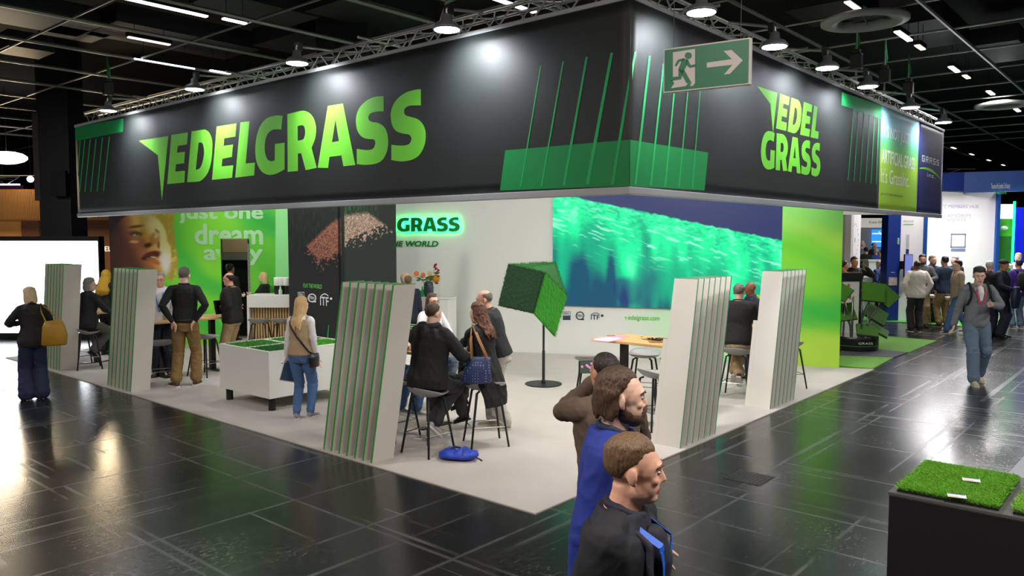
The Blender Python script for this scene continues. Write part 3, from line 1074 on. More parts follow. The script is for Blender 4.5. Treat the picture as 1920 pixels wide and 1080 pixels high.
scr = thing('led_screen', 'large glowing screen showing blurred emerald turf under a navy sky', 'screen', (WALL_P[0], WALL_P[1], 0), ANG_W)
zb0 = FW.uz(1040, 572.5)[1]
MB().box(uS0, uS1, -0.03, 0.0, zb0, WH).build('housing', BLACKM, scr)
picture('display', mat_paint('screen_picture', 0.35, 1.25), scr, uS0, uS1, zb0, WH, 330, 190, screen_paint, y=-0.034)

# lime streaked panel at the wall's open end
def lime_wall_paint(u, z):
    px, py = to_px(FW, u, z)
    s = py - 380 + (px - 1465) * -0.30
    w = vnoise(px * 0 + 3, s + 26 * vnoise(px, py, 0.012, 0.006, 11), 0.1, 0.020, 12)
    c = np.zeros(u.shape + (3,)) + np.array(lin('#7fd53c'))
    c = blend(c, '#b4e04a', sstep(0.45, 0.85, w))
    c = blend(c, '#35b83a', sstep(0.42, 0.1, w))
    c = blend(c, '#37b845', np.exp(-((py - 590 + (px - 1520) * .25) / 30) ** 2) * 0.8)
    return blend(c, '#8fdc7a', sstep(470, 380, py) * 0.75)
lw = thing('lime_wall_panel', 'tall lime green streaked wall panel at the open end of the back wall', 'wall panel', (WALL_P[0], WALL_P[1], 0), ANG_W)
MB().box(uS1, uL, -0.05, 0.0, CZ, WH).build('panel_core', mat('lime_edge', '#79c93a', 0.5), lw)
picture('printed_face', mat_paint('lime_wall_print', 0.45), lw, uS1, uL, CZ, WH, 40, 120, lime_wall_paint, y=-0.054)

# ------------------------------------------------------------------ portrait mural with doorway
MY = 17.4
MX0, MX1 = at_depth(207, 500, MY)[0], at_depth(570, 500, MY)[0]
FM = Face((MX0, MY), 0.0)
du0, du1, dz = FM.uz(413, 500)[0], FM.uz(470, 500)[0], FM.uz(440, 447)[1]
def mural_paint(u, z):
    px, py = to_px(FM, u, z)
    X, Y = 200 + 0 * px + (px - 200), py
    zx, zy = (px - 200) * 7.714, (py - 380) * 7.714     # layout of the print
    s = zy * 0.9 + zx * -0.55
    w = vnoise(zx, s + 200 * vnoise(zx, zy, .002, .002, 20), .0006, .0032, 21)
    c = np.zeros(px.shape + (3,)) + np.array(lin('#4fce45'))
    c = blend(c, '#86e83f', sstep(.45, .8, w))
    c = blend(c, '#25b148', sstep(.45, .12, w))
    c = blend(c, '#3fb83a', sstep(420, 470, px) * .45)
    c = blend(c, '#9df59c', sstep(515.5, 517.5, px))
    g = lambda cx, cy, rx, ry, a=0: np.exp(-((((zx - cx) * math.cos(a) + (zy - cy) * math.sin(a)) / rx) ** 2 + ((-(zx - cx) * math.sin(a) + (zy - cy) * math.cos(a)) / ry) ** 2))
    def ell(cx, cy, rx, ry, a=0, soft=.18):
        q = np.sqrt((((zx - cx) * math.cos(a) + (zy - cy) * math.sin(a)) / rx) ** 2 + ((-(zx - cx) * math.sin(a) + (zy - cy) * math.cos(a)) / ry) ** 2)
        return sstep(1 + soft, 1 - soft, q)
    cur = vnoise(zx, zy, .012, .012, 22) * .6 + vnoise(zx, zy, .03, .03, 23) * .4
    # curly light hair behind the face
    hair = np.maximum.reduce([ell(800, 260, 170, 260), ell(880, 560, 110, 240), ell(930, 860, 100, 260), ell(560, 150, 420, 180)])
    hair = hair * sstep(.22, .42, cur + .35 * hair)
    c = blend(c, '#b9a53a', hair)
    c = blend(c, '#e0d060', hair * sstep(.5, .75, cur) * .9)
    dark = np.maximum(ell(180, 430, 330, 420, -.3), ell(60, 800, 140, 520)) * sstep(620, 430, zx)
    c = blend(c, '#2b1c1c', dark)
    # face: lit from the upper right
    face = np.maximum.reduce([ell(470, 560, 400, 420, .35, .06), ell(640, 760, 290, 330, .2, .06), ell(560, 1050, 230, 330, 0, .1), ell(250, 900, 210, 500, 0, .15)])
    lit = sstep(-260, 380, (zx - 430) * .85 - (zy - 560) * .42 - 60 * g(560, 600, 140, 120))
    fc = np.zeros(px.shape + (3,)) + np.array(lin('#5e3628'))
    fc = blend(fc, '#aa693e', sstep(.05, .42, lit))
    fc = blend(fc, '#d8a64a', sstep(.38, .66, lit))
    fc = blend(fc, '#f0eaa0', sstep(.66, .98, lit))
    wf = face[..., None]
    c = c * (1 - wf) + fc * wf
    c = blend(c, '#d9b957', g(520, 260, 190, 70, -.5) * .75)
    c = blend(c, '#3a2018', ell(420, 345, 115, 20, -.12, .5) * .85)          # brow
    c = blend(c, '#2c1a14', ell(420, 450, 100, 38, .05, .5) * .85)           # eye socket
    c = blend(c, '#93a577', ell(425, 470, 46, 18, 0, .4))                    # eye
    c = blend(c, '#2c3a24', ell(440, 462, 18, 12, 0, .4))
    c = blend(c, '#e3b069', ell(400, 565, 62, 17, 0, .6) * .9)
    c = blend(c, '#6b3b22', ell(730, 410, 45, 16, .7, .5) * .8)
    c = blend(c, '#b9772f', ell(690, 520, 75, 90, .5, .4) * .8)              # nose
    c = blend(c, '#3a1d15', ell(600, 615, 62, 36, -.25, .5) * .95)
    c = blend(c, '#a34a20', ell(750, 610, 22, 60, 0, .4) * .9)
    c = blend(c, '#f3dd8a', ell(720, 480, 26, 34, .5, .6) * .8)
    c = blend(c, '#65261f', ell(650, 765, 145, 62, -.28, .25))               # mouth
    c = blend(c, '#3a1512', ell(590, 800, 92, 26, -.15, .3))
    c = blend(c, '#d9c58a', ell(680, 790, 48, 12, .12, .4) * .9)
    c = blend(c, '#b3643a', ell(690, 850, 120, 34, .35, .3) * .9)
    c = blend(c, '#f4f1ec', ell(850, 860, 70, 150, -.1, .6) * .85)
    c = blend(c, '#3a211d', sstep(400, 60, zx) * face * .6)
    return c
def door_mask(u, z):
    return (u > du0 + .01) & (u < du1 - .01) & (z < dz - .01)
mu = thing('mural_wall', 'green printed mural wall with a huge upward looking face and pale words', 'mural', (MX0, MY, 0), 0)
picture('printed_face', mat_paint('mural_print', 0.55), mu, 0, MX1 - MX0, CZ, WH, 230, 190, mural_paint, y=0.0, mask=door_mask)
MURBK = mat('mural_board', '#3f9a3c', 0.6)
MB().box(0, du0, 0.004, 0.10, CZ, WH).box(du1, MX1 - MX0, 0.004, 0.10, CZ, WH).box(du0, du1, 0.004, 0.10, dz, WH).build('board', MURBK, mu)
PALEW = mat('pale_green_letters', '#b6ecb4', 0.55)
for s, bl, tr in (('just one', (338, 418), (492, 386)), ('dream', (367, 457.5), (491.5, 421)), ('away', (384, 496), (491.5, 468))):
    a0, b0 = FM.uz(*bl), FM.uz(*tr)
    o = text_mesh('lettering', s, PALEW, mu, a0[0], a0[1], height=b0[1] - a0[1], width=b0[0] - a0[0], y=-0.006, bold=0.035)
    if s == 'away':      # the door opening cuts through this word
        bm = bmesh.new()
        bm.from_mesh(o.data)
        for cx, nx, keep_in in ((du0, 1, 0), (du1, 1, 0)):
            bmesh.ops.bisect_plane(bm, geom=bm.verts[:] + bm.edges[:] + bm.faces[:], plane_co=(cx, 0, 0), plane_no=(nx, 0, 0))
        bmesh.ops.delete(bm, geom=[f for f in bm.faces if du0 < f.calc_center_median().x < du1], context='FACES')
        bm.to_mesh(o.data)
        bm.free()
    if s == 'dream':
        bm = bmesh.new()
        bm.from_mesh(o.data)
        for co_, no_ in (((du0, 0, 0), (1, 0, 0)), ((du1, 0, 0), (1, 0, 0)), ((0, 0, dz), (0, 0, 1))):
            bmesh.ops.bisect_plane(bm, geom=bm.verts[:] + bm.edges[:] + bm.faces[:], plane_co=co_, plane_no=no_)
        bmesh.ops.delete(bm, geom=[f for f in bm.faces if du0 < f.calc_center_median().x < du1 and f.calc_center_median().z < dz], context='FACES')
        bm.to_mesh(o.data)
        bm.free()

# storeroom seen through the doorway
t = thing('storeroom_box', 'dark storeroom behind the doorway cut in the green mural', 'storeroom', (MX0, MY, 0), 0)
MB().box(du0 - .5, du1 + .5, 1.6, 1.66, 0, WH).build('rear_wall', mat('storeroom_black', '#17181a', 0.7), t)
MB().box(du0 - .5, du1 + .3, 1.50, 1.59, 2.04, 2.75).build('cardboard_top', mat('raw_board', '#c9a98a', 0.7), t)
MB().box(du0 - .5, du1 + .3, 1.40, 1.58, 1.86, 2.03).build('metal_beam', mat('grey_beam', '#8f8d88', 0.5, 0.3), t)
MB().box(du0 + .30, du1 + .05, 1.2, 1.24, 0.5, 1.75).build('white_board', mat('storeroom_white', '#c6c6c4', 0.6), t)
MB().tube([(du0, 1.3, 2.62), (du0 + .35, 1.25, 2.56), (du1, 1.3, 2.66)], 0.012, 5).build('cable', BLACK, t)
MB().box(du0 - .2, du1 + .2, .70, .80, 2.62, 2.68).build('added_glow_strip', mat('storeroom_fill_glow', '#ffffff', .5, emit='#fff4e6', estr=6), t)  # glowing strip added to brighten the dark storeroom
b = MB().box(du1 - .10, du1 + .02, 0.10, 0.16, CZ, dz).build('slotted_upright', mat('galvanised_upright', '#9a9c98', 0.45, 0.5), t)
b = MB()
for k in range(26):
    b.box(du1 - .055, du1 - .03, 0.095, 0.11, .1 + k * .09, .14 + k * .09)
b.build('slots', BLACK, t)

# ------------------------------------------------------------------ black turf-print panels (a corner turned to the aisle)
PB = np.array([-3.04, 14.0])
PA = PB + DL * 1.64
PC = PB + DR * 1.286
FA, FB = Face(PA, ANG_L), Face(PB, ANG_R)
def granule_paint(face, lightc, mid, edge):
    def f(u, z):
        px, py = to_px(face, u, z)
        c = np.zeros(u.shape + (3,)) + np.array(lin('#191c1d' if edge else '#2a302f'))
        r1 = np.random.RandomState(3 if edge else 4)
        n = r1.rand(*u.shape)
        # slanting bed of cork granules between a ragged lower and an upper line
        top = np.where(px < 640, 448 + (640 - px) * 0.24 - (px - 541) * .0 - 40 * sstep(560, 640, px), 398 + np.abs(px - 690) * .12 + (640 - px) * 0.0 + (px > 690) * (px - 690) * .62)
        low = np.where(px < 600, 450 + (px - 545) * 1.05, 505 - (px - 600) * 0.40)
        low = np.where(px < 640, low, 472 - (px - 640) * .42)
        lowj = low + 14 * (vnoise(px, py, .25, .25, 31) - .5) + 10 * (n - .5)
        inb = (py > top + 6 * (n - .5)) & (py < lowj)
        sh = (.45 + .55 * n) * (.75 + .5 * vnoise(px, py, .3, .3, 33))
        gran = np.array(lin(mid))[None, None] * sh[..., None] + np.array(lin(lightc))[None, None] * (n > .72)[..., None] * .5
        gap = sstep(low - 45, low + 8, py) * (vnoise(px, py, .35, .35, 34) < (.25 + .55 * sstep(low - 40, low + 5, py)))
        w = (inb & (gap < .5)).astype(float)[..., None]
        c = c * (1 - w) + gran * w
        gr = (py < top) * sstep(.45, .8, vnoise(px, py, .8, .10, 35)) * (.3 + .7 * n)
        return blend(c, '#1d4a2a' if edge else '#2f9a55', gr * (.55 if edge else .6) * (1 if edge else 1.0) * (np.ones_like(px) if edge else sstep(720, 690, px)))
    return f
bp_ = thing('turf_print_panel', 'tall black panel printed with reddish cork granules and three white marks', 'wall panel', (PA[0], PA[1], 0), ANG_L)
L_A = 1.64
MB().box(0, L_A, 0.004, 0.08, CZ, WH).build('panel_core', BLACKM, bp_)
picture('printed_face', mat_paint('granule_print', 0.6), bp_, 0, L_A, CZ, WH, 150, 290, granule_paint(FA, '#c48f74', '#8a5645', True), y=0.0)
marks(FA, bp_, mat('white_ink', '#e9ebea', 0.6), (565, 558, 6, 10.5), (585.5, 558.5), (601, 550, 623, 572), 8.2)
text_px('tagline', 'PLAY THE WORLD', FA, LG, bp_, (569, 539), (604, 533.5), bold=0.02, shear=0.15)
poly_mesh('stripe', [FA.loop([(613, 640), (615.5, 640), (617.5, 609), (616.5, 609)])], STRIPE_GREEN, bp_, y=-0.006)
bp2 = thing('turf_print_panel', 'tall black panel printed with pale beige cork granules, next to the white wall', 'wall panel', (PB[0], PB[1], 0), ANG_R)
MB().box(0, 1.286, 0.004, 0.08, CZ, WH).build('panel_core', BLACKM, bp2)
picture('printed_face', mat_paint('granule_print', 0.6), bp2, 0, 1.286, CZ, WH, 150, 290, granule_paint(FB, '#f0d8c4', '#b99a86', False), y=0.0)

# ------------------------------------------------------------------ bar counter
BX0, BX1, BY = at_depth(467, 600, 16.5)[0], at_depth(575, 600, 16.5)[0], 16.5
bar = thing('bar_counter', 'white bar counter with vertical wooden slat front under the mural', 'bar counter', (BX0, BY, CZ), 0)
bl_ = BX1 - BX0
MB().box(0, bl_, -0.12, 0.5, 0.92, 1.18).build('counter_top', WHITE, bar, bevel=0.006)
MB().box(0, 0.05, -0.12, 0.5, 0, 0.92).build('side_panel', WHITE, bar)
MB().box(0.05, bl_, 0.02, 0.5, 0, 0.92).build('body', mat('dark_wood_backing', '#6a5236', 0.6), bar)
b = MB()
k = 0.07
while k < bl_:
    b.box(k, k + 0.032, -0.01, 0.02, 0.02, 0.92)
    k += 0.058
b.build('slat_front', mat('light_oak_slat', '#d3b27c', 0.5), bar)
def on_bar(px, dy):
    return at_depth(px, 553, 16.5 + dy)[0], 16.5 + dy, CZ + 1.18
for i, px in enumerate((520.5, 527.5, 537.5)):
    x, y, z = on_bar(px, .22)
    t = thing('canister', 'white round canister on the bar counter, %s from the barista' % ['first', 'second', 'third'][i], 'canister', (x, y, z), 0, 'white canisters on the bar')
    MB().lathe([(0.055, 0.18), (0.07, 0.19), (0.075, 0.2), (0.075, 0.34), (0.07, 0.36), (0.001, 0.365)], n=20).build('body', mat('white_ceramic', '#f1f1ee', 0.3), t, smooth=True)
    MB().lathe([(0.06, 0), (0.06, 0.18)], n=16).build('stand', BLACKM, t)
x, y, z = on_bar(526, .3)
t = thing('drinks_tray', 'black drinks tray behind the bottle on the bar', 'tray', (x, y, z), 0)
MB().box(-.16, .3, .08, .2, 0.0, 0.22).build('tray_body', BLACKM, t, bevel=.01)
x, y, z = on_bar(526, -.02)
t = thing('water_bottle', 'small clear green bottle standing on the bar counter', 'bottle', (x, y, z), 0)
MB().lathe([(0.035, 0), (0.04, 0.02), (0.04, 0.1), (0.015, 0.14), (0.014, 0.18)], n=14).build('glass', mat('pale_green_glass', '#b8dcc0', 0.1), t, smooth=True)

# ------------------------------------------------------------------ tables
def bar_table(label, cx, cy, length, width, ang, h=0.98, cols=(0.3,)):
    t = thing('bar_table', label, 'table', (cx, cy, CZ), ang, 'oak bar tables')
    MB().box(-length / 2, length / 2, -width / 2, width / 2, h - 0.035, h).build('tabletop', OAK, t, bevel=0.004)
    for c in (-1, 1):
        x = c * (length / 2 - 0.28)
        MB().box(x - .045, x + .045, -.045, .045, 0.012, h - 0.035).build('column', BLACK, t)
        MB().box(x - .05, x + .05, -width * .36, width * .36, 0, 0.014).build('foot_plate', BLACK, t)
    return t
AD = math.atan2(DL[1], DL[0])
bar_table('oak bar table the four talking visitors share, behind the slatted partition', -1.42, 10.22, 1.75, .72, AD)
TR = np.array([1.116, 10.9]) - DL * .70 + DR * .39
bar_table('oak bar table with pink papers and snack plates', TR[0], TR[1], 1.40, .78, AD)
TK = np.array([-5.72, 13.75])
bar_table('oak bar table between the man in a white shirt and the man in khaki trousers', TK[0], TK[1], 1.5, .7, ANG_R)
bar_table('oak bar table in front of the glowing white screen', -8.35, 15.3, 1.6, .7, AD)
bar_table("oak bar table where two men sit between the white slatted partitions", 4.18, 12.60, .60, .50, AD)

# ------------------------------------------------------------------ stools
def make_stool(label):
    t = thing('bar_stool', label, 'bar stool', (0, 0, CZ), 0, 'grey shell bar stools')
    hs = 0.70
    n, m = 20, 8
    v, f = [], []
    def sh(rr, a):
        x, y = 0.235 * rr * math.copysign(abs(math.cos(a)) ** .8, math.cos(a)), 0.20 * rr * math.copysign(abs(math.sin(a)) ** .8, math.sin(a))
        back = max(0, -y / 0.20)
        z = hs - 0.055 + 0.080 * rr ** 2.2 * (.62 + .75 * back)
        return x, y, z
    for s, off in ((0, 0), (1, -0.018)):
        v.append((0, 0, hs - 0.055 + off))
        for i in range(1, m + 1):
            for k in range(n):
                x, y, z = sh(i / m, 2 * math.pi * k / n)
                g = 1 - .02 * s
                v.append((x * g, y * g, z + off * (1 if i < m else .6)))
    S = 1 + n * m
    for s in (0, 1):
        o = s * S
        for k in range(n):
            k2 = (k + 1) % n
            f.append((o, o + 1 + k, o + 1 + k2) if s == 0 else (o, o + 1 + k2, o + 1 + k))
            for i in range(m - 1):
                a, b2, c, d = o + 1 + i * n + k, o + 1 + (i + 1) * n + k, o + 1 + (i + 1) * n + k2, o + 1 + i * n + k2
                f.append((a, b2, c, d) if s == 0 else (d, c, b2, a))
    o2 = S
    for k in range(n):
        k2 = (k + 1) % n
        f.append((1 + (m - 1) * n + k, o2 + 1 + (m - 1) * n + k, o2 + 1 + (m - 1) * n + k2, 1 + (m - 1) * n + k2))
    MB().add(v, f).build('seat', GREY_SHELL, t, smooth=True)
    for sx in (-1, 1):
        for sy in (-1, 1):
            MB().tube([(sx * .10, sy * .09, hs - .065), (sx * .135, sy * .12, hs - .085), (sx * .22, sy * .20, 0.0)], [.014, .015, .012], 8).build('leg', BLACK, t, smooth=True)
    z = .23
    a, b2 = .192, .174
    MB().tube([(-a, -b2, z), (a, -b2, z), (a, b2, z), (-a, b2, z), (-a, -b2, z)], .007, 6).build('footrest', CHROME, t)
    return t
STOOLS = []
STOOL0 = make_stool('grey bar stool')
def stool(px, py, rz, label, first=[True], depth=None):
    p = ground(px, py) if depth is None else at_depth(px, py, depth)
    if first[0]:
        first[0] = False
        s = STOOL0
        s.location = (p[0], p[1], CZ)
        s.rotation_euler = (0, 0, rz)
        s['label'] = label
    else:
        s = dup(STOOL0, (p[0], p[1], CZ), rz, label)
    STOOLS.append((p[0], p[1]))
    return p
# local +Y of a stool is its front; rz turns it
S1 = stool(803, 850, ANG_R - math.pi / 2, 'grey bar stool carrying the man in the black hooded jacket')
S2 = stool(911, 834, ANG_R - math.pi / 2 + 1.0, 'grey bar stool carrying the curly haired woman in black')
S3 = stool(742, 822, ANG_R - math.pi / 2, 'grey bar stool half hidden by the slatted partition, under a visitor in jeans')
S4 = stool(1226, 803, ANG_R - math.pi / 2 - .4, 'empty grey bar stool standing in front of the table with pink papers')
S5 = stool(1207, 752, ANG_R + math.pi / 2 + .3, 'empty grey bar stool tucked behind another one at the table with pink papers')
S6 = stool(1108, 765, ANG_R - math.pi / 2 + .5, 'empty grey bar stool just behind the man filming with a phone')
S7 = stool(1268, 772, ANG_R - math.pi / 2, 'empty grey bar stool almost hidden behind the white slatted partition')
S8 = stool(1381, 745, ANG_R - math.pi / 2 + .2, 'grey bar stool carrying the man with khaki trousers and dark red trainers')
S9 = stool(1476, 727, 0.2, 'bar stool with one leg showing past the white slatted partition by the lime panel')
S10 = stool(167, 692, ANG_R - math.pi / 2 - .3, 'grey bar stool carrying the grey haired person near the glowing screen')
S11 = stool(153, 680, 0.3, 'grey bar stool partly hidden by the farthest slatted partition')
S12 = stool(300, 722, .5, 'grey bar stool in front of the man in a white shirt')
S13 = stool(288, 703, 1.0, 'grey bar stool close to the slatted partition beside the man in a white shirt')
S14 = stool(386, 705, -.4, 'grey bar stool to the right of the man in khaki trousers'.replace('to the right of', 'just past'))
S15 = stool(488, 640, 0.0, 'grey bar stool at the bar counter nearest the doorway', depth=16.0)
S16 = stool(531, 640, 0.0, 'grey bar stool at the bar counter nearest the black panel', depth=16.0)

# ------------------------------------------------------------------ leaning slat partitions
EDGE_GLARE = mat('glare_green_edge', '#4f9a6c', 0.5)  # same green edge, with the glare painted in as a paler tone
SLAT = mat('white_slat_board', '#d9d4cb', 0.5)
def partition(label, p_front, row_dir, depth_dir, row_len, n=7, width=0.30, h=1.91, lean=0.38, extra=False):
    p_front = np.array(p_front[:2])
    t = thing('slat_partition', label, 'partition', (p_front[0], p_front[1], CZ), 0, 'leaning slatted partitions')
    th = 0.013 if extra else 0.02
    eg = EDGE_GLARE if extra else EDGE_GREEN
    rd, dd = np.array(row_dir), np.array(depth_dir)
    ln = lean
    for i in range(n):
        o = rd * (row_len * i / (n - 1))
        def P(a, w, z):
            q = o + rd * (a + ln[0] * z / h) + dd * (w + ln[1] * z / h)
            return (q[0], q[1], z)
        quad = lambda w0, w1, z: [P(0, w0, z), P(th, w0, z), P(th, w1, z), P(0, w1, z)]
        cr = rd[0] * dd[1] - rd[1] * dd[0]
        fx = lambda q: q if cr > 0 else q[::-1]
        e = 0.006
        s = MB().hexa(fx(quad(e, width, 0)), fx(quad(e, width, h - e))).build('slat', SLAT, t)
        MB().hexa(fx(quad(0, e, 0)), fx(quad(0, e, h))).hexa(fx(quad(e, width, h - e)), fx(quad(e, width, h))).build('green_edge', eg, s)
    if extra:
        P0 = lambda w, z: [(dd[0] * w_ + rd[0] * (a + ln[0] * z / h), dd[1] * w_ + rd[1] * (a + ln[0] * z / h), z) for a, w_ in ((0.002, w), (th, w), (th, w + .06), (0.002, w + .06))]
        MB().hexa(fx(P0(width + .002, 0)), fx(P0(width + .002, 1.2))).build('short_slat', SLAT, t)
    return t
pf = ground(697, 871)
a_ = ground(607, 845)
RL = float(np.linalg.norm(a_[:2] - pf[:2]))
partition('slatted leaning partition with green edges nearest the aisle corner, before the hooded visitor', pf, DL, DR, RL, lean=(-0.38, 0))
partition('slatted leaning partition standing before the man in a white shirt', ground(245, 736.6), DL, DR, RL, lean=(-0.38, 0))
partition('slatted leaning partition farthest along the aisle, by the glowing screen', ground(111, 697), DL, DR, RL, lean=(-0.38, 0))
pr = ground(1275, 843)
RR = float(np.linalg.norm(ground(1346, 817)[:2] - pr[:2]))
partition('bright white slatted partition beside the two passing men', pr, DR, DL, RR, lean=(0.38, 0), width=.31, extra=True)
partition('bright white slatted partition standing before the lime panel', ground(1443.6, 769), DR, DL, RR, lean=(0.38, 0), width=.31, extra=True)

# ================================================================== TURF CUBE SCULPTURE
def turf_mat(name, base, tip=None, bump=0.6):
    return mat(name, base, 0.9, noise=0.45, nscale=70, bump=bump, bscale=160, sheen=0.1)
cg = ground(1019, 722)
t = thing('turf_cube_sculpture', 'tilted cube sculpture in artificial turf with painted light and shade on a black pole', 'sculpture', (cg[0], cg[1], CZ), 0)
MB().lathe([(0.001, 0), (0.29, 0), (0.30, 0.006), (0.30, 0.016), (0.05, 0.02), (0.001, 0.02)], n=40).build('round_base', BLACK, t, smooth=False)
MB().lathe([(0.032, 0.02), (0.032, 0.07), (0.024, 0.08), (0.024, 0.55), (0.018, 0.56), (0.018, 1.15)], n=14).build('pole', BLACK, t)
def cp_(px, py, dy):
    q = at_depth(px, py, cg[1] + dy)
    return np.array([q[0] - cg[0], q[1] - cg[1], q[2] - CZ])
V_, A_, AC_, C_ = cp_(1022, 511, -.30), cp_(953, 496, 0.0), cp_(934, 573, .06), cp_(1001, 588, -.26)
B_, BC_, T_ = cp_(1063, 555, .10), cp_(1040, 631, .14), cp_(1041, 491, .30)
def turf_panel(name, quad, m, label):
    q = [np.array(p) for p in quad]
    n = np.cross(q[1] - q[0], q[3] - q[0])
    n /= np.linalg.norm(n)
    if n[1] > 0:
        n = -n
        q = [q[0], q[3], q[2], q[1]]
    R_ = 26
    b = MB()
    rnd = np.random.RandomState(3)
    def pt(u, v, h):
        p = (q[0] * (1 - u) + q[1] * u) * (1 - v) + (q[3] * (1 - u) + q[2] * u) * v
        return p + n * h
    for i in range(R_ + 1):
        for j in range(R_ + 1):
            e = 1.0 if (i in (0, R_) or j in (0, R_)) else 0
            b.v.append(tuple(pt(i / R_, j / R_, .010 + rnd.rand() * .012 - e * .012) + rnd.randn(3) * .004 * e))
    for i in range(R_):
        for j in range(R_):
            a = i * (R_ + 1) + j
            b.f.append((a, a + R_ + 1, a + R_ + 2, a + 1))
            b.mi.append(0)
    b.cur = 0
    o = len(b.v)
    for c in (0.0, -0.03):
        for k in range(4):
            b.v.append(tuple(q[k] + n * c))
    for k in range(4):
        k2 = (k + 1) % 4
        b.f.append((o + k, o + k2, o + 4 + k2, o + 4 + k))
        b.mi.append(0)
    b.f.append((o + 7, o + 6, o + 5, o + 4))
    b.mi.append(0)
    ob = b.build(name, m, t)
    ob['label'] = label
    # short pile standing off the edges
    p = MB()
    for k in range(900):
        u, v = rnd.rand(2)
        if k % 2:
            if rnd.rand() < .5:
                u = round(u)
            else:
                v = round(v)
        c = pt(u, v, .008)
        d = n * .022 + rnd.randn(3) * .010
        s = np.cross(n, rnd.randn(3))
        s = s / np.linalg.norm(s) * .004
        p.add([c - s, c + s, c + d], [(0, 1, 2)])
    pl = p.build('turf_pile', m, ob)
    pl['kind'] = 'stuff'
TD, TB_, TM_ = turf_mat('shade_green_turf', '#0d3a16'), turf_mat('lit_green_turf', '#2f9a12'), turf_mat('half_lit_green_turf', '#12651a')  # one green turf; its lighting and pile direction painted as three tones
turf_panel('turf_panel', [A_, V_, C_, AC_], TD, 'turf side with shade painted as dark green')
turf_panel('turf_panel', [V_, B_, BC_, C_], TB_, 'turf side with light painted as bright green')
turf_panel('turf_panel', [A_, T_, B_, V_], TM_, 'turf top side with half light painted as mid green')
b = MB()
bk = [p + np.array([0.0, .03, 0]) for p in (A_, AC_, C_, BC_, B_, T_)]
mid = np.mean([A_, BC_, T_, AC_], 0) + np.array([0, .1, 0])
b.add(bk + [mid], [(0, 1, 6), (1, 2, 6), (2, 3, 6), (3, 4, 6), (4, 5, 6), (5, 0, 6)])
b.build('back_shell', BLACK, t)

# ================================================================== SAMPLE BOXES
def sample_box(label, corner, la, lb, h0, h1, pads, dirs=(DL, DR)):
    """corner: the corner nearest the aisle; runs la along dirs[0], lb along dirs[1]."""
    da, db = dirs
    t = thing('sample_box', label, 'display box', (corner[0], corner[1], CZ), math.atan2(db[1], db[0]))
    # local x along DR, local y along DL
    MB().box(0, lb, 0, la, h0, h1 - 0.03).build('body', WHITE, t, bevel=0.006)
    b = MB()
    fr, bar_ = 0.05, 0.05
    b.box(0, lb, 0, fr, h1 - .03, h1).box(0, lb, la - fr, la, h1 - .03, h1).box(0, fr, fr, la - fr, h1 - .03, h1).box(lb - fr, lb, fr, la - fr, h1 - .03, h1)
    b.box(lb / 2 - bar_ / 2, lb / 2 + bar_ / 2, fr, la - fr, h1 - .03, h1).box(fr, lb / 2 - bar_ / 2, la / 2 - bar_ / 2, la / 2 + bar_ / 2, h1 - .03, h1).box(lb / 2 + bar_ / 2, lb - fr, la / 2 - bar_ / 2, la / 2 + bar_ / 2, h1 - .03, h1)
    b.build('frame', WHITE, t)
    rnd = np.random.RandomState(int(la * 100))
    for i in range(2):
        for j in range(2):
            m, lab = pads[i * 2 + j]
            x0, x1 = (fr, lb / 2 - bar_ / 2) if i == 0 else (lb / 2 + bar_ / 2, lb - fr)
            y0, y1 = (fr, la / 2 - bar_ / 2) if j == 0 else (la / 2 + bar_ / 2, la - fr)
            p = MB().box(x0, x1, y0, y1, h1 - .03, h1 - .012)
            for k in range(1500):
                x, y = x0 + .01 + rnd.rand() * (x1 - x0 - .02), y0 + .01 + rnd.rand() * (y1 - y0 - .02)
                a = rnd.rand() * 6.28
                p.add([(x - .006 * math.cos(a), y - .006 * math.sin(a), h1 - .014), (x + .006 * math.cos(a), y + .006 * math.sin(a), h1 - .014), (x + rnd.randn() * .012, y + rnd.randn() * .012, h1 + .012)], [(0, 1, 2)])
            o = p.build('turf_inlay', m, t)
            o['label'] = lab
    for x in (.10, lb - .10):
        for y in (.10, la - .10):
            MB().lathe([(0.05, 0), (0.05, h0)], c=(x, y, 0), n=16).build('leg', BLACK, t)
    return t
TG1, TG2, TG3 = turf_mat('turf_olive', '#3f8f1c'), turf_mat('turf_deep', '#1c6b14'), turf_mat('turf_lime', '#4fae22')
BLUE_T = turf_mat('blue_turf', '#123a9c')
bc = at_depth(503.7, 663, 10.62)
sample_box('white sample box with green turf squares, beside the woman in a beige vest', bc, 1.32, 1.45, 0.18, 0.83,
           [(TG2, 'dark green turf inlay'), (TG1, 'olive green turf inlay'), (TG3, 'bright green turf inlay'), (TG1, 'olive green turf inlay by the far edge')])
c2 = np.array([-1.78, 12.75])
sample_box('white sample box with a blue turf square, behind the seated woman wearing glasses', c2, 1.25, 1.0, 0.18, 0.83,
           [(TG2, 'green turf inlay'), (BLUE_T, 'blue turf inlay'), (TG1, 'green turf inlay by the wall'), (TG2, 'dark green turf inlay by the wall')])

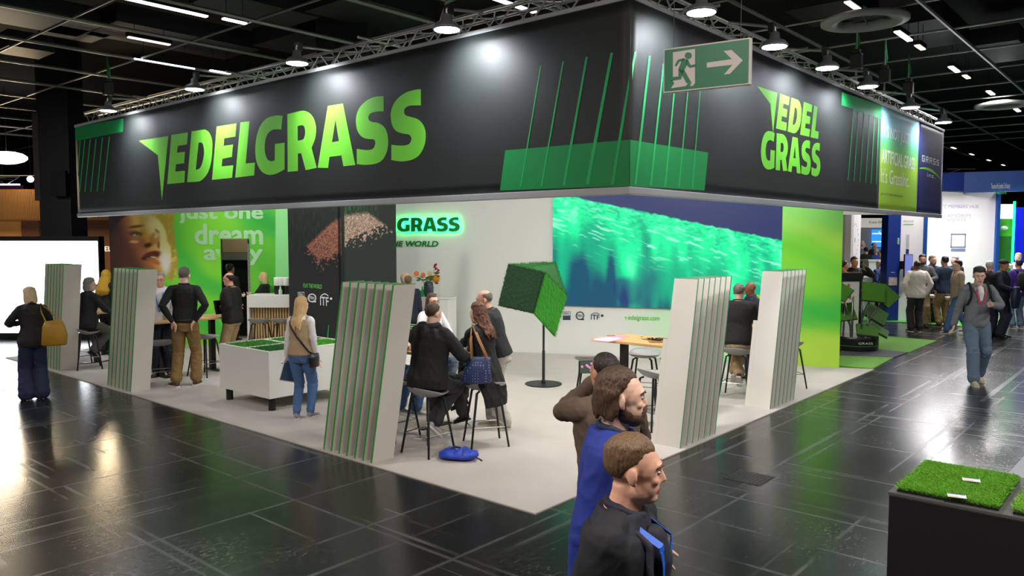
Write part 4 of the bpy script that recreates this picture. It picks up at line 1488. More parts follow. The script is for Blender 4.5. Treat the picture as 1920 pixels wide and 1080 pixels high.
# ================================================================== RECEPTION COUNTER, VASE, FLOWERS
r0, r1 = at_depth(700, 557, 15.9), at_depth(841, 557, 15.75)
cw = r1[0] - r0[0]
t = thing('reception_counter', 'plain white reception counter in front of the white back wall', 'counter', (r1[0], r1[1], CZ), ANG_W)
MB().box(-cw, 0, 0, 0.42, 0, 1.14).build('body', WHITE, t, bevel=.004)
MB().box(-cw - .01, 0.01, -0.01, .43, 1.14, 1.17).build('worktop', WHITE, t, bevel=.004)
RC_Z = CZ + 1.17
def on_rc(px, d=.18):
    q = at_depth(px, 557, 15.8 + d)
    return q[0], q[1] + (r1[0] - q[0]) * .325, RC_Z
vx, vy, vz = on_rc(802.5)
t = thing('flower_vase', 'dark ribbed glass vase standing on the white reception counter', 'vase', (vx, vy, vz), 0)
prof = []
for k in range(25):
    z = k / 24 * .30
    prof.append((.088 + .014 * math.sin(k / 24 * math.pi) + (.006 if k % 4 == 0 else 0), z))
MB().lathe([(0.001, 0)] + prof + [(.075, .30), (.07, .05), (0.001, .05)], n=24, cap=False).build('glass', mat('smoky_vase_glass', '#3b444a', 0.15, noise=.3, nscale=20), t, smooth=True)
STEM = mat('flower_stem_green', '#3d6b2a', 0.6)
PETAL = {'orange': mat('orange_petal', '#e8884a', .6), 'amber': mat('amber_petal', '#f0a51c', .6), 'cream': mat('cream_petal', '#e6cf9a', .6), 'red': mat('crimson_petal', '#9a1634', .6),
         'rust': mat('rust_petal', '#9a5a2f', .6), 'peach': mat('peach_petal', '#efc09a', .6)}
def flower(px, py, r, colr, label, kind='bloom'):
    d = on_rc(802.5)
    q = at_depth(px, py, vy + random.uniform(-.06, .08))
    base = np.array([vx + random.uniform(-.03, .03), vy + random.uniform(-.03, .03), vz + .26])
    t = thing('cut_flower', label, 'flower', base, 0, 'flowers in the vase')
    e = q - base
    MB().tube([(0, 0, -.15), e * .5 + np.array([0, 0, .03]), e], .004, 5).build('stem', STEM, t)
    b = MB()
    rnd = np.random.RandomState(int(px * 7 + py))
    if kind == 'bloom':
        for ring, (nn, tilt, rr) in enumerate(((9, .3, 1.0), (7, .8, .8), (5, 1.2, .55))):
            for k in range(nn):
                a = 2 * math.pi * k / nn + ring * .4
                ax = np.array([math.cos(a) * math.cos(tilt), -math.sin(tilt), math.sin(a) * math.cos(tilt)])
                up = np.array([-math.sin(a), 0, math.cos(a)])
                nr = np.cross(ax, up)
                M = np.stack([ax, up, nr], 1)
                b.ball(e + ax * r * rr * .55, r * .48 * rr + r * .1, r * .36, r * .1, M, n=8)
        b.ball(e + np.array([0, -r * .35, 0]), r * .3, n=8)
    else:
        for k in range(9):
            b.ball(e + np.array([rnd.randn() * .014, rnd.randn() * .01, -.02 + k * r * .22]), r * .34, r * .3, r * .3, n=6)
    b.build('bloom', PETAL[colr], t, smooth=True)
    lf = MB()
    for k in range(2):
        p = e * (.45 + .25 * k)
        s = 1 if k else -1
        lf.add([p, p + np.array([s * .05, -.01, .02]), p + np.array([s * .11, -.02, .0]), p + np.array([s * .055, -.01, -.025])], [(0, 1, 2, 3)])
    lf.build('leaf', STEM, t)
for f in ((781, 513, .055, 'orange', 'orange flower standing out at the side of the vase nearest the bald man'), (793.5, 515.5, .05, 'orange', 'orange flower just above the vase rim'),
          (806, 512.5, .055, 'cream', 'cream flower at the middle of the bouquet'), (818, 522, .085, 'amber', 'big amber yellow flower, largest of the bouquet'),
          (808, 521, .06, 'rust', 'rust coloured flower below the cream one'), (770.5, 516.5, .035, 'peach', 'small peach flower next to the bald head')):
    flower(*f)
flower(816, 503, .06, 'red', 'crimson flower spike, tallest of the bouquet', 'spike')
flower(821, 511, .05, 'red', 'short crimson flower spike over the amber flower', 'spike')
flower(819, 530, .03, 'red', 'drooping crimson bud beside the vase rim', 'spike')
x, y, z = on_rc(790, .1)
t = thing('green_bottle', 'green glass bottle beside the flower vase', 'bottle', (x, y, z), 0)
MB().lathe([(0.03, 0), (0.034, .02), (.034, .12), (.014, .17), (.013, .22)], n=14).build('glass', mat('green_glass', '#1f9a45', .12), t, smooth=True)
x, y, z = on_rc(817, .1)
t = thing('small_water_bottle', 'tiny clear water bottle with blue cap on the reception counter', 'bottle', (x, y, z), 0)
MB().lathe([(0.02, 0), (0.024, .01), (.024, .04), (.01, .055)], n=12).build('bottle_body', mat('clear_plastic', '#dfe8ee', .15), t, smooth=True)
MB().lathe([(0.014, .055), (0.014, .075), (0.001, .076)], n=12).build('cap', mat('blue_cap', '#2c5fb0', .4), t)

# ================================================================== THINGS ON TABLES
def on_table(px, py, h=.98):
    q = ground(px, py, CZ + h)
    return q[0], q[1], CZ + h
def paper(px, py, w, l, rz, m, label, name='paper_sheet', th=.003, dz=0.0):
    x, y, z = on_table(px, py)
    t = MB().box(-w / 2, w / 2, -l / 2, l / 2, 0, th).build(name, m)
    t.location = (x, y, z + dz)
    t.rotation_euler = (0, 0, rz)
    return tag(t, label, 'paper')
PINK = mat('pink_cover', '#d58fae', .5)
PAPER = mat('white_paper', '#eceaf0', .6)
paper(1139, 637, .30, .42, AD, PINK, 'pink brochure lying under a white sheet on the oak table', dz=0.0)
paper(1140, 636.5, .24, .36, AD + .05, PAPER, 'white sheet with pink border on the oak table', dz=.004)
paper(1156, 631.5, .22, .34, AD - .2, PINK, 'second pink brochure farther back on the oak table', dz=0.0)
x, y, z = on_table(1145, 631)
t = MB().tube([(-.06, 0, .005), (.06, .02, .005)], .005, 6).build('ballpoint_pen', mat('red_pen', '#a51f3a', .4))
t.location = (x, y, z + .008)
tag(t, 'dark red pen lying across the pink papers', 'pen')
def plate(px, py, label, food):
    x, y, z = on_table(px, py)
    t = thing('snack_plate', label, 'plate', (x, y, z), 0)
    if food == 'yellow':
        MB().lathe([(0.001, 0.004), (.05, .004), (.085, .014), (.088, .018), (.05, .009), (0.001, .008)], n=24).build('dish', WHITE, t, smooth=True)
        b = MB()
        rnd = np.random.RandomState(8)
        for k in range(14):
            b.ball((rnd.randn() * .03, rnd.randn() * .03, .018 + rnd.rand() * .01), .018, .012, .007, n=6)
        o = b.build('crackers', mat('cracker_yellow', '#e2b84a', .6), t, smooth=True)
        o['kind'] = 'stuff'
    else:
        MB().box(-.14, .14, -.09, .09, 0, .016).build('wood_board', mat('snack_board', '#a8743f', .5), t, bevel=.004)
        b = MB()
        rnd = np.random.RandomState(9)
        for k in range(34):
            b.ball((rnd.randn() * .05, rnd.randn() * .03, .03 + rnd.rand() * .018), .018, .015, .013, n=6)
        o = b.build('dark_berries', mat('dark_berry', '#1d1d1a', .35), t, smooth=True)
        o['kind'] = 'stuff'
plate(1214, 636, 'small white plate of yellow crackers on the oak table', 'yellow')
plate(1236, 641, 'wooden snack board heaped with dark berries on the oak table', 'dark')
x, y, z = on_table(1236, 638)
x2, y2, z2 = on_table(1259, 640)
t = thing('bottle_green', 'green bottle standing at the slatted end of the oak table', 'bottle', (x2, y2, z2), 0)
MB().lathe([(0.032, 0), (0.036, .02), (.036, .11), (.014, .16), (.013, .2)], n=14).build('glass', MATS['green_glass'], t, smooth=True)
# middle table
x, y, z = on_table(822, 657)
t = thing('folded_pouch', 'navy fabric pouch lying on the shared oak table', 'pouch', (x, y, z), .2)
MB().ball((0, 0, .035), .13, .08, .035, n=14).ball((.02, .02, .055), .10, .06, .03, n=12).build('cloth_body', mat('navy_cloth', '#1f2750', .8, bump=.3, bscale=30), t, smooth=True)
x, y, z = on_table(828, 668)
t = MB().box(-.035, .035, -.075, .075, 0, .009).build('mobile_phone', mat('phone_green_case', '#3f7a55', .3))
t.location = (x, y, z)
t.rotation_euler = (0, 0, .9)
tag(t, 'mobile phone lying flat on the shared oak table', 'phone')
# khaki table
x, y, z = on_table(309, 600)
t = thing('water_glass', 'small water glass on the table of the man in a white shirt', 'glass', (x, y, z), 0)
MB().lathe([(0.028, 0), (.034, .09), (.031, .09), (.026, .008), (.001, .008)], n=14, cap=False).build('glass', mat('olive_drink', '#8a8f55', .1), t, smooth=True)
x, y, z = on_table(288, 599)
t = MB().lathe([(0.001, 0), (.05, .004), (.075, .014), (.05, .008), (.001, .006)], n=18).build('saucer', WHITE)
t.location = (x, y, z)
tag(t, 'white saucer at the partition end of the table by the man in a white shirt', 'saucer')

# blue bag on the carpet
bg = ground(860, 862)
t = thing('blue_bag', 'bright blue fabric bag lying on the carpet beside a bar stool', 'bag', (bg[0], bg[1], CZ), -.25)
b = MB()
b.N = 16
rings = []
for k in range(13):
    u = -1 + 2 * k / 12
    w = (1 - abs(u) ** 3.5) ** .5
    rings.append((( u * .23, 0.01 * math.sin(5 * u), .052 + .010 * math.sin(9 * u)), (0, .15 * w + .004, .012 * math.sin(7 * u)), (0, 0, .05 * w * (1 + .14 * math.sin(11 * u)) + .003)))
b.loft(rings)
b.build('bag_body', mat('royal_blue_nylon', '#1838a8', .5, bump=.5, bscale=16), t, smooth=True)
MB().tube([(-.12, -.13, .05), (-.10, -.06, .11), (-.06, .05, .115), (0.02, .11, .08)], .012, 6).tube([(.08, -.12, .06), (.07, -.02, .112), (.05, .1, .085)], .012, 6).build('strap', mat('navy_strap', '#0c1a52', .6), t, smooth=True)
MB().tube([(.2, -.05, .05), (.26, -.07, .03), (.28, -.06, .012)], .008, 6).build('buckle', BLACKM, t)

# flowers / plants on the table behind the bright partition
x, y, z = on_table(1274, 643)
t = thing('orchid_pot', 'magenta orchid peeking out beside the bright slatted partition', 'orchid', (x, y, z), 0)
b = MB()
for px, py in ((1266, 585), (1263, 592), (1262, 600), (1270, 588), (1271, 597), (1266, 606)):
    q = at_depth(px, py, y) - np.array([x, y, z])
    for k in range(5):
        a = k * 1.257
        b.ball(q + np.array([math.cos(a) * .022, 0, math.sin(a) * .022]), .02, .006, .014, n=6)
b.build('blossoms', mat('magenta_petal', '#8f2a58', .6), t, smooth=True)
MB().tube([(0.01, 0, .1), (.02, 0, .3), (-.01, 0, .42)], .004, 5).build('stem', STEM, t)
MB().lathe([(.05, 0), (.065, .12), (.06, .12), (.04, .02), (.001, .02)], n=16, cap=False).build('pot', WHITE, t)
x, y, z = on_table(1432, 610)
t = thing('leafy_bouquet', 'pale green leafy posy behind the bald man between the partitions', 'plant', (x, y, z), 0)
b = MB()
rnd = np.random.RandomState(4)
for k in range(26):
    q = at_depth(1433 + rnd.randn() * 5, 558 + rnd.randn() * 3, y + rnd.randn() * .03) - np.array([x, y, z])
    b.ball(q, .03, .012, .02, n=6)
o = b.build('leaves', mat('pale_lime_leaf', '#9fd05a', .6), t, smooth=True)
MB().lathe([(.04, 0), (.05, .3), (.001, .3)], n=14).build('vase', mat('posy_vase', '#d8e0d0', .2), t)

# ================================================================== FOREGROUND PLINTH WITH TURF TILES
PH = 0.95
pc = ground(1667, 921.5, PH)
t = thing('display_plinth', 'black display plinth carrying turf samples close to the camera', 'plinth', (pc[0], pc[1], 0), math.atan2(-DL[1], -DL[0]))
# local x runs along -DL, local y along DR
PLEN = 1.9
PW_ = 0.80
MB().box(0, PLEN, 0, PW_, 0, PH - .02).build('body', mat('black_plinth_board', '#161617', .45), t, bevel=.004)
MB().box(-.004, PLEN, -.004, PW_ + .004, PH - .02, PH).build('top_board', mat('grey_plinth_top', '#4a4b49', .5), t, bevel=.003)
PRZ = math.atan2(-DL[1], -DL[0])
def turf_tile(label, x0, y0, w, l, tone, seed):
    ox = np.array([pc[0], pc[1]]) + (-DL) * x0 + DR * y0
    t = thing('turf_sample', label, 'turf sample', (ox[0], ox[1], PH), PRZ, 'turf samples on the black plinth')
    back = MB().box(0, w, 0, l, 0, .012).build('backing', BLACKM, t)
    rnd = np.random.RandomState(seed)
    N_ = 24000
    x, y = rnd.rand(N_) * (w - .01) + .005, rnd.rand(N_) * (l - .01) + .005
    a = rnd.rand(N_) * 6.28
    h = .019 + rnd.rand(N_) * .013
    wv = np.sin(x * 26 + 3 * np.sin(y * 17)) * .5 + np.sin(y * 31) * .5
    dx, dy = rnd.randn(N_) * .009 + wv * .005 - .004, rnd.randn(N_) * .009 - .003
    ed = np.minimum(np.minimum(x, w - x), np.minimum(y, l - y))
    hw = .0026
    v = np.zeros((N_, 4, 3))
    v[:, 0] = np.stack([x - hw * np.cos(a), y - hw * np.sin(a), np.full(N_, .010)], 1)
    v[:, 1] = np.stack([x + hw * np.cos(a), y + hw * np.sin(a), np.full(N_, .010)], 1)
    v[:, 2] = np.stack([x + dx * .5 + hw * .8 * np.cos(a), y + dy * .5 + hw * .8 * np.sin(a), .010 + h * .6], 1)
    v[:, 3] = np.stack([x + dx * 1.4, y + dy * 1.4, .010 + h], 1)
    me = bpy.data.meshes.new('turf_pile')
    f = (np.arange(N_)[:, None] * 4 + np.array([[0, 1, 2, 3]]))
    me.from_pydata(v.reshape(-1, 3).tolist(), [], f.tolist())
    me.materials.append(tone)
    o = bpy.data.objects.new('turf_pile', me)
    COL.objects.link(o)
    o.parent = t
    o['kind'] = 'stuff'
    MB().box(.004, w - .004, .004, l - .004, .012, .022).build('thatch', mat('brownish_thatch', '#3a5a18', .9, noise=.3, nscale=60), t)
    return t
TT1, TT2 = mat('fresh_turf_blade', '#6cae30', .6, noise=.35, nscale=40), mat('yellowish_turf_blade', '#80bb3e', .6, noise=.35, nscale=40)
turf_tile('bright green turf sample at the near edge of the black plinth with two white cards', .035, .03, .50, .34, TT1, 1)
turf_tile('bright green turf sample at the far edge of the black plinth with a white card', .035, .385, .50, .34, TT1, 2)
turf_tile('lighter green turf sample at the near edge, cut off by the picture edge', .60, .03, .50, .34, TT2, 3)
turf_tile('lighter green turf sample at the far edge, cut off by the picture edge', .60, .385, .50, .34, TT2, 4)
def card(px, py, label):
    q = ground(px, py, PH + .042)
    t = thing('sample_card', label, 'card', (q[0], q[1], PH + .038), PRZ + .25, 'white cards on the turf samples')
    MB().box(-.045, .045, -.03, .03, 0, .004).build('card_body', mat('card_white', '#e4e6ea', .4), t)
    MB().box(-.038, .01, -.024, -.004, .004, .005).build('printed_block', mat('card_yellow', '#cfc08a', .5), t)
    MB().box(-.042, .042, .016, .027, .004, .005).build('printed_bar', mat('card_navy', '#3b4a78', .5), t)
card(1821, 899, 'white card with coloured print on the far turf sample')
card(1794, 929, 'white card with coloured print on the near turf sample')
q = ground(1905, 885)
# pale platform edge past the plinth
e0_, e1_ = ground(1888, 893), ground(1932, 845)
t = MB()
d_ = (e1_ - e0_)[:2]
d_ = d_ / np.linalg.norm(d_)
n_ = np.array([d_[1], -d_[0]])
A0 = e0_[:2] - d_ * 1.2
A1 = e0_[:2] + d_ * 6
t.hexa([(A0[0], A0[1], 0), (A0[0] + n_[0] * 2, A0[1] + n_[1] * 2, 0), (A1[0] + n_[0] * 2, A1[1] + n_[1] * 2, 0), (A1[0], A1[1], 0)],
       [(A0[0], A0[1], .02), (A0[0] + n_[0] * 2, A0[1] + n_[1] * 2, .02), (A1[0] + n_[0] * 2, A1[1] + n_[1] * 2, .02), (A1[0], A1[1], .02)])
o = t.build('neighbour_carpet', mat('light_grey_carpet', '#b9bcc6', .9, bump=.2, bscale=200))
tag(o, 'light grey carpet edge of the stand beyond the black plinth', 'carpet')
# drain cover in the aisle
q = ground(1405, 896)
t = thing('floor_grate', 'dark metal grate set in the aisle floor', 'grate', (q[0], q[1], 0), ANG_R)
MB().box(-.19, .19, -.19, .19, 0.0, .004).build('plate', mat('grate_metal', '#2a2a2a', .45, .6), t)
b = MB()
for i in range(9):
    for j in range(9):
        b.box(-.17 + i * .04, -.145 + i * .04, -.17 + j * .04, -.145 + j * .04, .004, .007)
b.build('studs', mat('grate_stud', '#4a4a48', .35, .7), t)

# ================================================================== TURF DISPLAY AND MATS BESIDE THE LIME PANEL
def floor_mat(name, label, pts_px, m, z=.02):
    p = [ground(*q) for q in pts_px]
    t = MB().hexa([(a[0], a[1], 0.0) for a in p], [(a[0], a[1], z) for a in p]).build(name, m)
    return tag(t, label, 'mat')
TM1 = turf_mat('mat_turf', '#5a9a1c', .4)
floor_mat('turf_mat', 'bright turf mat lying closest to the lime panel', [(1560, 686.5), (1636, 693), (1675, 672), (1560, 668)], TM1)
floor_mat('turf_mat', 'bright turf mat lying behind the grey one at the turf display', [(1600, 652), (1704, 662), (1756, 640), (1625, 628)], TM1)
floor_mat('grey_mat', 'dark grey mat between two bright turf mats', [(1560, 668), (1675, 671.5), (1703, 662), (1600, 646)], mat('charcoal_mat', '#4c4c50', .9, noise=.2, nscale=8), .018)
dcx = ground(1601, 655)
t = thing('turf_tree_display', 'display stand holding tilted turf trays on metal rods over a black round base', 'display stand', (dcx[0], dcx[1], .018), 0)
MB().lathe([(.001, 0), (.47, 0), (.48, .02), (.48, .26), (.46, .29), (.001, .29)], n=40).build('round_base', BLACKM, t, smooth=False)
MB().lathe([(.45, .291), (.001, .292)], n=32).build('mirror_top', mat('mirror_top', '#c0c4c8', .15, .8), t)
MB().lathe([(.484, .10), (.484, .112)], n=40, cap=False).build('green_line', mat('green_line', '#2f9a3f', .4), t)
FD = Face((dcx[0], dcx[1] - .49), 0)
text_mesh('lettering', 'GRASS', PW, t, -.12, .15, height=.045, width=.3, y=-.486)
trays = [((1645, 555), 0.50, (.1, -.55, .25), 'upper tray with turf facing the aisle'), ((1700, 590), .46, (.7, -.35, 1.1), 'side tray leaning outward'), ((1570, 590), .5, (0.15, -.5, -.4), 'tray at the lime panel'),
         ((1637, 627), .5, (.75, -.15, .25), 'lowest tray'), ((1668, 602), .55, (.55, -.45, .7), 'middle tray'), ((1610, 575), .5, (-.2, -.5, -.2), 'tray seen from its grey underside')]
trays = [((1637, 548), .55, (1.0, 0.10, -.25)), ((1662, 555), .5, (.85, .75, -.5)), ((1585, 585), .5, (1.0, -.1, .1)), ((1642, 589), .6, (.55, .55, -.35)), ((1626, 620), .52, (.45, .1, -.3)), ((1580, 548), .4, (.9, -.9, 0)), ((1648, 619), .5, (.25, .5, -.4))]
TTR, TUN = turf_mat('tray_turf', '#3f7a14', .5), mat('tray_edge', '#2c3323', .5)
rodm = mat('steel_rod', '#8f9496', .3, .9)
for i, ((px, py), s, (rx, ry, rz)) in enumerate(trays):
    s *= .82
    q = at_depth(px, py, dcx[1] + (-.25 + .12 * (i % 4))) - np.array([dcx[0], dcx[1], .018])
    M = Matrix.Rotation(rz, 3, 'Z') @ Matrix.Rotation(ry, 3, 'Y') @ Matrix.Rotation(rx, 3, 'X')
    tr_ = MB()
    for z, h in ((-.02, .0),):
        c8 = [np.array(q) + np.array(M @ Vector((x * s / 2, y * s / 2, zz))) for zz in (-.025, 0) for x, y in ((-1, -1), (1, -1), (1, 1), (-1, 1))]
        tr_.hexa(c8[:4], c8[4:])
    o = tr_.build('tray', TUN, t)
    rnd = np.random.RandomState(i)
    tp = MB()
    c4 = [np.array(q) + np.array(M @ Vector((x * s / 2.04, y * s / 2.04, .004))) for x, y in ((-1, -1), (1, -1), (1, 1), (-1, 1))]
    c5 = [np.array(q) + np.array(M @ Vector((x * s / 2.04, y * s / 2.04, .022))) for x, y in ((-1, -1), (1, -1), (1, 1), (-1, 1))]
    tp.hexa(c4, c5)
    tp.build('turf', TTR, o)
    MB().tube([(q[0] * .35 + .02 * i - .05, q[1] * .3, .29), (q[0] * .5, q[1] * .5, q[2] * .5 + .1), tuple(q + np.array(M @ Vector((0, 0, -.02))))], .016, 8).build('rod', rodm, t, smooth=True)
for k in range(9):
    a = k * .7
    MB().tube([(.30 * math.cos(a), .22 * math.sin(a), .29), (.27 * math.cos(a), .2 * math.sin(a), .75 + .18 * (k % 4))], .016, 8).build('rod', rodm, t, smooth=True)

# ================================================================== STANDS IN THE BACKGROUND, FAR SIDE
def emis(name, c, s):
    return mat(name, c, .5, emit=c, estr=s)
HUBW = mat('hub_white_wall', '#f0edf0', .5)
HUBB = mat('hub_blue_fascia', '#124a9a', .45)
HUBN = mat('hub_navy_column', '#0c2f86', .45)
# hub: corner of its blue fascia
HD = 24.0
hc = at_depth(1807, 358, HD)
HZ0 = hc[2]
HZ1 = at_depth(1807, 323, HD)[2]
FH1 = Face((hc[0], hc[1]), math.atan2(-.50, .86))      # face turned to the aisle, running nearer on the right
FH0 = Face((hc[0] - 3.2, hc[1] + .30), math.atan2(-.3, 3.2))
hub = thing('members_hub_stand', 'blue and white exhibition stand across the aisle with a wide blue fascia', 'exhibition stand', (0, 0, 0), 0)
def wall_between(b, p, q, z0, z1, th=.15):
    p, q = np.array(p[:2], float), np.array(q[:2], float)
    d = (q - p) / np.linalg.norm(q - p)
    n = np.array([-d[1], d[0]]) * th
    return b.hexa([(p[0], p[1], z0), (q[0], q[1], z0), (q[0] + n[0], q[1] + n[1], z0), (p[0] + n[0], p[1] + n[1], z0)],
                  [(p[0], p[1], z1), (q[0], q[1], z1), (q[0] + n[0], q[1] + n[1], z1), (p[0] + n[0], p[1] + n[1], z1)])
hr = at_depth(1960, 372, 21.0)
wall_between(MB(), at_depth(1700, 340, HD + .2), hc, HZ0, HZ1).build('fascia', HUBN, hub)
f2 = wall_between(MB(), hc, (hc[0] + 3.4, hc[1] - 1.6), HZ0 - .05, HZ1).build('fascia', HUBB, hub)
FH = Face((hc[0], hc[1]), math.atan2(-1.6, 3.4))
def ftext(s, bl, tr, m, name='lettering', **kw):
    a, c = FH.uz(*bl), FH.uz(*tr)
    o = text_mesh(name, s, m, hub, a[0], a[1], height=c[1] - a[1], width=c[0] - a[0], y=-.01, **kw)
    o.location = (hc[0], hc[1], 0)
    o.rotation_euler = (0, 0, FH.ang)
    return o
ftext('The voice of the Synthetic Turf Industry', (1858, 357), (1894, 343), PW)
ftext('Environmental Data and More', (1864, 364), (1887, 357.5), mat('hub_green_ink', '#3fc46a', .5))
# white wall with text
w0, w1 = at_depth(1735, 500, HD + .1), at_depth(1866, 500, HD + .1)
wall_between(MB(), w0, w1, 0, HZ0).build('white_wall', HUBW, hub)
FHW = Face((w0[0], w0[1]), 0.0)
def wtext(s, bl, tr, m, **kw):
    a, c = FHW.uz(*bl), FHW.uz(*tr)
    o = text_mesh('lettering', s, m, hub, a[0], a[1], height=c[1] - a[1], width=c[0] - a[0], y=-.01, **kw)
    o.location = (w0[0], w0[1], 0)
LAV, PALEG = mat('lavender_ink', '#a9aed0', .5), mat('pale_grey_ink', '#b9bcc6', .5)
wtext('ESTC MEMBERS\' HUB', (1756, 390), (1835, 384), LAV)
wtext('AMORIM', (1775, 408), (1819, 401), PALEG)
wtext('SPORTS', (1775, 415.5), (1811, 410), PALEG)
b = MB()
a, c = FHW.uz(1782, 464), FHW.uz(1811, 438)
fr = .03
for bx in ((a[0], c[0], a[1], a[1] + fr), (a[0], c[0], c[1] - fr, c[1]), (a[0], a[0] + fr, a[1], c[1]), (c[0] - fr, c[0], a[1], c[1])):
    b.box(bx[0], bx[1], -.012, -.002, bx[2], bx[3])
o = b.build('square_frame', mat('slate_blue_ink', '#7a86a8', .5), hub)
o.location = (w0[0], w0[1], 0)
a, c = FHW.uz(1783, 471), FHW.uz(1810, 466)
o = MB().box(a[0], c[0], -.012, -.002, a[1], c[1]).build('rounded_bar', MATS['slate_blue_ink'], hub, bevel=.02)
o.location = (w0[0], w0[1], 0)
# blue post, green tube light and picture panel past the white wall
p0, p1 = at_depth(1866, 500, HD), at_depth(1872, 500, HD)
wall_between(MB(), p0, p1, 0, HZ0).build('blue_post', HUBB, hub)
p0, p1 = at_depth(1872, 500, HD + .6), at_depth(1895, 500, HD + .6)
zz = lambda py: at_depth(1880, py, HD + .6)[2]
wall_between(MB(), p0, p1, zz(560), zz(443)).build('turf_wall', turf_mat('hub_turf_wall', '#1f5a12', .4), hub)
wall_between(MB(), p0, p1, zz(443), zz(410)).build('golf_picture', mat('golf_print', '#4f8f2f', .5, noise=.5, nscale=3), hub)
wall_between(MB(), p0, p1, zz(410), zz(383)).build('light_box', emis('hub_lightbox', '#fff4ea', 2.2), hub)
MB().ball(at_depth(1883, 428, HD + .5), .12, .05, .07).build('golf_ball_print', HUBW, hub, smooth=True)
p0 = at_depth(1897.5, 500, HD + .4)
MB().tube([(p0[0], p0[1], zz(560)), (p0[0], p0[1], zz(378))], .035, 8).build('green_light_tube', emis('green_tube', '#12ff6a', 5), hub)
p0, p1 = at_depth(1901, 500, HD + .8), at_depth(1960, 500, HD + .8)
wall_between(MB(), p0, p1, 0, zz(388)).build('blue_screen', emis('deep_blue_screen', '#0414a8', 1.2), hub)
area_light('hub_fill_light', (hc[0] - 1.0, HD - 1.6, HZ0 + .5), 260, 2.2, (1, .97, .98), (math.radians(-20), 0, 0), .5)  # added fill light to brighten the hub and its visitors
MB().tube([(hc[0] - 1.4, HD - 1.6, HZ0 + .52), (hc[0] - .6, HD - 1.6, HZ0 + .52)], .012, 6).tube([(hc[0] - 1.0, HD - 1.6, HZ0 + .52), (hc[0] - 1.0, HD, HZ0 + .4)], .010, 6).build('hub_fill_bar', BLACK, hub)  # thin bar and arm added to carry the fill light

# navy column with white panel, beside it a monitor
ncd = 22.4
p0, p1 = at_depth(1663, 500, ncd), at_depth(1687, 500, ncd)
nz = at_depth(1675, 398, ncd)[2]
t = thing('navy_column', 'navy blue stand column with a small leaflet rack, on green turf', 'column', (p0[0], p0[1], 0), 0)
MB().box(0, p1[0] - p0[0], 0, .4, 0, nz + .1).build('shaft', HUBN, t, bevel=.01)
z_ = lambda py: at_depth(1675, py, ncd)[2]
u_ = lambda px: at_depth(px, 500, ncd)[0] - p0[0]
MB().box(u_(1666), u_(1682), -.03, 0, z_(535), z_(520)).build('leaflet_rack', mat('leaflet_mix', '#b9a9a4', .5, noise=.6, nscale=12), t)
MB().box(u_(1681), u_(1684.5), -.01, 0, z_(458), z_(446)).build('green_plate', mat('green_plate', '#8fc4a0', .5), t)
text_mesh('lettering', 'VIDEO', PW, t, u_(1670), z_(511.5), height=.025, width=.14, y=-.005)
p2, p3 = at_depth(1687, 500, ncd + .05), at_depth(1731, 500, ncd + .05)
t = thing('stand_wall_panel', 'white stand wall panel beside the navy column, with small grey print', 'wall panel', (p2[0], p2[1], 0), 0)
MB().box(0, p3[0] - p2[0], 0, .12, 0, nz).build('panel', HUBW, t)
MB().box(p3[0] - p2[0] - .03, p3[0] - p2[0] + .08, -.02, .14, 0, nz).build('blue_edge', HUBB, t)
u2 = lambda px: at_depth(px, 500, ncd + .05)[0] - p2[0]
text_mesh('lettering', 'PROSLIDE', mat('grey_ink', '#8b9096', .5), t, u2(1691), z_(416.5), height=.05, width=u2(1710) - u2(1691), y=-.006)
MB().box(u2(1691), u2(1710), -.006, -.002, z_(421), z_(419.5)).build('green_underline', LG, t)
MB().box(u2(1697.5), u2(1703), -.006, -.002, z_(465), z_(440)).build('grey_column_print', PALEG, t)
MB().box(u2(1697.5), u2(1703), -.006, -.002, z_(476), z_(467)).build('navy_print', MATS['navy_print'], t)
p4, p5 = at_depth(1696, 500, ncd - .3), at_depth(1714, 500, ncd - .3)
t = thing('wall_monitor', 'thin grey monitor on the white stand wall behind the man in a cream sweater', 'monitor', (p4[0], p4[1], 0), .35)
z4 = lambda py: at_depth(1705, py, ncd - .3)[2]
MB().box(0, .30, 0, .04, z4(520), z4(477)).build('bezel', BLACKM, t)
MB().box(.01, .29, -.004, 0, z4(519), z4(478)).build('display', emis('lilac_screen', '#5f68a8', .8), t)
MB().box(.1, .2, .04, .5, z4(505), z4(490)).build('bracket', BLACKM, t)

# slim lit banner between the panel and the hub
p0, p1 = at_depth(1719, 430, 26), at_depth(1731, 430, 26)
t = thing('slim_banner', 'slim bright banner with green and orange print behind the hub wall', 'banner', (p0[0], 26, 0), 0)
zq = lambda py: at_depth(1725, py, 26)[2]
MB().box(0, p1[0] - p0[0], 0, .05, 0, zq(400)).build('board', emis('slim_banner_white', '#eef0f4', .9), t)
MB().add([(0.0, -.005, zq(470)), (p1[0] - p0[0], -.005, zq(452)), (p1[0] - p0[0], -.005, zq(436)), (0, -.005, zq(428))], [(0, 1, 2, 3)]).build('green_print', LG, t)

# white lintel of the neighbouring stand behind the fascia
p0, p1 = at_depth(1570, 395, 17.9), at_depth(1765, 402, 17.9)
lz = lambda py: at_depth(1640, py, 17.9)[2]
t = thing('stand_lintel', 'white overhead beam of the neighbouring stand just under the far fascia', 'beam', (p0[0], p0[1], 0), 0)
MB().box(-.6, p1[0] - p0[0] + .02, 0, .3, lz(402), lz(402) + .5).build('beam_body', emis('lintel_white_glow', '#f4f1e4', .25), t)  # faint glow added to the white beam, which is no lamp
MB().box(-.5, -.35, 0.05, .25, 0, lz(402)).build('post', WHITE, t)
MB().box(p1[0] - p0[0] - .14, p1[0] - p0[0], 0.1, .25, lz(402) + .3, 4.7).build('hanger', ALU, t)
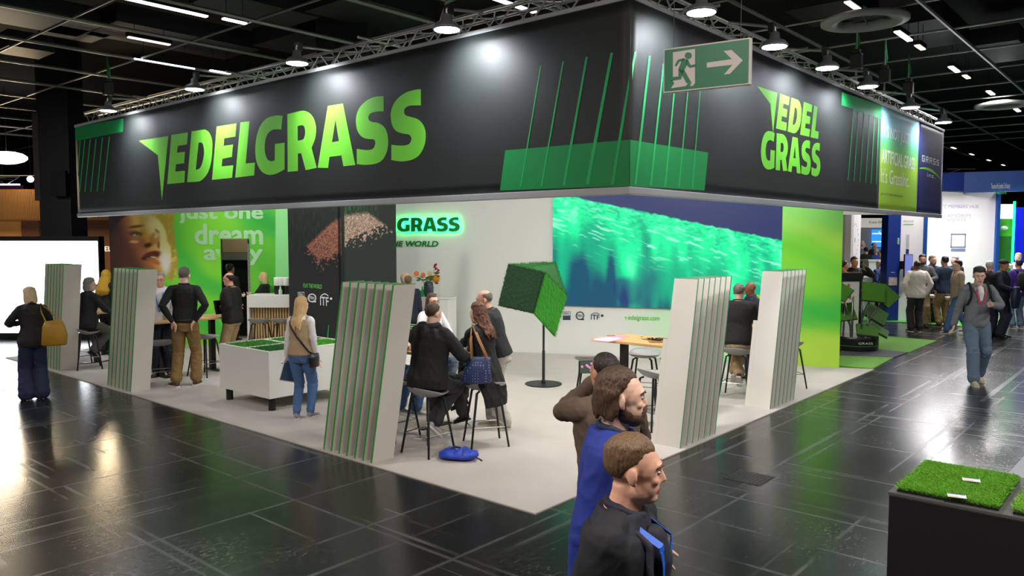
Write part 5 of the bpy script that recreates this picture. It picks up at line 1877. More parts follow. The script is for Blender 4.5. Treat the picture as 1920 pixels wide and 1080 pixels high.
# corner walls with round print
w2, w3, w4 = at_depth(1574, 500, 20.5), at_depth(1594, 500, 20.3), at_depth(1612, 500, 20.9)
hz_ = at_depth(1590, 402, 20.5)[2]
t = thing('corner_wall', 'pale corner wall with round grey print behind the lime panel', 'wall panel', (0, 0, 0), 0)
wall_between(MB(), w2, w3, 1.1, hz_).build('shaded_side', mat('corner_wall_shade', '#cfc9c9', .6), t)  # white wall, shade of this side painted in as grey
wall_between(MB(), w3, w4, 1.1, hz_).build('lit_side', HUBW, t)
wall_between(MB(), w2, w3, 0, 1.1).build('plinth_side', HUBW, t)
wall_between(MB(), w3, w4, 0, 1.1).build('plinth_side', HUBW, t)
FC = Face(w3[:2], math.atan2((w4 - w3)[1], (w4 - w3)[0]))
cc = FC.uz(1603, 450)
rr = (FC.uz(1609, 450)[0] - cc[0])
b = MB()
for k in range(18):
    a = k * .35
    b.box(cc[0] + rr * math.cos(a) - .012, cc[0] + rr * math.cos(a) + .012, -.006, -.002, cc[1] + rr * 1.6 * math.sin(a) - .02, cc[1] + rr * 1.6 * math.sin(a) + .02)
b.box(cc[0] - .02, cc[0] + .02, -.006, -.002, cc[1] - .06, cc[1] + .06)
o = b.build('round_print', PALEG, t)
o.location = (w3[0], w3[1], 0)
o.rotation_euler = (0, 0, FC.ang)
# far stand with blue court screen
fd = 32.0
p0, p1 = at_depth(1600, 430, fd), at_depth(1672, 430, fd)
zf = lambda py: at_depth(1640, py, fd)[2]
uf = lambda px: at_depth(px, 430, fd)[0] - p0[0]
t = thing('court_stand', 'distant grey stand with a white header and a blue court screen', 'exhibition stand', (p0[0], fd, 0), 0)
MB().box(0, uf(1672), 0, .2, 0, zf(428)).build('rear_wall', mat('far_grey_wall', '#9d9ca2', .6), t)
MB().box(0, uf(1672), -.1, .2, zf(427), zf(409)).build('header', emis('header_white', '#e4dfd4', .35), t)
text_mesh('lettering', 'Kraiss ISA Sport', mat('dark_header_ink', '#4a4a4a', .5), t, uf(1627), zf(420.5), height=.14, width=uf(1668) - uf(1627), y=-.11)
MB().box(uf(1634), uf(1664.5), -.08, 0, zf(463), zf(431)).build('court_screen', emis('court_blue', '#2a86e8', 1.2), t)
b = MB()
for a, c in (((1634, 438), (1664, 438)), ((1634, 453), (1664, 453)), ((1646, 434), (1663, 452)), ((1655, 453), (1664, 447))):
    ax, az, cx, cz = uf(a[0]), zf(a[1]), uf(c[0]), zf(c[1])
    b.add([(ax, -.085, az - .02), (cx, -.085, cz - .02), (cx, -.085, cz + .02), (ax, -.085, az + .02)], [(0, 1, 2, 3)])
b.build('court_lines', emis('court_line_white', '#dff0ff', 1.2), t)
# low white counters there
for i, (px0, px1, py0, py1, d, lab) in enumerate(((1628, 1664, 487, 515, 27, 'long white counter in front of the distant blue court screen'), (1612, 1645, 517, 524, 23.3, 'white table top behind the turf display'))):
    a, c = at_depth(px0, py0, d), at_depth(px1, py1, d)
    t = thing('white_counter', lab, 'counter', (a[0], d, 0), 0)
    MB().box(0, c[0] - a[0], 0, .6, a[2] - .06, a[2]).build('worktop', HUBW, t)
    MB().box(.05, c[0] - a[0] - .05, .05, .55, 0, a[2] - .06).build('front', HUBW, t)
# black counter top with laptop behind display
a = at_depth(1578, 513, 19.0)
t = thing('black_case', 'black case standing on the white corner plinth above the turf display', 'case', (a[0], 19.0, 0), 0)
MB().box(0, .5, 0, .35, at_depth(1590, 528, 19)[2], at_depth(1590, 511, 19)[2]).build('case_body', BLACKM, t, bevel=.02)
MB().box(.05, .45, .03, .32, 0, at_depth(1590, 528, 19)[2]).build('stand_leg', WHITE, t)
# bar table and stools of the hub
hp = at_depth(1783, 553, 21.3)
t = thing('white_bar_table', 'white round bar table between the standing visitors at the hub', 'table', (hp[0], hp[1], 0), 0)
MB().lathe([(.001, hp[2] - .05), (.36, hp[2] - .05), (.37, hp[2] - .02), (.36, hp[2]), (.001, hp[2])], n=24).build('tabletop', HUBW, t)
MB().lathe([(.25, .02), (.25, .035), (.03, .05), (.03, hp[2] - .05)], n=16).build('pedestal', HUBW, t)
WOODL = mat('beech_leg', '#c9a05a', .5)
def hub_stool(px, py, y, label):
    q = at_depth(px, py, y)
    t = thing('white_stool', label, 'stool', (q[0], q[1], 0.02), 0, 'white stools with beech legs')
    h = .76
    MB().lathe([(.001, h - .02), (.17, h - .02), (.2, h), (.21, h + .06), (.19, h + .06), (.17, h + .02), (.001, h + .015)], n=20).build('seat', HUBW, t, smooth=True)
    for sx in (-1, 1):
        for sy in (-1, 1):
            MB().tube([(sx * .1, sy * .1, h - .02), (sx * .2, sy * .2, 0)], .015, 6).build('leg', WOODL, t)
    return t
hub_stool(1652, 590, 23.4, 'white stool under the visitor in a blue polo shirt')
hub_stool(1738, 600, 21.4, 'white stool between the cream sweater and the navy sweater')
hub_stool(1787, 600, 20.6, 'white stool beside the man in a beige jumper')
# hub turf floor
p = [ground(1560, 600), ground(1688, 604.5), ground(1870, 618), ground(1960, 590), ground(1960, 560), ground(1560, 565)]
m_ = MB()
m_.add([(a[0], a[1], 0) for a in p] + [(a[0], a[1], .02) for a in p], [(5, 4, 3, 2, 1, 0), (6, 7, 8, 9, 10, 11)] + [(i, (i + 1) % 6, 6 + (i + 1) % 6, 6 + i) for i in range(6)])
o = m_.build('hub_turf_carpet', turf_mat('hub_floor_turf', '#3fae2c', .4))
tag(o, 'bright green turf carpet under the stands across the aisle', 'carpet')
hp = at_depth(1900, 470, 21.5)
t = thing('demo_counter', 'white demonstration counter under the green light tube', 'counter', (hp[0], 22.2, 0), 0)
MB().box(-.35, 1.2, 0, .5, 0.02, 1.0).build('front', HUBW, t)
MB().box(-.4, 1.25, -.04, .54, 1.0, 1.05).build('worktop', HUBW, t)

# ================================================================== BACKGROUND, SCREEN SIDE
sd = 18.4
p0, p1 = at_depth(-90, 500, sd), at_depth(187, 500, sd)
zs = lambda py: at_depth(90, py, sd)[2]
t = thing('white_led_wall', 'glaring white screen wall with black frame beside the hall column', 'screen', (p0[0], sd, 0), 0)
wd = p1[0] - p0[0]
MB().box(0, wd, 0, .25, 0.0, zs(443)).build('frame', BLACKM, t, bevel=.01)
MB().box(.06, wd - .03, -.01, 0, zs(624), zs(452)).build('display', emis('white_screen_glow', '#f4f8ff', 5.0), t)
us = lambda px: at_depth(px, 500, sd)[0] - p0[0]
text_mesh('lettering', 'MULTI', emis('pale_orange_glow', '#ffe8d0', 4.0), t, us(12), zs(515), height=zs(490) - zs(515), width=us(125) - us(12), y=-.014)
# orange wooden stand wall
od = 27.0
p0, p1 = at_depth(-60, 400, od), at_depth(240, 400, od)
zo = lambda py: at_depth(60, py, od)[2]
uo = lambda px: at_depth(px, 400, od)[0] - p0[0]
t = thing('wooden_stand_wall', 'warmly lit wooden batten wall behind the hall column', 'stand wall', (p0[0], od, 0), 0)
MB().box(0, uo(240), 0, .3, 0, zo(355)).build('backing', mat('orange_wood', '#d99a55', .5, noise=.12, nscale=2), t)
b = MB()
for k in range(110):
    x = uo(240) * k / 110
    b.box(x, x + .03, -.03, 0, zo(412), zo(356))
b.build('battens', mat('orange_batten', '#e0a35c', .5), t)
MB().box(uo(42), uo(75), -.1, 0, 0, zo(414)).build('brown_cladding', mat('brown_clad', '#6a4530', .5), t)
MB().box(uo(130), uo(240), -.1, 0, 0, zo(413)).build('brown_cladding', MATS['brown_clad'], t)
text_mesh('lettering', 'WELL', emis('warm_letter', '#ffe6cc', 1.5), t, uo(183), zo(471), height=zo(462) - zo(471), width=uo(216) - uo(183), y=-.12)
area_light('stand_wall_fill_light', (p0[0] + uo(90), od - 2.0, zo(340)), 900, 6.0, (1.0, .78, .5), (math.radians(-40), 0, 0), .6)  # fill light added to brighten the wooden wall
MB().box(uo(30), uo(160), -2.05, -1.95, zo(338), zo(336)).box(uo(30) - .05, uo(30), -2.0, 0, zo(338), zo(336)).build('stand_wall_fill_bar', BLACKM, t)  # bar added to go with the wall's fill light
MB().box(uo(240), uo(240) + .2, 0, .1, 0, 1).build('end_post', BLACKM, t)
# far hanging lights and trusses
FARL = emis('far_lamp', '#fff2e0', 9)
FARB = emis('far_lamp_cool', '#dfe8ff', 7)
for i, (px, py, d, r, m, lab) in enumerate(((12, 296, 26, .42, FARL, 'big oval warm lamp hanging far away at the picture edge'), (141, 306, 30, .12, FARB, 'small round cool lamp far behind the column and fascia end'),
                                           (57, 336, 30, .12, FARB, 'small cool lamp far away above the wooden wall'), (136, 281, 34, .06, FARL, 'tiny warm lamp far away close to the fascia end'))):
    q = at_depth(px, py, d)
    t = thing('far_lamp', lab, 'lamp', q, 0, 'lamps hanging far away')
    MB().ball((0, 0, 0), r * 1.6 if i == 0 else r, r, r * .5 if i == 0 else r, n=14).build('globe', m, t, smooth=True)
    MB().tube([(0, 0, r * .4), (0, 0, 7.3 - q[2])], .01, 5).build('cord', BLACK, t)
for i, (px0, px1, py, d, lab) in enumerate(((-40, 37, 346, 29, 'cool lit truss far away over the wooden wall, at the picture edge'), (133, 150, 351, 29, 'short cool lit truss far away between column and fascia'))):
    a, c = at_depth(px0, py, d), at_depth(px1, py, d)
    L_ = c[0] - a[0]
    t = thing('far_truss', lab, 'truss', a, 0, 'trusses hanging far away')
    MB().tube([(0, 0, 0), (L_, 0, 0)], .03, 6).build('chord', FARB, t)
    MB().tube([(0, 0, .28), (L_, 0, .28)], .03, 6).build('chord', ALU, t)
    b = MB()
    n = max(2, int(L_ / .4))
    for k in range(n):
        b.tube([(L_ * k / n, 0, .28 * (k % 2)), (L_ * (k + 1) / n, 0, .28 * ((k + 1) % 2))], .015, 5)
    b.build('lattice', ALU, t)
    MB().tube([(L_ * .5, 0, .28), (L_ * .5, 0, 7.3 - a[2])], .01, 5).build('cord', BLACK, t)
p0 = at_depth(24, 352, 31)
t = thing('purple_banner', 'dim purple banner strip far away under the lit truss', 'banner', (p0[0] - 1.2, 31, p0[2] - .2), 0)
MB().box(0, 1.6, 0, .05, 0, .3).build('cloth', mat('purple_cloth', '#6a3a72', .6), t)
MB().tube([(.8, .02, .3), (.8, .02, 7.3 - p0[2] + .2)], .01, 5).build('cord', BLACK, t)
# far end of the hall
o = MB().box(-45, 45, 52, 52.3, 0, 7.3).build('wall_far', mat('far_hall_wall', '#1d1a1c', .9))
tag(o, kind='structure')

# ================================================================== PEOPLE
SKINS = {'fair': mat('skin_fair', '#e6bba4', .5), 'ruddy': mat('skin_ruddy', '#dea88e', .5), 'tan': mat('skin_tan', '#c68f6e', .5), 'brown': mat('skin_brown', '#7d4a30', .5), 'light': mat('skin_light', '#e3bba4', .5)}
for k_, c_ in (('fair', ''), ('ruddy', ''), ('tan', ''), ('brown', ''), ('light', '')):
    b_ = SKINS[k_].node_tree.nodes['Principled BSDF']
    b_.inputs['Subsurface Weight'].default_value = .08
    b_.inputs['Subsurface Radius'].default_value = (.01, .004, .002)
LIPS = {k: mat('lips_' + k, c, .45) for k, c in (('fair', '#b06a5c'), ('ruddy', '#a65b4c'), ('tan', '#8f4d3c'), ('brown', '#5c2f24'), ('light', '#c07468'))}
EYEW, EYED = mat('eye_white', '#bdb2aa', .3), mat('eye_dark', '#2a1c14', .15)
PENDING = []


def cloth(name, color, rough=.8, b=.35, sc=9, st=(1, 1, .6), **kw):
    return mat(name, color, rough, bump=b, bscale=sc, stretch=st, **kw)


def hairm(name, color):
    return mat(name, color, .5, noise=.35, nscale=40, bump=.5, bscale=70, stretch=(1.6, 1.6, .35))


def nrm(v):
    v = np.array(v, float)
    return v / (np.linalg.norm(v) + 1e-12)


def rotm(axis, a):
    axis = nrm(axis)
    K = np.array([[0, -axis[2], axis[1]], [axis[2], 0, -axis[0]], [-axis[1], axis[0], 0]])
    return np.eye(3) + math.sin(a) * K + (1 - math.cos(a)) * K @ K


def ik(a, b, l1, l2, pole):
    a, b = np.array(a, float), np.array(b, float)
    d = b - a
    L_ = np.linalg.norm(d)
    mx = (l1 + l2) * .995
    if L_ > mx:
        b = a + d / L_ * mx
        d = b - a
        L_ = mx
    L_ = max(L_, abs(l1 - l2) + .02)
    u = d / np.linalg.norm(d)
    x = (l1 * l1 - l2 * l2 + L_ * L_) / (2 * L_)
    h = math.sqrt(max(0, l1 * l1 - x * x))
    p = np.array(pole, float)
    p = p - u * np.dot(p, u)
    p = nrm(p)
    return a + u * x + p * h, b


def limb(mb, pts, rs, n=12, squash=None):
    """Loft through points with radii and rounded ends."""
    pts = [np.array(p, float) for p in pts]
    t0, t1 = nrm(pts[1] - pts[0]), nrm(pts[-1] - pts[-2])
    P = [pts[0] - t0 * rs[0] * .75, pts[0] - t0 * rs[0] * .45] + pts + [pts[-1] + t1 * rs[-1] * .45, pts[-1] + t1 * rs[-1] * .75]
    R = [rs[0] * .35, rs[0] * .8] + list(rs) + [rs[-1] * .8, rs[-1] * .35]
    mb.tube(P, R, n)


def remesh(mb, name, mats, parent, vox, smooth_it=3, fac=.5):
    o = mb.build(name, mats, parent, smooth=True)
    r = o.modifiers.new('skin', 'REMESH')
    r.mode = 'VOXEL'
    r.voxel_size = vox
    r.use_smooth_shade = True
    s = o.modifiers.new('relax', 'SMOOTH')
    s.factor = fac
    s.iterations = smooth_it
    PENDING.append(o)
    return o


MALE = dict(sh=.168, st=[(-.11, .140, .105, 0), (-.02, .166, .120, 0), (.10, .160, .112, .004), (.22, .154, .108, .010), (.34, .172, .118, .012), (.44, .180, .110, .004), (.505, .145, .088, -.006), (.56, .066, .062, -.006)])
FEMALE = dict(sh=.150, st=[(-.11, .140, .108, 0), (-.02, .170, .122, -.004), (.10, .150, .105, .0), (.20, .130, .092, .006), (.33, .148, .112, .018), (.42, .152, .100, .008), (.50, .118, .078, -.004), (.56, .056, .054, -.004)])


class Fig:
    def __init__(s, label, pos, face, h, z=0.0, sex='m', lean=0, side=0, twist=0, head=(0, 0, 0), arms=None, legs=None, sit=None, bulk=1.0, vox=.010, skin='fair', name='person'):
        s.k = h / 1.75
        s.vox = vox
        s.sex = sex
        s.bulk = bulk
        s.skin = skin
        s.rz = math.radians(face) - math.pi / 2
        s.pos = np.array([pos[0], pos[1], z])
        s.root = thing('person', label, 'person', s.pos, s.rz)
        B = MALE if sex == 'm' else FEMALE
        s.B = B
        zp = .93 if sit is None else sit / s.k + .085
        s.pel = np.array([0, 0, zp])
        s.f0, s.r0, s.u0 = np.array([0, 1., 0]), np.array([1., 0, 0]), np.array([0, 0, 1.])
        R = rotm((1, 0, 0), -math.radians(lean)) @ rotm((0, 1, 0), math.radians(side)) @ rotm((0, 0, 1), math.radians(twist))
        s.r, s.f, s.u = R[:, 0], R[:, 1], R[:, 2]
        s.neck = s.pel + s.u * .555
        s.shoulder = {q: s.pel + s.u * .49 + s.r * (B['sh'] * (1 if q == 'r' else -1)) * (bulk * .5 + .5) for q in 'lr'}
        yaw, pit, rol = [math.radians(a) for a in head]
        H = rotm((0, 0, 1), math.radians(twist) * .5 + yaw) @ rotm((1, 0, 0), -pit) @ rotm((0, 1, 0), rol)
        s.H = H
        nd = nrm(s.u * .6 + H[:, 2] * .6 + s.f * .12)
        s.head = s.neck + nd * .135 + H[:, 1] * .012
        # arms
        arms = arms or {}
        s.elbow, s.wrist, s.thumb, s.curl = {}, {}, {}, {}
        for q in 'lr':
            sg = 1 if q == 'r' else -1
            a = arms.get(q, {})
            tgt = a.get('to', (sg * .25, .03, .80))
            if a.get('world') is not None:
                tgt = s.to_local(a['world'])
            pole = a.get('pole', (sg * .35, -1.0, -.25))
            s.elbow[q], s.wrist[q] = ik(s.shoulder[q], np.array(tgt, float), .295, .262, pole)
            s.thumb[q] = a.get('thumb', None)
            s.curl[q] = a.get('curl', .45)
        # legs
        s.hip = {q: s.pel + np.array([.088 * (1 if q == 'r' else -1), 0, -.03]) for q in 'lr'}
        legs = legs or {}
        s.knee, s.ankle, s.toe = {}, {}, {}
        for q in 'lr':
            sg = 1 if q == 'r' else -1
            a = legs.get(q, {})
            tgt = np.array(a.get('to', (sg * .10, .0, .085)), float)
            pole = a.get('pole', (sg * .08, 1, 0))
            s.knee[q], s.ankle[q] = ik(s.hip[q], tgt, .43, .415, pole)
            s.toe[q] = nrm(a.get('toe', (sg * .22, 1, 0)))
        s.parts = {}

    def to_local(s, w):
        d = np.array(w, float) - s.pos
        c, n = math.cos(-s.rz), math.sin(-s.rz)
        return np.array([d[0] * c - d[1] * n, d[0] * n + d[1] * c, d[2]]) / s.k

    def world(s, p):
        p = np.array(p) * s.k
        c, n = math.cos(s.rz), math.sin(s.rz)
        return np.array([p[0] * c - p[1] * n, p[0] * n + p[1] * c, p[2]]) + s.pos

    def sc(s, mb):
        mb.v = [(x * s.k, y * s.k, z * s.k) for x, y, z in mb.v]
        return mb

    # ---- pieces
    def torso(s, mb, inf=0.0, t0=-.2, t1=.6, n=20, flare=0.0, neck=True):
        mb.N = n
        st = [q for q in s.B['st'] if t0 - 1e-6 <= q[0] <= t1 + 1e-6]
        def at(t):
            a = s.B['st']
            ts = [q[0] for q in a]
            return [np.interp(t, ts, [q[i] for q in a]) for i in (1, 2, 3)]
        ts = sorted(set([max(t0, -.11)] + [q[0] for q in st] + [min(t1, .56)]))
        rings = []
        for i, t in enumerate(ts):
            rx, ry, oy = at(t)
            w = max(0, (.1 - t) / .2) * flare
            c = s.pel + s.u * t + s.f * oy
            rings.append((c, s.r * (rx * s.bulk + inf + w), s.f * (ry * s.bulk + inf + w)))
        c, x, y = rings[0]
        rings.insert(0, (c - s.u * .012, x * .9, y * .9))
        c, x, y = rings[-1]
        rings.append((c + s.u * .012, x * .85, y * .85))
        mb.loft(rings)

    def arm(s, mb, q, inf=0.0, upto=1.0, cuff=0.0, body=False):
        S, E, W = s.shoulder[q], s.elbow[q], s.wrist[q]
        bk = .75 + .25 * s.bulk
        thin = .88 if s.sex == 'f' else 1.0
        r = [.060, .054, .047, .041, .042, .037, .030, .026]
        pts = [S - s.u * .012, S + (E - S) * .25, S + (E - S) * .62, E, E + (W - E) * .22, E + (W - E) * .5, E + (W - E) * .8, W]
        k = max(2, int(round(len(pts) * upto)))
        rr = [a * bk * thin + inf * (1.0 if i < 6 else .85) for i, a in enumerate(r)]
        if cuff:
            rr[-1] += cuff
        limb(mb, pts[:k], rr[:k], 14)
        if k > 3:
            mb.ball(S - s.u * .010, .060 * bk * thin + inf * .8, n=14)
        if inf > .012 and k > 5:     # cloth bunching inside the elbow and at the cuff
            ax = nrm(W - E)
            for t, dr in ((.18, .004), (.72, .003), (.88, .004)):
                p = E + (W - E) * t
                rad = np.interp(t, [0, .22, .5, .8, 1], rr[3:8])
                limb(mb, [p - ax * .012, p + ax * .012], [rad + dr, rad + dr], 12)

    def leg(s, mb, q, inf=0.0, hem=1.0, cut='slim'):
        Hh, K, A = s.hip[q], s.knee[q], s.ankle[q]
        bk = .7 + .3 * s.bulk
        r = [.088, .080, .066, .055, .056, .050, .042, .037]
        if cut == 'straight':
            r = [.092, .086, .076, .070, .070, .068, .066, .066]
        if cut == 'wide':
            r = [.092, .092, .090, .090, .094, .100, .106, .112]
        if cut == 'skin':
            pass
        pts = [Hh, Hh + (K - Hh) * .3, Hh + (K - Hh) * .7, K, K + (A - K) * .25, K + (A - K) * .5, K + (A - K) * .8, K + (A - K) * hem]
        limb(mb, pts, [a * bk + inf for a in r], 16)
        if cut in ('slim', 'straight') and inf > 0:
            ax = nrm(A - K)
            for t, dr in ((-.06, .004), (.08, .005), (.80, .004), (.9, .006)):
                p = K + (A - K) * t
                rad = np.interp(t, [0, .25, .5, .8, 1], r[3:8]) * bk + inf
                limb(mb, [p - ax * .012, p + ax * .012], [rad + dr, rad + dr], 12)

    def hand(s, mb, q):
        W, E = s.wrist[q], s.elbow[q]
        sg = 1 if q == 'r' else -1
        d = nrm(W - E)
        th = s.thumb[q]
        if th is None:
            th = (0, 1, .6) if abs(d[2]) > .6 else (-sg * .4, .1, 1)
        th = np.array(th, float)
        th = nrm(th - d * np.dot(th, d))
        pn = np.cross(d, th) * (1 if q == 'l' else -1) * -1
        pn = nrm(pn)
        g = .92 if s.sex == 'f' else 1.0
        mb.N = 12
        rings = []
        for t, w, k in ((-.015, .026, .020), (.012, .030, .017), (.045, .040, .016), (.075, .042, .014), (.092, .040, .012)):
            rings.append((W + d * t * g, th * w * g, pn * k * g))
        mb.loft(rings)
        c0 = s.curl[q]
        for i, (off, ln, r) in enumerate(((.030, .072, .0090), (.010, .080, .0094), (-.010, .074, .0090), (-.029, .058, .0080))):
            p = W + d * .088 * g + th * off * g
            a = c0 * (.6 + .12 * i)
            pts = [p - d * .02]
            dirr = d + th * off * 1.6
            for seg in (.45, .32, .25):
                dirr = nrm(nrm(dirr) * math.cos(a) + pn * math.sin(a))
                p2 = pts[-1] + dirr * (ln * seg + (.02 if len(pts) == 1 else 0)) * g
                pts.append(p2)
            limb(mb, pts, [r * g, r * g, r * .92 * g, r * .8 * g], 8)
        p = W + d * .022 * g + th * .030 * g
        t1 = nrm(th * .75 + d * .7 + pn * .25)
        t2 = nrm(th * .35 + d * .95 + pn * (.25 + c0 * .5))
        limb(mb, [p - th * .015, p + t1 * .038 * g, p + t1 * .038 * g + t2 * .030 * g, p + t1 * .038 * g + t2 * .052 * g], [.015 * g, .0115 * g, .010 * g, .008 * g], 8)

    def hp(s, x, y, z):
        return s.head + s.H @ np.array([x, y, z])

    def headshape(s, mb, jaw=1.0, nose=1.0):
        H = s.H
        def ball(c, rx, ry, rz, n=16, pitch=0.0):
            M = H @ rotm((1, 0, 0), pitch) if pitch else H
            mb.ball(s.hp(*c), rx, ry, rz, M, n)
        ball((0, -.012, .030), .074, .095, .085, 22)             # cranium
        ball((0, .030, .010), .066, .064, .075, 18)              # brow block
        ball((0, .034, -.045), .060 * jaw, .058, .062, 18)       # cheeks and mouth
        ball((0, .052, -.088), .036 * jaw, .038, .030, 14)       # chin
        ball((-.040 * jaw, .014, -.066), .022, .045, .036, 12)
        ball((.040 * jaw, .014, -.066), .022, .045, .036, 12)
        ball((0, .082, .030), .050, .014, .012, 12)              # brow ridge
        ball((.036, .066, -.022), .022, .022, .018, 10)
        ball((-.036, .066, -.022), .022, .022, .018, 10)
        limb(mb, [s.hp(0, .084, .018), s.hp(0, .092 + .004 * nose, -.006), s.hp(0, .098 + .007 * nose, -.026)], [.008, .0092, .0108], 10)
        ball((.011, .090, -.031), .008, .010, .007, 8)
        ball((-.011, .090, -.031), .008, .010, .007, 8)
        ball((0, .085, -.058), .022, .010, .0065, 10)            # upper lip
        ball((0, .084, -.070), .019, .010, .0068, 10)            # lower lip
        for q in (-1, 1):
            M = H @ rotm((0, 0, 1), q * -.35)
            mb.ball(s.hp(q * .076, -.010, -.008), .008, .021, .032, M, 10)
            mb.ball(s.hp(q * .073, .000, -.032), .008, .010, .012, M, 8)
        limb(mb, [s.neck - s.u * .03, s.neck + (s.head - s.neck) * .45, s.hp(0, -.02, -.06)], [.064 if s.sex == 'm' else .054, .056 if s.sex == 'm' else .047, .056 if s.sex == 'm' else .048], 16)

    def body(s, bare_legs=False):
        mb = MB()
        s.torso(mb)
        for q in 'lr':
            s.arm(mb, q)
            s.hand(mb, q)
            s.leg(mb, q, 0.0)
            limb(mb, [s.ankle[q] + np.array([0, 0, -.03]), s.ankle[q] + s.toe[q] * .1 + np.array([0, 0, -.05])], [.034, .028], 8)
        s.headshape(mb)
        s.sc(mb)
        o = remesh(mb, 'body', [SKINS[s.skin]], s.root, s.vox, 2 if s.vox > .007 else 5)
        s.parts['body'] = o
        return o

    def eyes(s, detail=True):
        for q in (-1, 1):
            mb = MB()
            mb.ball(s.hp(q * .031, .0795, .008), .0125, .011, .0054, s.H, 12)
            mb.cur = 1
            mb.ball(s.hp(q * .031, .0870, .008), .0062, .0045, .0058, s.H, 10)
            s.sc(mb).build('eye', [EYEW, EYED], s.root, smooth=True)

    def brows(s, m):
        for q in (-1, 1):
            mb = MB()
            limb(mb, [s.hp(q * .014, .096, .027), s.hp(q * .034, .091, .033), s.hp(q * .052, .076, .027)], [.004, .0048, .003], 8)
            s.sc(mb).build('eyebrow', m, s.root, smooth=True)

    def hair(s, m, style='short', th=.012, top=1.0, length=.25, name='hair', part=None):
        mb = MB()
        rng = np.random.RandomState(int(abs(s.pos[0] * 100)) % 1000 + 3)
        N_ = 640
        i = np.arange(N_) + .5
        ph = np.arccos(1 - 2 * i / N_)
        ga = math.pi * (1 + 5 ** .5) * i
        D = np.stack([np.cos(ga) * np.sin(ph), np.sin(ga) * np.sin(ph), np.cos(ph)], 1)
        C = np.array([0, -.012, .030])
        RX = np.array([.074, .095, .085])
        FX = [-1, -.5, -.25, -.12, .08, .3, .55, 1]
        FZ = [-.70, -.60, -.32, -.10, .02, .36, .58, .62]
        if style in ('receding', 'nape_slick'):
            FZ = [-.70, -.60, -.32, -.10, .06, .50, .74, .72]
        for d in D:
            x, y, z = d
            cf = y / (math.hypot(x, y) + 1e-6)
            thr = np.interp(cf, FX, FZ)
            keep = z > thr
            if style == 'bald':
                keep = keep and z < .44 and y < .20
            elif style == 'thin':
                keep = keep and not (cf > .2 and z < .62)
            if not keep:
                continue
            side = 1 - sstep(.15, .65, z)
            t = (th * (1.0 + .5 * top * (z > .6)) * (1 - (.60 if style in ('short', 'receding', 'bald', 'thin') else .1) * side)) * (1 + .18 * rng.rand())
            t = t * (.30 + .70 * sstep(.0, .38, z - thr)) + .001
            rr = .017
            p = C + d * (RX + t - rr)
            if s.vox < .007 and style != 'bald':
                tg = np.array([0, -1.0, -.35]) - d * np.dot(np.array([0, -1.0, -.35]), d)
                tg = nrm(tg + rng.randn(3) * .15)
                q = p + tg * .026
                q = C + (q - C) / np.linalg.norm((q - C) / (RX + t - rr))
                limb(mb, [s.hp(*p), s.hp(*q)], [rr, rr * .9], 8)
            else:
                mb.ball(s.hp(*p), rr * 1.15, rr * 1.15, rr * 1.15, None, 8)
        if style == 'nape_slick':
            style = 'nape'
        if style in ('long', 'wavy', 'bob', 'nape'):
            n = 26 if style != 'nape' else 16
            for kk in range(n):
                a = math.pi * (.96 + 1.08 * kk / (n - 1)) if style != 'nape' else math.pi * (1.05 + .90 * kk / (n - 1))
                dx, dy = math.cos(a), math.sin(a)
                L_ = length * (.85 + .25 * rng.rand())
                base = np.array([dx * .076, -.012 + dy * .094, .035])
                pts, rs = [], []
                m_ = 9
                for j in range(m_):
                    t = j / (m_ - 1)
                    out = 1.0 + (.10 if style == 'bob' else .04) * math.sin(t * 3.0)
                    if style in ('long', 'wavy') and t > .35:
                        out *= 1 - .10 * (t - .35)
                    wv = (.014 * math.sin(t * 15 + kk * 1.7) if style == 'wavy' else .004 * math.sin(t * 7 + kk)) * (t > .1)
                    p = np.array([base[0] * out + wv, base[1] * out + wv * .6, base[2] - L_ * t])
                    w = s.hp(*p) if style in ('bob', 'nape') else s.hp(p[0], p[1], max(p[2], -.11)) + np.array([0, 0, min(0, p[2] + .11)]) - s.f * .0
                    tt = np.dot(w - s.pel, s.u)
                    if style in ('long', 'wavy') and tt < .53 and dy < .2:      # lie on the back, not in it
                        a_ = s.B['st']
                        rx, ry, oy = [np.interp(tt, [v[0] for v in a_], [v[q_] for v in a_]) for q_ in (1, 2, 3)]
                        rel = w - s.pel - s.u * tt
                        lx, lf = np.dot(rel, s.r), np.dot(rel, s.f)
                        lim = oy - (ry * s.bulk + .046) * math.sqrt(max(.05, 1 - (lx / (rx * s.bulk + .05)) ** 2))
                        w = w + s.f * min(0, lim - lf)
                    pts.append(w)
                    rs.append((.018 if style == 'wavy' else .015) * (1 - .35 * t))
                if style in ('long', 'wavy'):      # strands swing clear of the neck
                    j0 = 2
                    for j in range(j0, m_):
                        t = (j - j0) / (m_ - 1 - j0)
                        ln_ = pts[j0] * (1 - t) + pts[-1] * t
                        if np.dot(ln_ - pts[j], s.f) < 0 or abs(dx) > .8:
                            pts[j] = pts[j] * .15 + ln_ * .85
                        if style == 'wavy':
                            pts[j] = pts[j] + s.r * .012 * math.sin(j * 2.1 + kk) - s.f * .006 * (1 + math.cos(j * 2.1 + kk * 1.3))
                limb(mb, pts, rs, 8)
        s.sc(mb)
        o = remesh(mb, name, [m], s.root, max(s.vox, .006) if s.vox < .012 else s.vox, 1, .4)
        return o

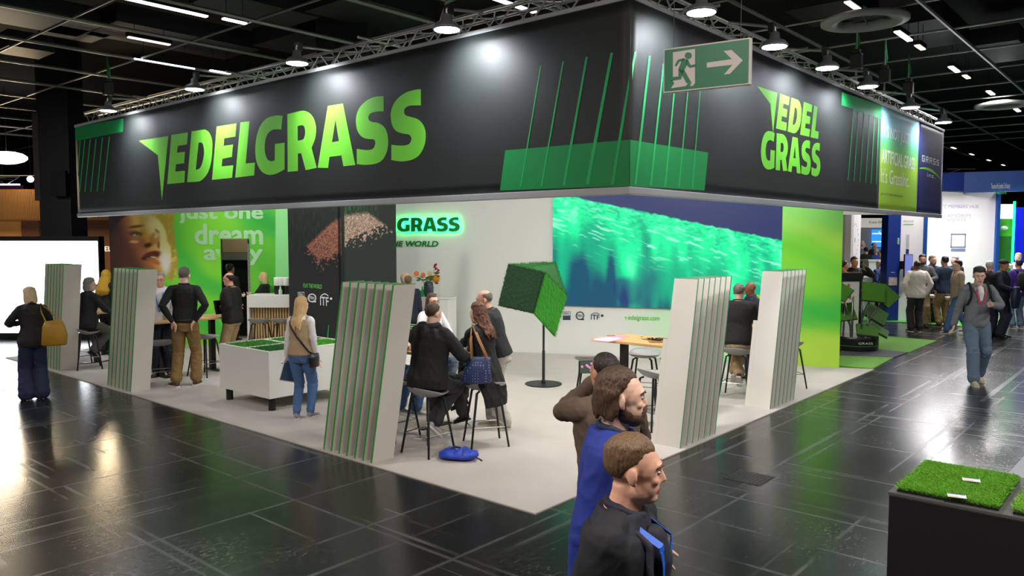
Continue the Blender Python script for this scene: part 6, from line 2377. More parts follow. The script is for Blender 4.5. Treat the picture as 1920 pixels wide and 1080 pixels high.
    def beard(s, m, full=True, th=.006):
        mb = MB()
        def ball(c, rx, ry, rz):
            mb.ball(s.hp(*c), rx, ry, rz, s.H, 12)
        ball((0, .054, -.090), .036 + th, .036 + th, .026 + th)
        for q in (-1, 1):
            ball((q * .041, .016, -.068), .018 + th, .042, .030 + th)
            ball((q * .030, .046, -.080), .022 + th, .030 + th, .020 + th)
            ball((q * .064, .0, -.035), .008 + th * .5, .016, .030)
            limb(mb, [s.hp(q * .004, .098, -.050), s.hp(q * .022, .090, -.055), s.hp(q * .027, .082, -.072)], [.006, .006, .007], 8)
        s.sc(mb)
        return remesh(mb, 'beard', [m], s.root, max(s.vox, .006), 2)

    def glasses(s, m=None):
        mb = MB()
        for q in (-1, 1):
            pts = [s.hp(q * (.033 + .022 * math.cos(a)), .100 - .004 * abs(math.cos(a)), .006 + .016 * math.sin(a)) for a in np.linspace(0, 2 * math.pi, 15)]
            mb.tube(pts, .0016, 5)
            mb.tube([s.hp(q * .055, .096, .010), s.hp(q * .078, .05, .012), s.hp(q * .081, -.01, .006)], .0018, 5)
        mb.tube([s.hp(-.011, .101, .010), s.hp(0, .106, .013), s.hp(.011, .101, .010)], .0016, 5)
        return s.sc(mb).build('glasses', m or BLACKM, s.root, smooth=True)

    def top(s, m, inf=.014, sleeves=1.0, hem=-.06, flare=0.0, name='jumper', collar=None, hood=None, cuff=0.0, vox=None, neckline=.54, extra=None):
        mb = MB()
        s.torso(mb, inf, hem, neckline, flare=flare)
        if sleeves:
            for q in 'lr':
                s.arm(mb, q, inf * .62, sleeves, cuff)
        for q in 'lr':    # shoulder slope to the neck
            limb(mb, [s.neck - s.u * .035, s.shoulder[q] + s.u * .004], [.045 + inf * .8, .042 + inf * .5], 12)
        if neckline > .49:
            mb.N = 20
            mb.loft([(s.pel + s.u * t_ - s.f * .005, s.r * (a_ + inf * .75), s.f * (b_ + inf * .75)) for t_, a_, b_ in ((.47, .150, .095), (.505, .138, .092), (.530, .108, .084), (.554, .085, .077))])
        if extra:
            extra(mb)
        s.sc(mb)
        o = remesh(mb, name, [m], s.root, vox or max(s.vox, .0075), 3)
        s.parts[name] = o
        if collar is not None:
            cb = MB()
            for j in range(18):
                a0, a1 = 2 * math.pi * j / 18, 2 * math.pi * (j + 1) / 18
                P = []
                for a in (a0, a1):
                    dx, dy = math.cos(a), math.sin(a)
                    P.append(s.neck + s.r * dx * .070 + s.f * (dy * .068 + .004) + s.u * (-.012 - .02 * max(0, dy)))
                    P.append(s.neck + s.r * dx * .064 + s.f * (dy * .062 + .006) + s.u * (.035 - .035 * max(0, dy)))
                limb(cb, [P[0] * .5 + P[1] * .5, P[2] * .5 + P[3] * .5], [.017, .017], 8)
            s.sc(cb)
            remesh(cb, 'collar', [collar], s.root, max(s.vox, .008), 3)
        if hood is not None:
            hb = MB()
            for j in range(13):
                a = math.pi * (1.02 + .96 * j / 12)
                p = s.neck + s.r * math.cos(a) * .105 + s.f * math.sin(a) * .105 + s.u * (.0 - .02 * abs(math.sin(a)))
                hb.ball(p, .050, n=10)
            hb.ball(s.neck - s.f * .115 - s.u * .08, .105, .070, .105, np.stack([s.r, s.f, s.u], 1), 14)
            s.sc(hb)
            remesh(hb, 'hood', [hood], s.root, max(s.vox, .008), 3)
        return o

    def trousers(s, m, cut='straight', inf=.010, hem=.97, top_t=.10, name='trousers', vox=None):
        mb = MB()
        s.torso(mb, inf, -.11, top_t)
        for q in 'lr':
            s.leg(mb, q, inf, hem, cut)
        s.sc(mb)
        o = remesh(mb, name, [m], s.root, vox or max(s.vox, .008), 3)
        s.parts[name] = o
        return o

    def shoes(s, m, sole=None, boot=False):
        for q in 'lr':
            A, t = s.ankle[q], nrm(s.toe[q])
            up = nrm(np.array([0, 0, 1.]) - t * t[2])
            rt = np.cross(t, up)
            mb = MB()
            mb.N = 14
            rings = []
            for y, w, h, z in ((-.062, .020, .022, -.045), (-.050, .034, .040, -.035), (-.01, .037, .044, -.032), (.04, .038, .036, -.040), (.09, .044, .028, -.050), (.14, .043, .022, -.056), (.175, .032, .017, -.060), (.19, .016, .010, -.063)):
                rings.append((A + t * y + up * z, rt * w, up * h))
            mb.loft(rings)
            limb(mb, [A + up * .01, A - up * .03], [.042, .040], 12)
            s.sc(mb)
            o = remesh(mb, 'shoe', [m], s.root, max(.008, s.vox * .8), 2)
            sb = MB()
            sb.N = 14
            rr = []
            pts = [(-.066, .030), (-.03, .038), (.04, .038), (.10, .046), (.15, .044), (.185, .028)]
            v = []
            for y, w in pts:
                for zz in (-.088, -.066):
                    for sx in (-1, 1):
                        v.append(A + t * y + rt * w * sx + up * zz)
            f = []
            for i in range(len(pts) - 1):
                a, b2 = i * 4, (i + 1) * 4
                f += [(a, a + 1, b2 + 1, b2), (a + 2, b2 + 2, b2 + 3, a + 3), (a, b2, b2 + 2, a + 2), (a + 1, a + 3, b2 + 3, b2 + 1)]
            f += [(0, 2, 3, 1), (len(v) - 4, len(v) - 3, len(v) - 1, len(v) - 2)]
            sb.add(v, f)
            s.sc(sb).build('sole', sole or BLACKM, o)

    def chest(s, x, t, inf):
        a = s.B['st']
        ts = [q[0] for q in a]
        rx, ry, oy = [np.interp(t, ts, [q[i] for q in a]) for i in (1, 2, 3)]
        rx, ry = rx * s.bulk + inf, ry * s.bulk + inf
        return s.pel + s.u * t + s.r * x + s.f * (oy + ry * math.sqrt(max(0, 1 - (x / rx) ** 2)))

    def lanyard(s, m, inf=.022, low=.16, w=.010, badge=None, name='lanyard'):
        mb = MB()
        for q in (-1, 1):
            pts = [s.neck - s.f * .055 + s.r * q * .02 + s.u * .0, s.neck + s.r * q * .070 - s.f * .01 - s.u * .005, s.chest(q * .062, .47, inf + .012), s.chest(q * .05, .40, inf), s.chest(q * .026, .28, inf), s.chest(q * .004, low, inf)]
            P = []
            for i in range(len(pts) - 1):
                for j in range(4):
                    P.append(pts[i] + (pts[i + 1] - pts[i]) * j / 4)
            P.append(pts[-1])
            for i in range(len(P) - 1):
                d = nrm(P[i + 1] - P[i])
                n = s.f if i > 8 else nrm(P[i] - (s.neck - s.u * .1))
                x = nrm(np.cross(d, n)) * w
                o = nrm(np.cross(x, d)) * .0015
                d2 = d * .001
                mb.add([P[i] - x - o, P[i] + x - o, P[i + 1] + x - o + d2, P[i + 1] - x - o + d2, P[i] - x + o, P[i] + x + o, P[i + 1] + x + o + d2, P[i + 1] - x + o + d2],
                       [(3, 2, 1, 0), (4, 5, 6, 7), (0, 1, 5, 4), (1, 2, 6, 5), (2, 3, 7, 6), (3, 0, 4, 7)])
        o = s.sc(mb).build(name, m, s.root)
        if badge is not None:
            c = s.chest(0, low - .05, inf + .006)
            bb = MB()
            v = [c + s.r * x + s.u * z + s.f * y for y in (0, .004) for z in (-.06, .05) for x in (-.04, .04)]
            bb.add(v, [(0, 1, 3, 2), (4, 6, 7, 5), (0, 4, 5, 1), (2, 3, 7, 6), (0, 2, 6, 4), (1, 5, 7, 3)])
            s.sc(bb).build('badge', badge, o)
        return o


def vnoise3(P, seed=0):
    r = np.random.RandomState(seed).rand(32, 32, 32)
    I = np.floor(P).astype(int)
    F = P - I
    F = F * F * (3 - 2 * F)
    o = 0
    for a in (0, 1):
        for b in (0, 1):
            for c in (0, 1):
                w = (F[:, 0] if a else 1 - F[:, 0]) * (F[:, 1] if b else 1 - F[:, 1]) * (F[:, 2] if c else 1 - F[:, 2])
                o = o + w * r[(I[:, 0] + a) % 32, (I[:, 1] + b) % 32, (I[:, 2] + c) % 32]
    return o


FOLDS = {'trousers': .010, 'jeans': .010, 'jacket': .011, 'suit_jacket': .008, 'overshirt': .012, 'sweater': .007, 'jumper': .007, 'shirt': .009, 'blouse': .009, 'coat': .009, 'cardigan': .009, 'vest': .004, 'polo_shirt': .008, 'hood': .010, 'head_scarf': .008, 'scarf': .006}


def crease(me, name, seed):
    """Cloth folds: ridges pushed along the normals."""
    amp = FOLDS.get(name.split('.')[0], 0)
    if not amp:
        return
    n = len(me.vertices)
    co = np.empty(n * 3)
    no = np.empty(n * 3)
    me.vertices.foreach_get('co', co)
    me.vertices.foreach_get('normal', no)
    co, no = co.reshape(-1, 3), no.reshape(-1, 3)
    leg_ = name.startswith(('trousers', 'jeans'))
    k = np.array([9, 9, 5.5]) if not leg_ else np.array([8, 8, 7.5])
    sh = co + np.stack([co[:, 2] * .35, co[:, 2] * -.25, co[:, 0] * .5], 1)
    w = sh + .05 * np.stack([vnoise3(co * 6 + 5, 1), vnoise3(co * 6 + 9, 2), vnoise3(co * 6 + 2, 3)], 1)
    a = 1 - np.abs(2 * vnoise3(w * k + seed * 3.7, 4) - 1)
    b = 1 - np.abs(2 * vnoise3(w * k * 2.1 + seed * 1.3, 5) - 1)
    h = amp * (a ** 2 - .45) + amp * .45 * (b ** 2 - .45)
    me.vertices.foreach_set('co', (co + no * h[:, None]).ravel())


def bake_people():
    dg = bpy.context.evaluated_depsgraph_get()
    done = []
    for o in PENDING:
        me = bpy.data.meshes.new_from_object(o.evaluated_get(dg))
        done.append((o, me))
    for o, me in done:
        old = o.data
        mats_ = [m for m in old.materials]
        o.modifiers.clear()
        o.data = me
        if not me.materials:
            for m in mats_:
                me.materials.append(m)
        me.polygons.foreach_set('use_smooth', [True] * len(me.polygons))
        me.update()
        crease(me, o.name, len(me.vertices) % 17)
        me.update()
        bpy.data.meshes.remove(old)
    PENDING.clear()


def paint_lips(fig):
    """The mouth takes its own skin tone on the finished body."""
    me = fig.parts['body'].data
    me.materials.append(LIPS[fig.skin])
    n = len(me.polygons)
    c = np.empty(n * 3)
    me.polygons.foreach_get('center', c)
    c = c.reshape(-1, 3) / fig.k
    loc = (c - fig.head) @ fig.H
    hit = (np.abs(loc[:, 0]) < .023 * 1.0) & (loc[:, 1] > .078) & (loc[:, 2] > -.0745) & (loc[:, 2] < -.0535)
    mi = np.zeros(n, np.int32)
    mi[hit] = 1
    me.polygons.foreach_set('material_index', mi)

# ---------------------------------------------------------------- materials for clothes and hair
C = {}
for nm, col, kw in (('navy_suit', '#12141c', {}), ('navy_shirt', '#1a1d2c', {}), ('royal_sweater', '#1c2f86', {}), ('brown_jacket', '#5d4c40', {}), ('black_cloth', '#141416', {}), ('soft_black', '#1d1d20', {}),
                    ('charcoal_cloth', '#2a2b2e', {}), ('white_shirt', '#e4e3e6', {}), ('cream_sweater', '#e8e2d6', {}), ('khaki_cloth', '#7d6238', {}), ('stone_chino', '#a48c68', {}), ('navy_trousers', '#1c2744', {}),
                    ('dark_jeans', '#1e2638', {}), ('mid_jeans', '#4a6c9a', {}), ('washed_jeans', '#5f7386', {}), ('light_trousers', '#b9b3aa', {}), ('olive_trousers', '#3a3b33', {}), ('beige_vest', '#b49c78', {}),
                    ('grey_jacket', '#74777c', {}), ('grey_suit', '#55565a', {}), ('navy_jumper', '#1b2a44', {}), ('beige_jumper', '#b8a287', {}), ('blue_polo', '#123a72', {}), ('purple_shirt', '#3a1a7e', {}), ('orange_shirt', '#b8683e', {}),
                    ('mustard_scarf', '#c39a2c', {}), ('pattern_grey', '#57564f', {}), ('sky_shirt', '#b9c4e0', {}), ('cobalt_shirt', '#3450a8', {}), ('lime_scarf', '#4fc02a', {}), ('dark_blue_coat', '#171d30', {})):
    C[nm] = cloth(nm, col, **kw)
HR = {nm: hairm('hair_' + nm, c) for nm, c in (('brown', '#4a3526'), ('dark', '#241a16'), ('black', '#161312'), ('blond', '#d3b078'), ('ash', '#c9b08a'), ('grey', '#8d8a86'), ('white', '#cfccc8'), ('salt', '#6d655c'), ('auburn', '#5f3a24'), ('lightbrown', '#6a5138'))}
BLUE_L = mat('blue_lanyard', '#1f5fd0', .5)
LBLUE_L = mat('light_blue_lanyard', '#5a90d8', .5)
RED_L = mat('red_lanyard', '#d03352', .5)
BADGE = mat('white_badge', '#cfd6e6', .4)
SOLEW = mat('white_sole', '#dcd8d0', .5)
SHOEB, SHOEBR, SHOEG, SHOEW = mat('black_shoe', '#161616', .45), mat('brown_shoe', '#4a3526', .5), mat('grey_trainer', '#8e8f92', .6), mat('cream_trainer', '#b8b296', .6)
SHOERED = mat('maroon_trainer', '#5a1c24', .5)
FIGS = []
LIPPED = []

def W3(px, py, y):
    return at_depth(px, py, y)

def held(name, label, cat, w, l, t_, pos, fig, rot, m, face_m=None, up=None):
    o = thing(name, label, cat, pos, 0)
    o.rotation_euler = rot
    MB().box(-w / 2, w / 2, -t_ / 2, t_ / 2, -l / 2, l / 2).build('body', m, o, bevel=min(.003, t_ * .3))
    if face_m is not None:
        MB().box(-w * .46, w * .46, t_ / 2, t_ / 2 + .0012, -l * .46, l * .46).build('printed_face', face_m, o)
        MB().box(-w * .46, w * .46, -t_ / 2 - .0012, -t_ / 2, -l * .46, l * .46).build('printed_face', face_m, o)
    return o

# ---- the two passing men and the man filming
f = Fig('man in a dark navy suit with blue lanyard passing closest to the camera', (.345, 2.70), -26, 1.735, lean=5, head=(20, 4, 0), vox=.0055, skin='ruddy',
        arms={'r': {'to': (.27, -.10, .80)}, 'l': {'to': (-.26, .16, .82)}}, legs={'l': {'to': (-.1, .22, .085)}, 'r': {'to': (.1, -.25, .12)}})
f.body(); f.eyes(); f.brows(HR['lightbrown']); f.hair(HR['lightbrown'], 'short', th=.011, top=.7)
f.top(C['navy_shirt'], .012, 0, .0, .0, 'shirt', vox=.008, collar=C['navy_shirt'])
f.top(C['navy_suit'], .026, 1.0, -.11, .012, 'suit_jacket', vox=.008, neckline=.485)
mb = MB()      # lapels and the open shirt front
for q in (-1, 1):
    P = [f.neck + f.r * q * .075 - f.f * .02 + f.u * .004, f.chest(q * .085, .47, .040), f.chest(q * .105, .38, .036), f.chest(q * .055, .24, .034), f.chest(q * .012, .12, .032)]
    limb(mb, P, [.012, .015, .017, .014, .008], 8)
f.sc(mb); remesh(mb, 'lapel', [cloth('suit_lapel', '#1b1e29')], f.root, .007, 3)
mb = MB()
limb(mb, [f.chest(0, .48, .018), f.chest(0, .40, .016), f.chest(0, .28, .018), f.chest(0, .14, .014)], [.045, .055, .045, .02], 14)
f.sc(mb); remesh(mb, 'shirt_front', [C['navy_shirt']], f.root, .008, 3)
f.trousers(C['navy_suit']); f.shoes(SHOEB)
f.lanyard(BLUE_L, .056, .10, .012, BADGE)
LIPPED.append(f)

f = Fig('bearded man in a royal blue sweater walking behind the man in the suit', (.405, 3.42), -16, 1.845, lean=4, head=(14, 3, 0), vox=.0055, skin='fair',
        arms={'r': {'to': (.25, -.07, .82), 'pole': (.4, -1, 0)}, 'l': {'to': (-.27, .2, .86)}}, legs={'l': {'to': (-.1, .25, .085)}, 'r': {'to': (.1, -.28, .12)}})
f.body(); f.eyes(); f.brows(HR['brown']); f.hair(HR['brown'], 'nape_slick', th=.012, top=.7, length=.115); f.beard(HR['brown'], th=.007)
f.top(C['royal_sweater'], .022, 1.0, -.10, .004, 'sweater', vox=.008, collar=C['navy_jumper'], cuff=.006)
f.trousers(C['dark_jeans']); f.shoes(SHOEBR)
f.lanyard(BLUE_L, .030, .12, .011, BADGE)
LIPPED.append(f)

ph = W3(1108, 688, 4.78)
f = Fig('man in a brown jacket filming with a phone, seen from behind', (.565, 4.5), 112, 1.745, lean=3, head=(6, 4, 0), vox=.007, skin='tan',
        arms={'l': {'world': ph + np.array([.015, -.02, -.09]), 'pole': (-1.0, -.35, -.75), 'thumb': (0, .2, 1), 'curl': .5}, 'r': {'to': (.16, .34, 1.28), 'pole': (.8, -.4, -.9)}})
f.body(); f.eyes(); f.hair(HR['dark'], 'bald', th=.009); f.hair(HR['dark'], 'thin', th=.003)
f.top(C['brown_jacket'], .030, 1.0, -.10, .006, 'jacket', vox=.008, collar=C['brown_jacket'], cuff=.004)
f.trousers(C['dark_jeans']); f.shoes(SHOEB)
o = held('mobile_phone', 'black phone held up by the man in the brown jacket, showing flowers', 'phone', .078, .155, .009, ph, f, (0, math.pi / 2, .15), BLACKM, emis('phone_picture', '#3b4a3a', .6))
mb = MB()
rnd = np.random.RandomState(2)
for k in range(9):
    x, z = rnd.uniform(-.03, .03), rnd.uniform(-.06, .06)
    mb.ball((x, -.0065, z), .008, .0008, .008, n=6)
mb.build('displayed_flowers', emis('phone_flower', '#c07ab8', .8), o)

# ---- aisle, far side
p = ground(65, 748)
f = Fig('blonde woman in a black jacket and wide navy trousers standing before the glowing screen', p, 128, 1.665, sex='f', head=(8, 22, 0), vox=.010, skin='light',
        arms={'l': {'to': (-.14, .30, 1.17), 'pole': (-1, -.4, -.6)}, 'r': {'to': (.10, .30, 1.15), 'pole': (1, -.4, -.6)}}, bulk=1.02)
f.body(); f.hair(HR['ash'], 'bob', th=.020, length=.17)
f.top(C['soft_black'], .026, 1.0, -.09, .010, 'jacket', collar=C['soft_black']); f.trousers(C['navy_trousers'], 'wide', .008, 1.02); f.shoes(SHOEW, SOLEW)
sh = f.world(f.shoulder['r'])
bgp = W3(101, 622, 11.45)
t = thing('tote_bag', 'mustard yellow leather tote bag on the shoulder of the blonde woman', 'bag', bgp + np.array([0, 0, -.20]), math.radians(30))
mb = MB(); mb.N = 18
mb.loft([((0, 0, 0), (.15, 0, 0), (0, .06, 0)), ((0, 0, .02), (.165, 0, 0), (0, .075, 0)), ((0.01, 0, .15), (.165, 0, 0), (0, .085, 0)), ((0, 0, .28), (.145, 0, 0), (0, .07, 0)), ((0, 0, .36), (.11, 0, 0), (0, .045, 0))])
mb.build('bag_body', mat('mustard_leather', '#a87c16', .5, noise=.15, nscale=5, bump=.3, bscale=12), t, smooth=True)
lw_ = lambda w: np.array(t.matrix_basis.inverted() @ Vector(w))
q_ = Matrix.Translation(t.location) @ Matrix.Rotation(t.rotation_euler[2], 4, 'Z')
sl = np.array(q_.inverted() @ Vector(sh + np.array([-.02, 0, .075])))
for e in (-.03, .03):
    MB().tube([(-.09, e, .34), sl * .6 + np.array([-.06, e, .12]), sl + np.array([-.01, e, 0]), sl * .6 + np.array([.06, e, .12]), (.09, e, .34)], .009, 7).build('handle', MATS['mustard_leather'], t, smooth=True)

# ---- left part of the booth
def seated(label, st, face, h, seat=.765, cross=False, **kw):
    legs = kw.pop('legs', None)
    k = h / 1.75
    zf = .32 / k
    if legs is None:
        legs = {'l': {'to': (-.13, .26, zf), 'toe': (-.1, 1, -.25)}, 'r': {'to': (.13, .28, zf), 'toe': (.1, 1, -.25)}}
        if cross:
            legs = {'l': {'to': (.03, .08, zf), 'toe': (.1, 1, -.9)}, 'r': {'to': (-.05, .16, zf + .02), 'toe': (-.1, 1, -.8)}}
    f = Fig(label, st, face, h, CZ, sit=seat, legs=legs, **kw)
    return f
f = seated('grey haired person in black seated on a bar stool near the glowing screen', S10, 62, 1.72, sex='f', vox=.011, lean=4, head=(-25, 6, 0), skin='fair', bulk=1.06,
           arms={'l': {'to': (-.30, .34, 1.02), 'pole': (-1, -.5, -.3)}, 'r': {'to': (.18, .36, 1.02), 'pole': (1, -.5, -.5)}}, cross=True)
f.body(); f.hair(HR['grey'], 'nape', th=.020, length=.14); f.glasses()
f.top(C['soft_black'], .032, 1.0, -.10, .012, 'jacket', collar=C['soft_black']); f.trousers(C['pattern_grey'], 'straight'); f.shoes(SHOEB)
p = at_depth(200, 600, 15.9)
f = Fig('person with a mustard head scarf standing behind the grey haired seated person', p, 75, 1.74, CZ, sex='f', vox=.013, skin='tan', head=(0, 5, 0))
f.body()
mb = MB()
mb.ball(f.hp(0, -.015, .03), .090, .105, .10, f.H, 16)
limb(mb, [f.hp(0, -.03, -.03), f.neck - f.f * .03 + f.u * .02, f.neck - f.f * .04 - f.u * .16], [.088, .112, .165], 16)
f.sc(mb); remesh(mb, 'head_scarf', [C['mustard_scarf']], f.root, .012, 3)
f.top(C['black_cloth'], .03, 1.0, -.11, .02, 'coat'); f.trousers(C['black_cloth'], 'straight'); f.shoes(SHOEB)

p = ground(306, 706)
f = Fig('man in a white shirt with a light blue lanyard standing at an oak table', p, -76, 1.80, CZ, vox=.009, head=(0, 6, 0), skin='ruddy', bulk=1.06,
        arms={'r': {'to': (.30, .20, .98), 'pole': (1, -.6, 0)}, 'l': {'to': (-.20, .17, .86), 'pole': (-1, -.4, 0)}})
f.body(); f.eyes(); f.brows(HR['grey']); f.hair(HR['grey'], 'receding', th=.007); f.glasses(mat('thin_glasses', '#4a4038', .3))
f.top(C['white_shirt'], .020, 1.0, -.03, .0, 'shirt', collar=C['white_shirt']); f.trousers(C['dark_jeans'], 'straight'); f.shoes(SHOEBR)
f.lanyard(LBLUE_L, .030, .16, .010)

p = ground(350, 725)
f = Fig('man in a black sweater and khaki trousers seen from behind with hands on his hips', p, 97, 1.925, CZ, vox=.009, head=(0, 4, 0), skin='fair',
        arms={'r': {'to': (.17, -.10, .98), 'pole': (1, -.35, .15), 'thumb': (0, 1, -.2)}, 'l': {'to': (-.13, -.16, .97), 'pole': (-1, -.7, .0), 'thumb': (0, .5, -1)}},
        legs={'l': {'to': (-.13, -.06, .085), 'toe': (-.7, .7, 0)}, 'r': {'to': (.12, .05, .085), 'toe': (.1, 1, 0)}})
f.body(); f.hair(HR['salt'], 'short', th=.009, top=.7)
f.top(C['black_cloth'], .017, 1.0, .01, .0, 'sweater', collar=C['black_cloth']); f.trousers(C['khaki_cloth'], 'straight', .011, .93); f.shoes(SHOEBR, SOLEW)
mb = MB()
for k in range(24):
    a0, a1 = 2 * math.pi * k / 24, 2 * math.pi * (k + 1) / 24
    g_ = lambda a: f.pel + f.u * .045 + f.r * math.cos(a) * .182 + f.f * math.sin(a) * .134
    limb(mb, [g_(a0), g_(a1)], [.014, .014], 6)
f.sc(mb).build('belt', mat('dark_belt', '#1b1511', .4), f.root, smooth=True)

p = at_depth(436, 600, 14.0)
tb = W3(411, 576, 13.9)
f = Fig('balding man with glasses in a black jacket walking before the doorway with a tablet', p, 172, 1.775, CZ, vox=.010, head=(0, 3, 0), skin='ruddy', bulk=1.18, lean=2,
        arms={'l': {'world': tb + np.array([.05, -.02, -.02]), 'pole': (-.6, -1, -.4), 'curl': .9}, 'r': {'to': (.20, .26, 1.08), 'pole': (.6, -1, -.4)}})
f.body(); f.eyes(); f.hair(HR['dark'], 'bald', th=.008); f.glasses()
f.top(C['black_cloth'], .028, 1.0, -.07, .006, 'jacket', collar=C['black_cloth']); f.trousers(C['stone_chino'], 'straight'); f.shoes(SHOEBR)
held('tablet_case', 'black tablet case in the hands of the balding man with glasses', 'tablet', .19, .25, .016, tb, f, (-.25, 0, 1.0), BLACKM)

p = at_depth(433, 600, 18.2)
f = Fig('dark haired person in the storeroom behind the balding man with glasses', p, 70, 1.79, 0, vox=.014, skin='tan')
f.body(); f.hair(HR['black'], 'short', th=.016); f.top(C['black_cloth'], .022, 1.0, -.08, 0, 'sweater'); f.trousers(C['black_cloth']); f.shoes(SHOEB)
p = at_depth(497, 600, 17.14)
f = Fig('blonde woman in black with a lime scarf behind the bar counter', p, 172, 1.63, CZ, sex='f', vox=.010, skin='light', head=(0, 4, 0), arms={'l': {'to': (-.10, .42, 1.20), 'pole': (-.4, -1, -.5)}, 'r': {'to': (.1, .36, 1.21), 'pole': (.4, -1, -.5)}})
f.body(); f.eyes(); f.hair(HR['blond'], 'nape', th=.014, length=.17)
f.top(C['black_cloth'], .016, 1.0, -.06, 0, 'blouse'); f.trousers(C['black_cloth']); f.shoes(SHOEB)
mb = MB()
for j in range(12):
    a = 2 * math.pi * j / 12
    mb.ball(f.neck + f.r * math.cos(a) * .07 + f.f * math.sin(a) * .07 - f.u * .005, .028, n=8)
limb(mb, [f.chest(.03, .46, .03), f.chest(.05, .30, .03)], [.03, .02], 8)
f.sc(mb); remesh(mb, 'scarf', [C['lime_scarf']], f.root, .010, 2)

# ---- woman in the vest
p = ground(567, 786)
f = Fig('blonde woman in a beige vest and blue jeans at the white sample box', p, 76, 1.615, CZ, sex='f', vox=.008, skin='light', head=(-14, 6, 0), twist=-4, bulk=1.04,
        arms={'l': {'to': (-.25, .02, .83), 'pole': (-.3, -1, 0), 'curl': 1.0}, 'r': {'to': (.24, .02, .84), 'pole': (.5, -1, 0)}},
        legs={'l': {'to': (-.06, -.06, .085), 'toe': (-.45, 1, 0)}, 'r': {'to': (.09, .08, .085), 'toe': (.15, 1, 0)}})
f.body(); f.eyes(); f.hair(HR['blond'], 'long', th=.014, length=.36)
f.top(C['white_shirt'], .013, 1.0, .02, 0, 'blouse', collar=C['white_shirt'])
mb = MB()
f.torso(mb, .030, .0, .50)
for q in 'lr':
    limb(mb, [f.neck - f.u * .05, f.shoulder[q] + f.u * .002 - f.r * (.025 if q == 'r' else -.025)], [.06, .06], 12)
f.sc(mb); remesh(mb, 'vest', [C['beige_vest']], f.root, .008, 3)
f.trousers(C['mid_jeans'], 'slim', .014, 1.0, .06, 'jeans'); f.shoes(SHOEG, SOLEW)
w = f.world(f.wrist['l'])
held('magazine', 'magazine with a blue cover hanging from the hand of the woman in the vest', 'magazine', .21, .29, .012, w + np.array([.02, .03, -.19]), f, (.1, .25, math.radians(40)), PAPER, mat('magazine_cover', '#3d5378', .4, noise=.7, nscale=14))
# her cross-body bag
bp = f.world(np.array([.235, -.06, .88]))
t = thing('shoulder_bag', 'small black cross-body bag at the hip of the woman in the vest', 'bag', bp, f.rz)
mb = MB(); mb.N = 16
mb.loft([((0, 0, -.11), (.035, 0, 0), (0, .09, 0)), ((0, 0, -.095), (.045, 0, 0), (0, .11, 0)), ((0, 0, .02), (.045, 0, 0), (0, .115, 0)), ((0, 0, .07), (.03, 0, 0), (0, .10, 0))])
mb.build('bag_body', mat('black_leather', '#17171a', .4, bump=.2, bscale=40), t, smooth=True)
mb = MB()
qi = lambda p_: (np.array(p_) * f.k) - np.array([.235, -.06, .88]) * f.k
back = lambda x, tt: f.chest(x, tt, .04) - f.f * 2 * np.dot(f.chest(x, tt, .04) - f.pel - f.u * tt, f.f)
P = [np.array([0, 0, .05]), qi(back(.17, .06)), qi(back(.10, .16)), qi(back(.03, .27)), qi(back(-.05, .38)), qi(back(-.10, .46)), qi(f.neck - f.r * .115 + f.u * .015)]
mb.tube(P, .014, 6)
mb.build('strap', MATS['black_leather'], t, smooth=True)

# ---- the group around the shared table
f = seated('man in a black hooded jacket seated with his back to the aisle', S1, 55, 1.77, vox=.0075, lean=6, head=(-6, 8, 0), skin='fair', bulk=1.18, cross=True,
           arms={'l': {'to': (-.22, .42, 1.02), 'pole': (-1, -.6, -.6)}, 'r': {'to': (.24, .40, 1.02), 'pole': (1, -.6, -.6)}})
f.body(); f.hair(HR['brown'], 'short', th=.006, top=.5)
f.top(C['black_cloth'], .040, 1.0, -.11, .030, 'jacket', hood=C['black_cloth'], vox=.009); f.trousers(C['charcoal_cloth'], 'straight'); f.shoes(mat('pale_trainer', '#a8a6a6', .6), SOLEW)
pw = at_depth(806, 650, 10.98)
stool(806, 650, ANG_R + math.pi / 2, 'grey bar stool hidden under the seated woman wearing glasses', depth=10.98)
f = seated('young woman with glasses and a white cardigan across the shared table', pw, -48, 1.66, sex='f', vox=.008, lean=4, head=(0, 5, 0), skin='light',
           arms={'l': {'to': (-.12, .34, 1.04), 'pole': (-1, -.5, -.6)}, 'r': {'to': (.16, .34, 1.04), 'pole': (1, -.5, -.6)}})
f.body(); f.eyes(); f.brows(HR['dark']); f.hair(HR['brown'], 'long', th=.008, top=.5, length=.38); f.glasses()
f.top(C['white_shirt'], .020, 1.0, -.05, 0, 'cardigan'); f.trousers(C['washed_jeans'], 'straight'); f.shoes(SHOEG, SOLEW)
f.lanyard(RED_L, .026, .22, .008)
LIPPED.append(f)
f = seated('visitor in blue jeans mostly hidden behind the nearest slatted partition', (S3[0] - .06, S3[1]), 50, 1.75, vox=.010, lean=5, skin='fair',
           arms={'l': {'to': (-.15, .40, 1.02), 'pole': (-1, -.5, -.6)}, 'r': {'to': (.22, .42, 1.02), 'pole': (1, -.5, -.6)}})
f.body(); f.hair(HR['dark'], 'short'); f.top(C['charcoal_cloth'], .02, 1.0, -.05, 0, 'sweater'); f.trousers(C['mid_jeans'], 'straight'); f.shoes(SHOEG, SOLEW)

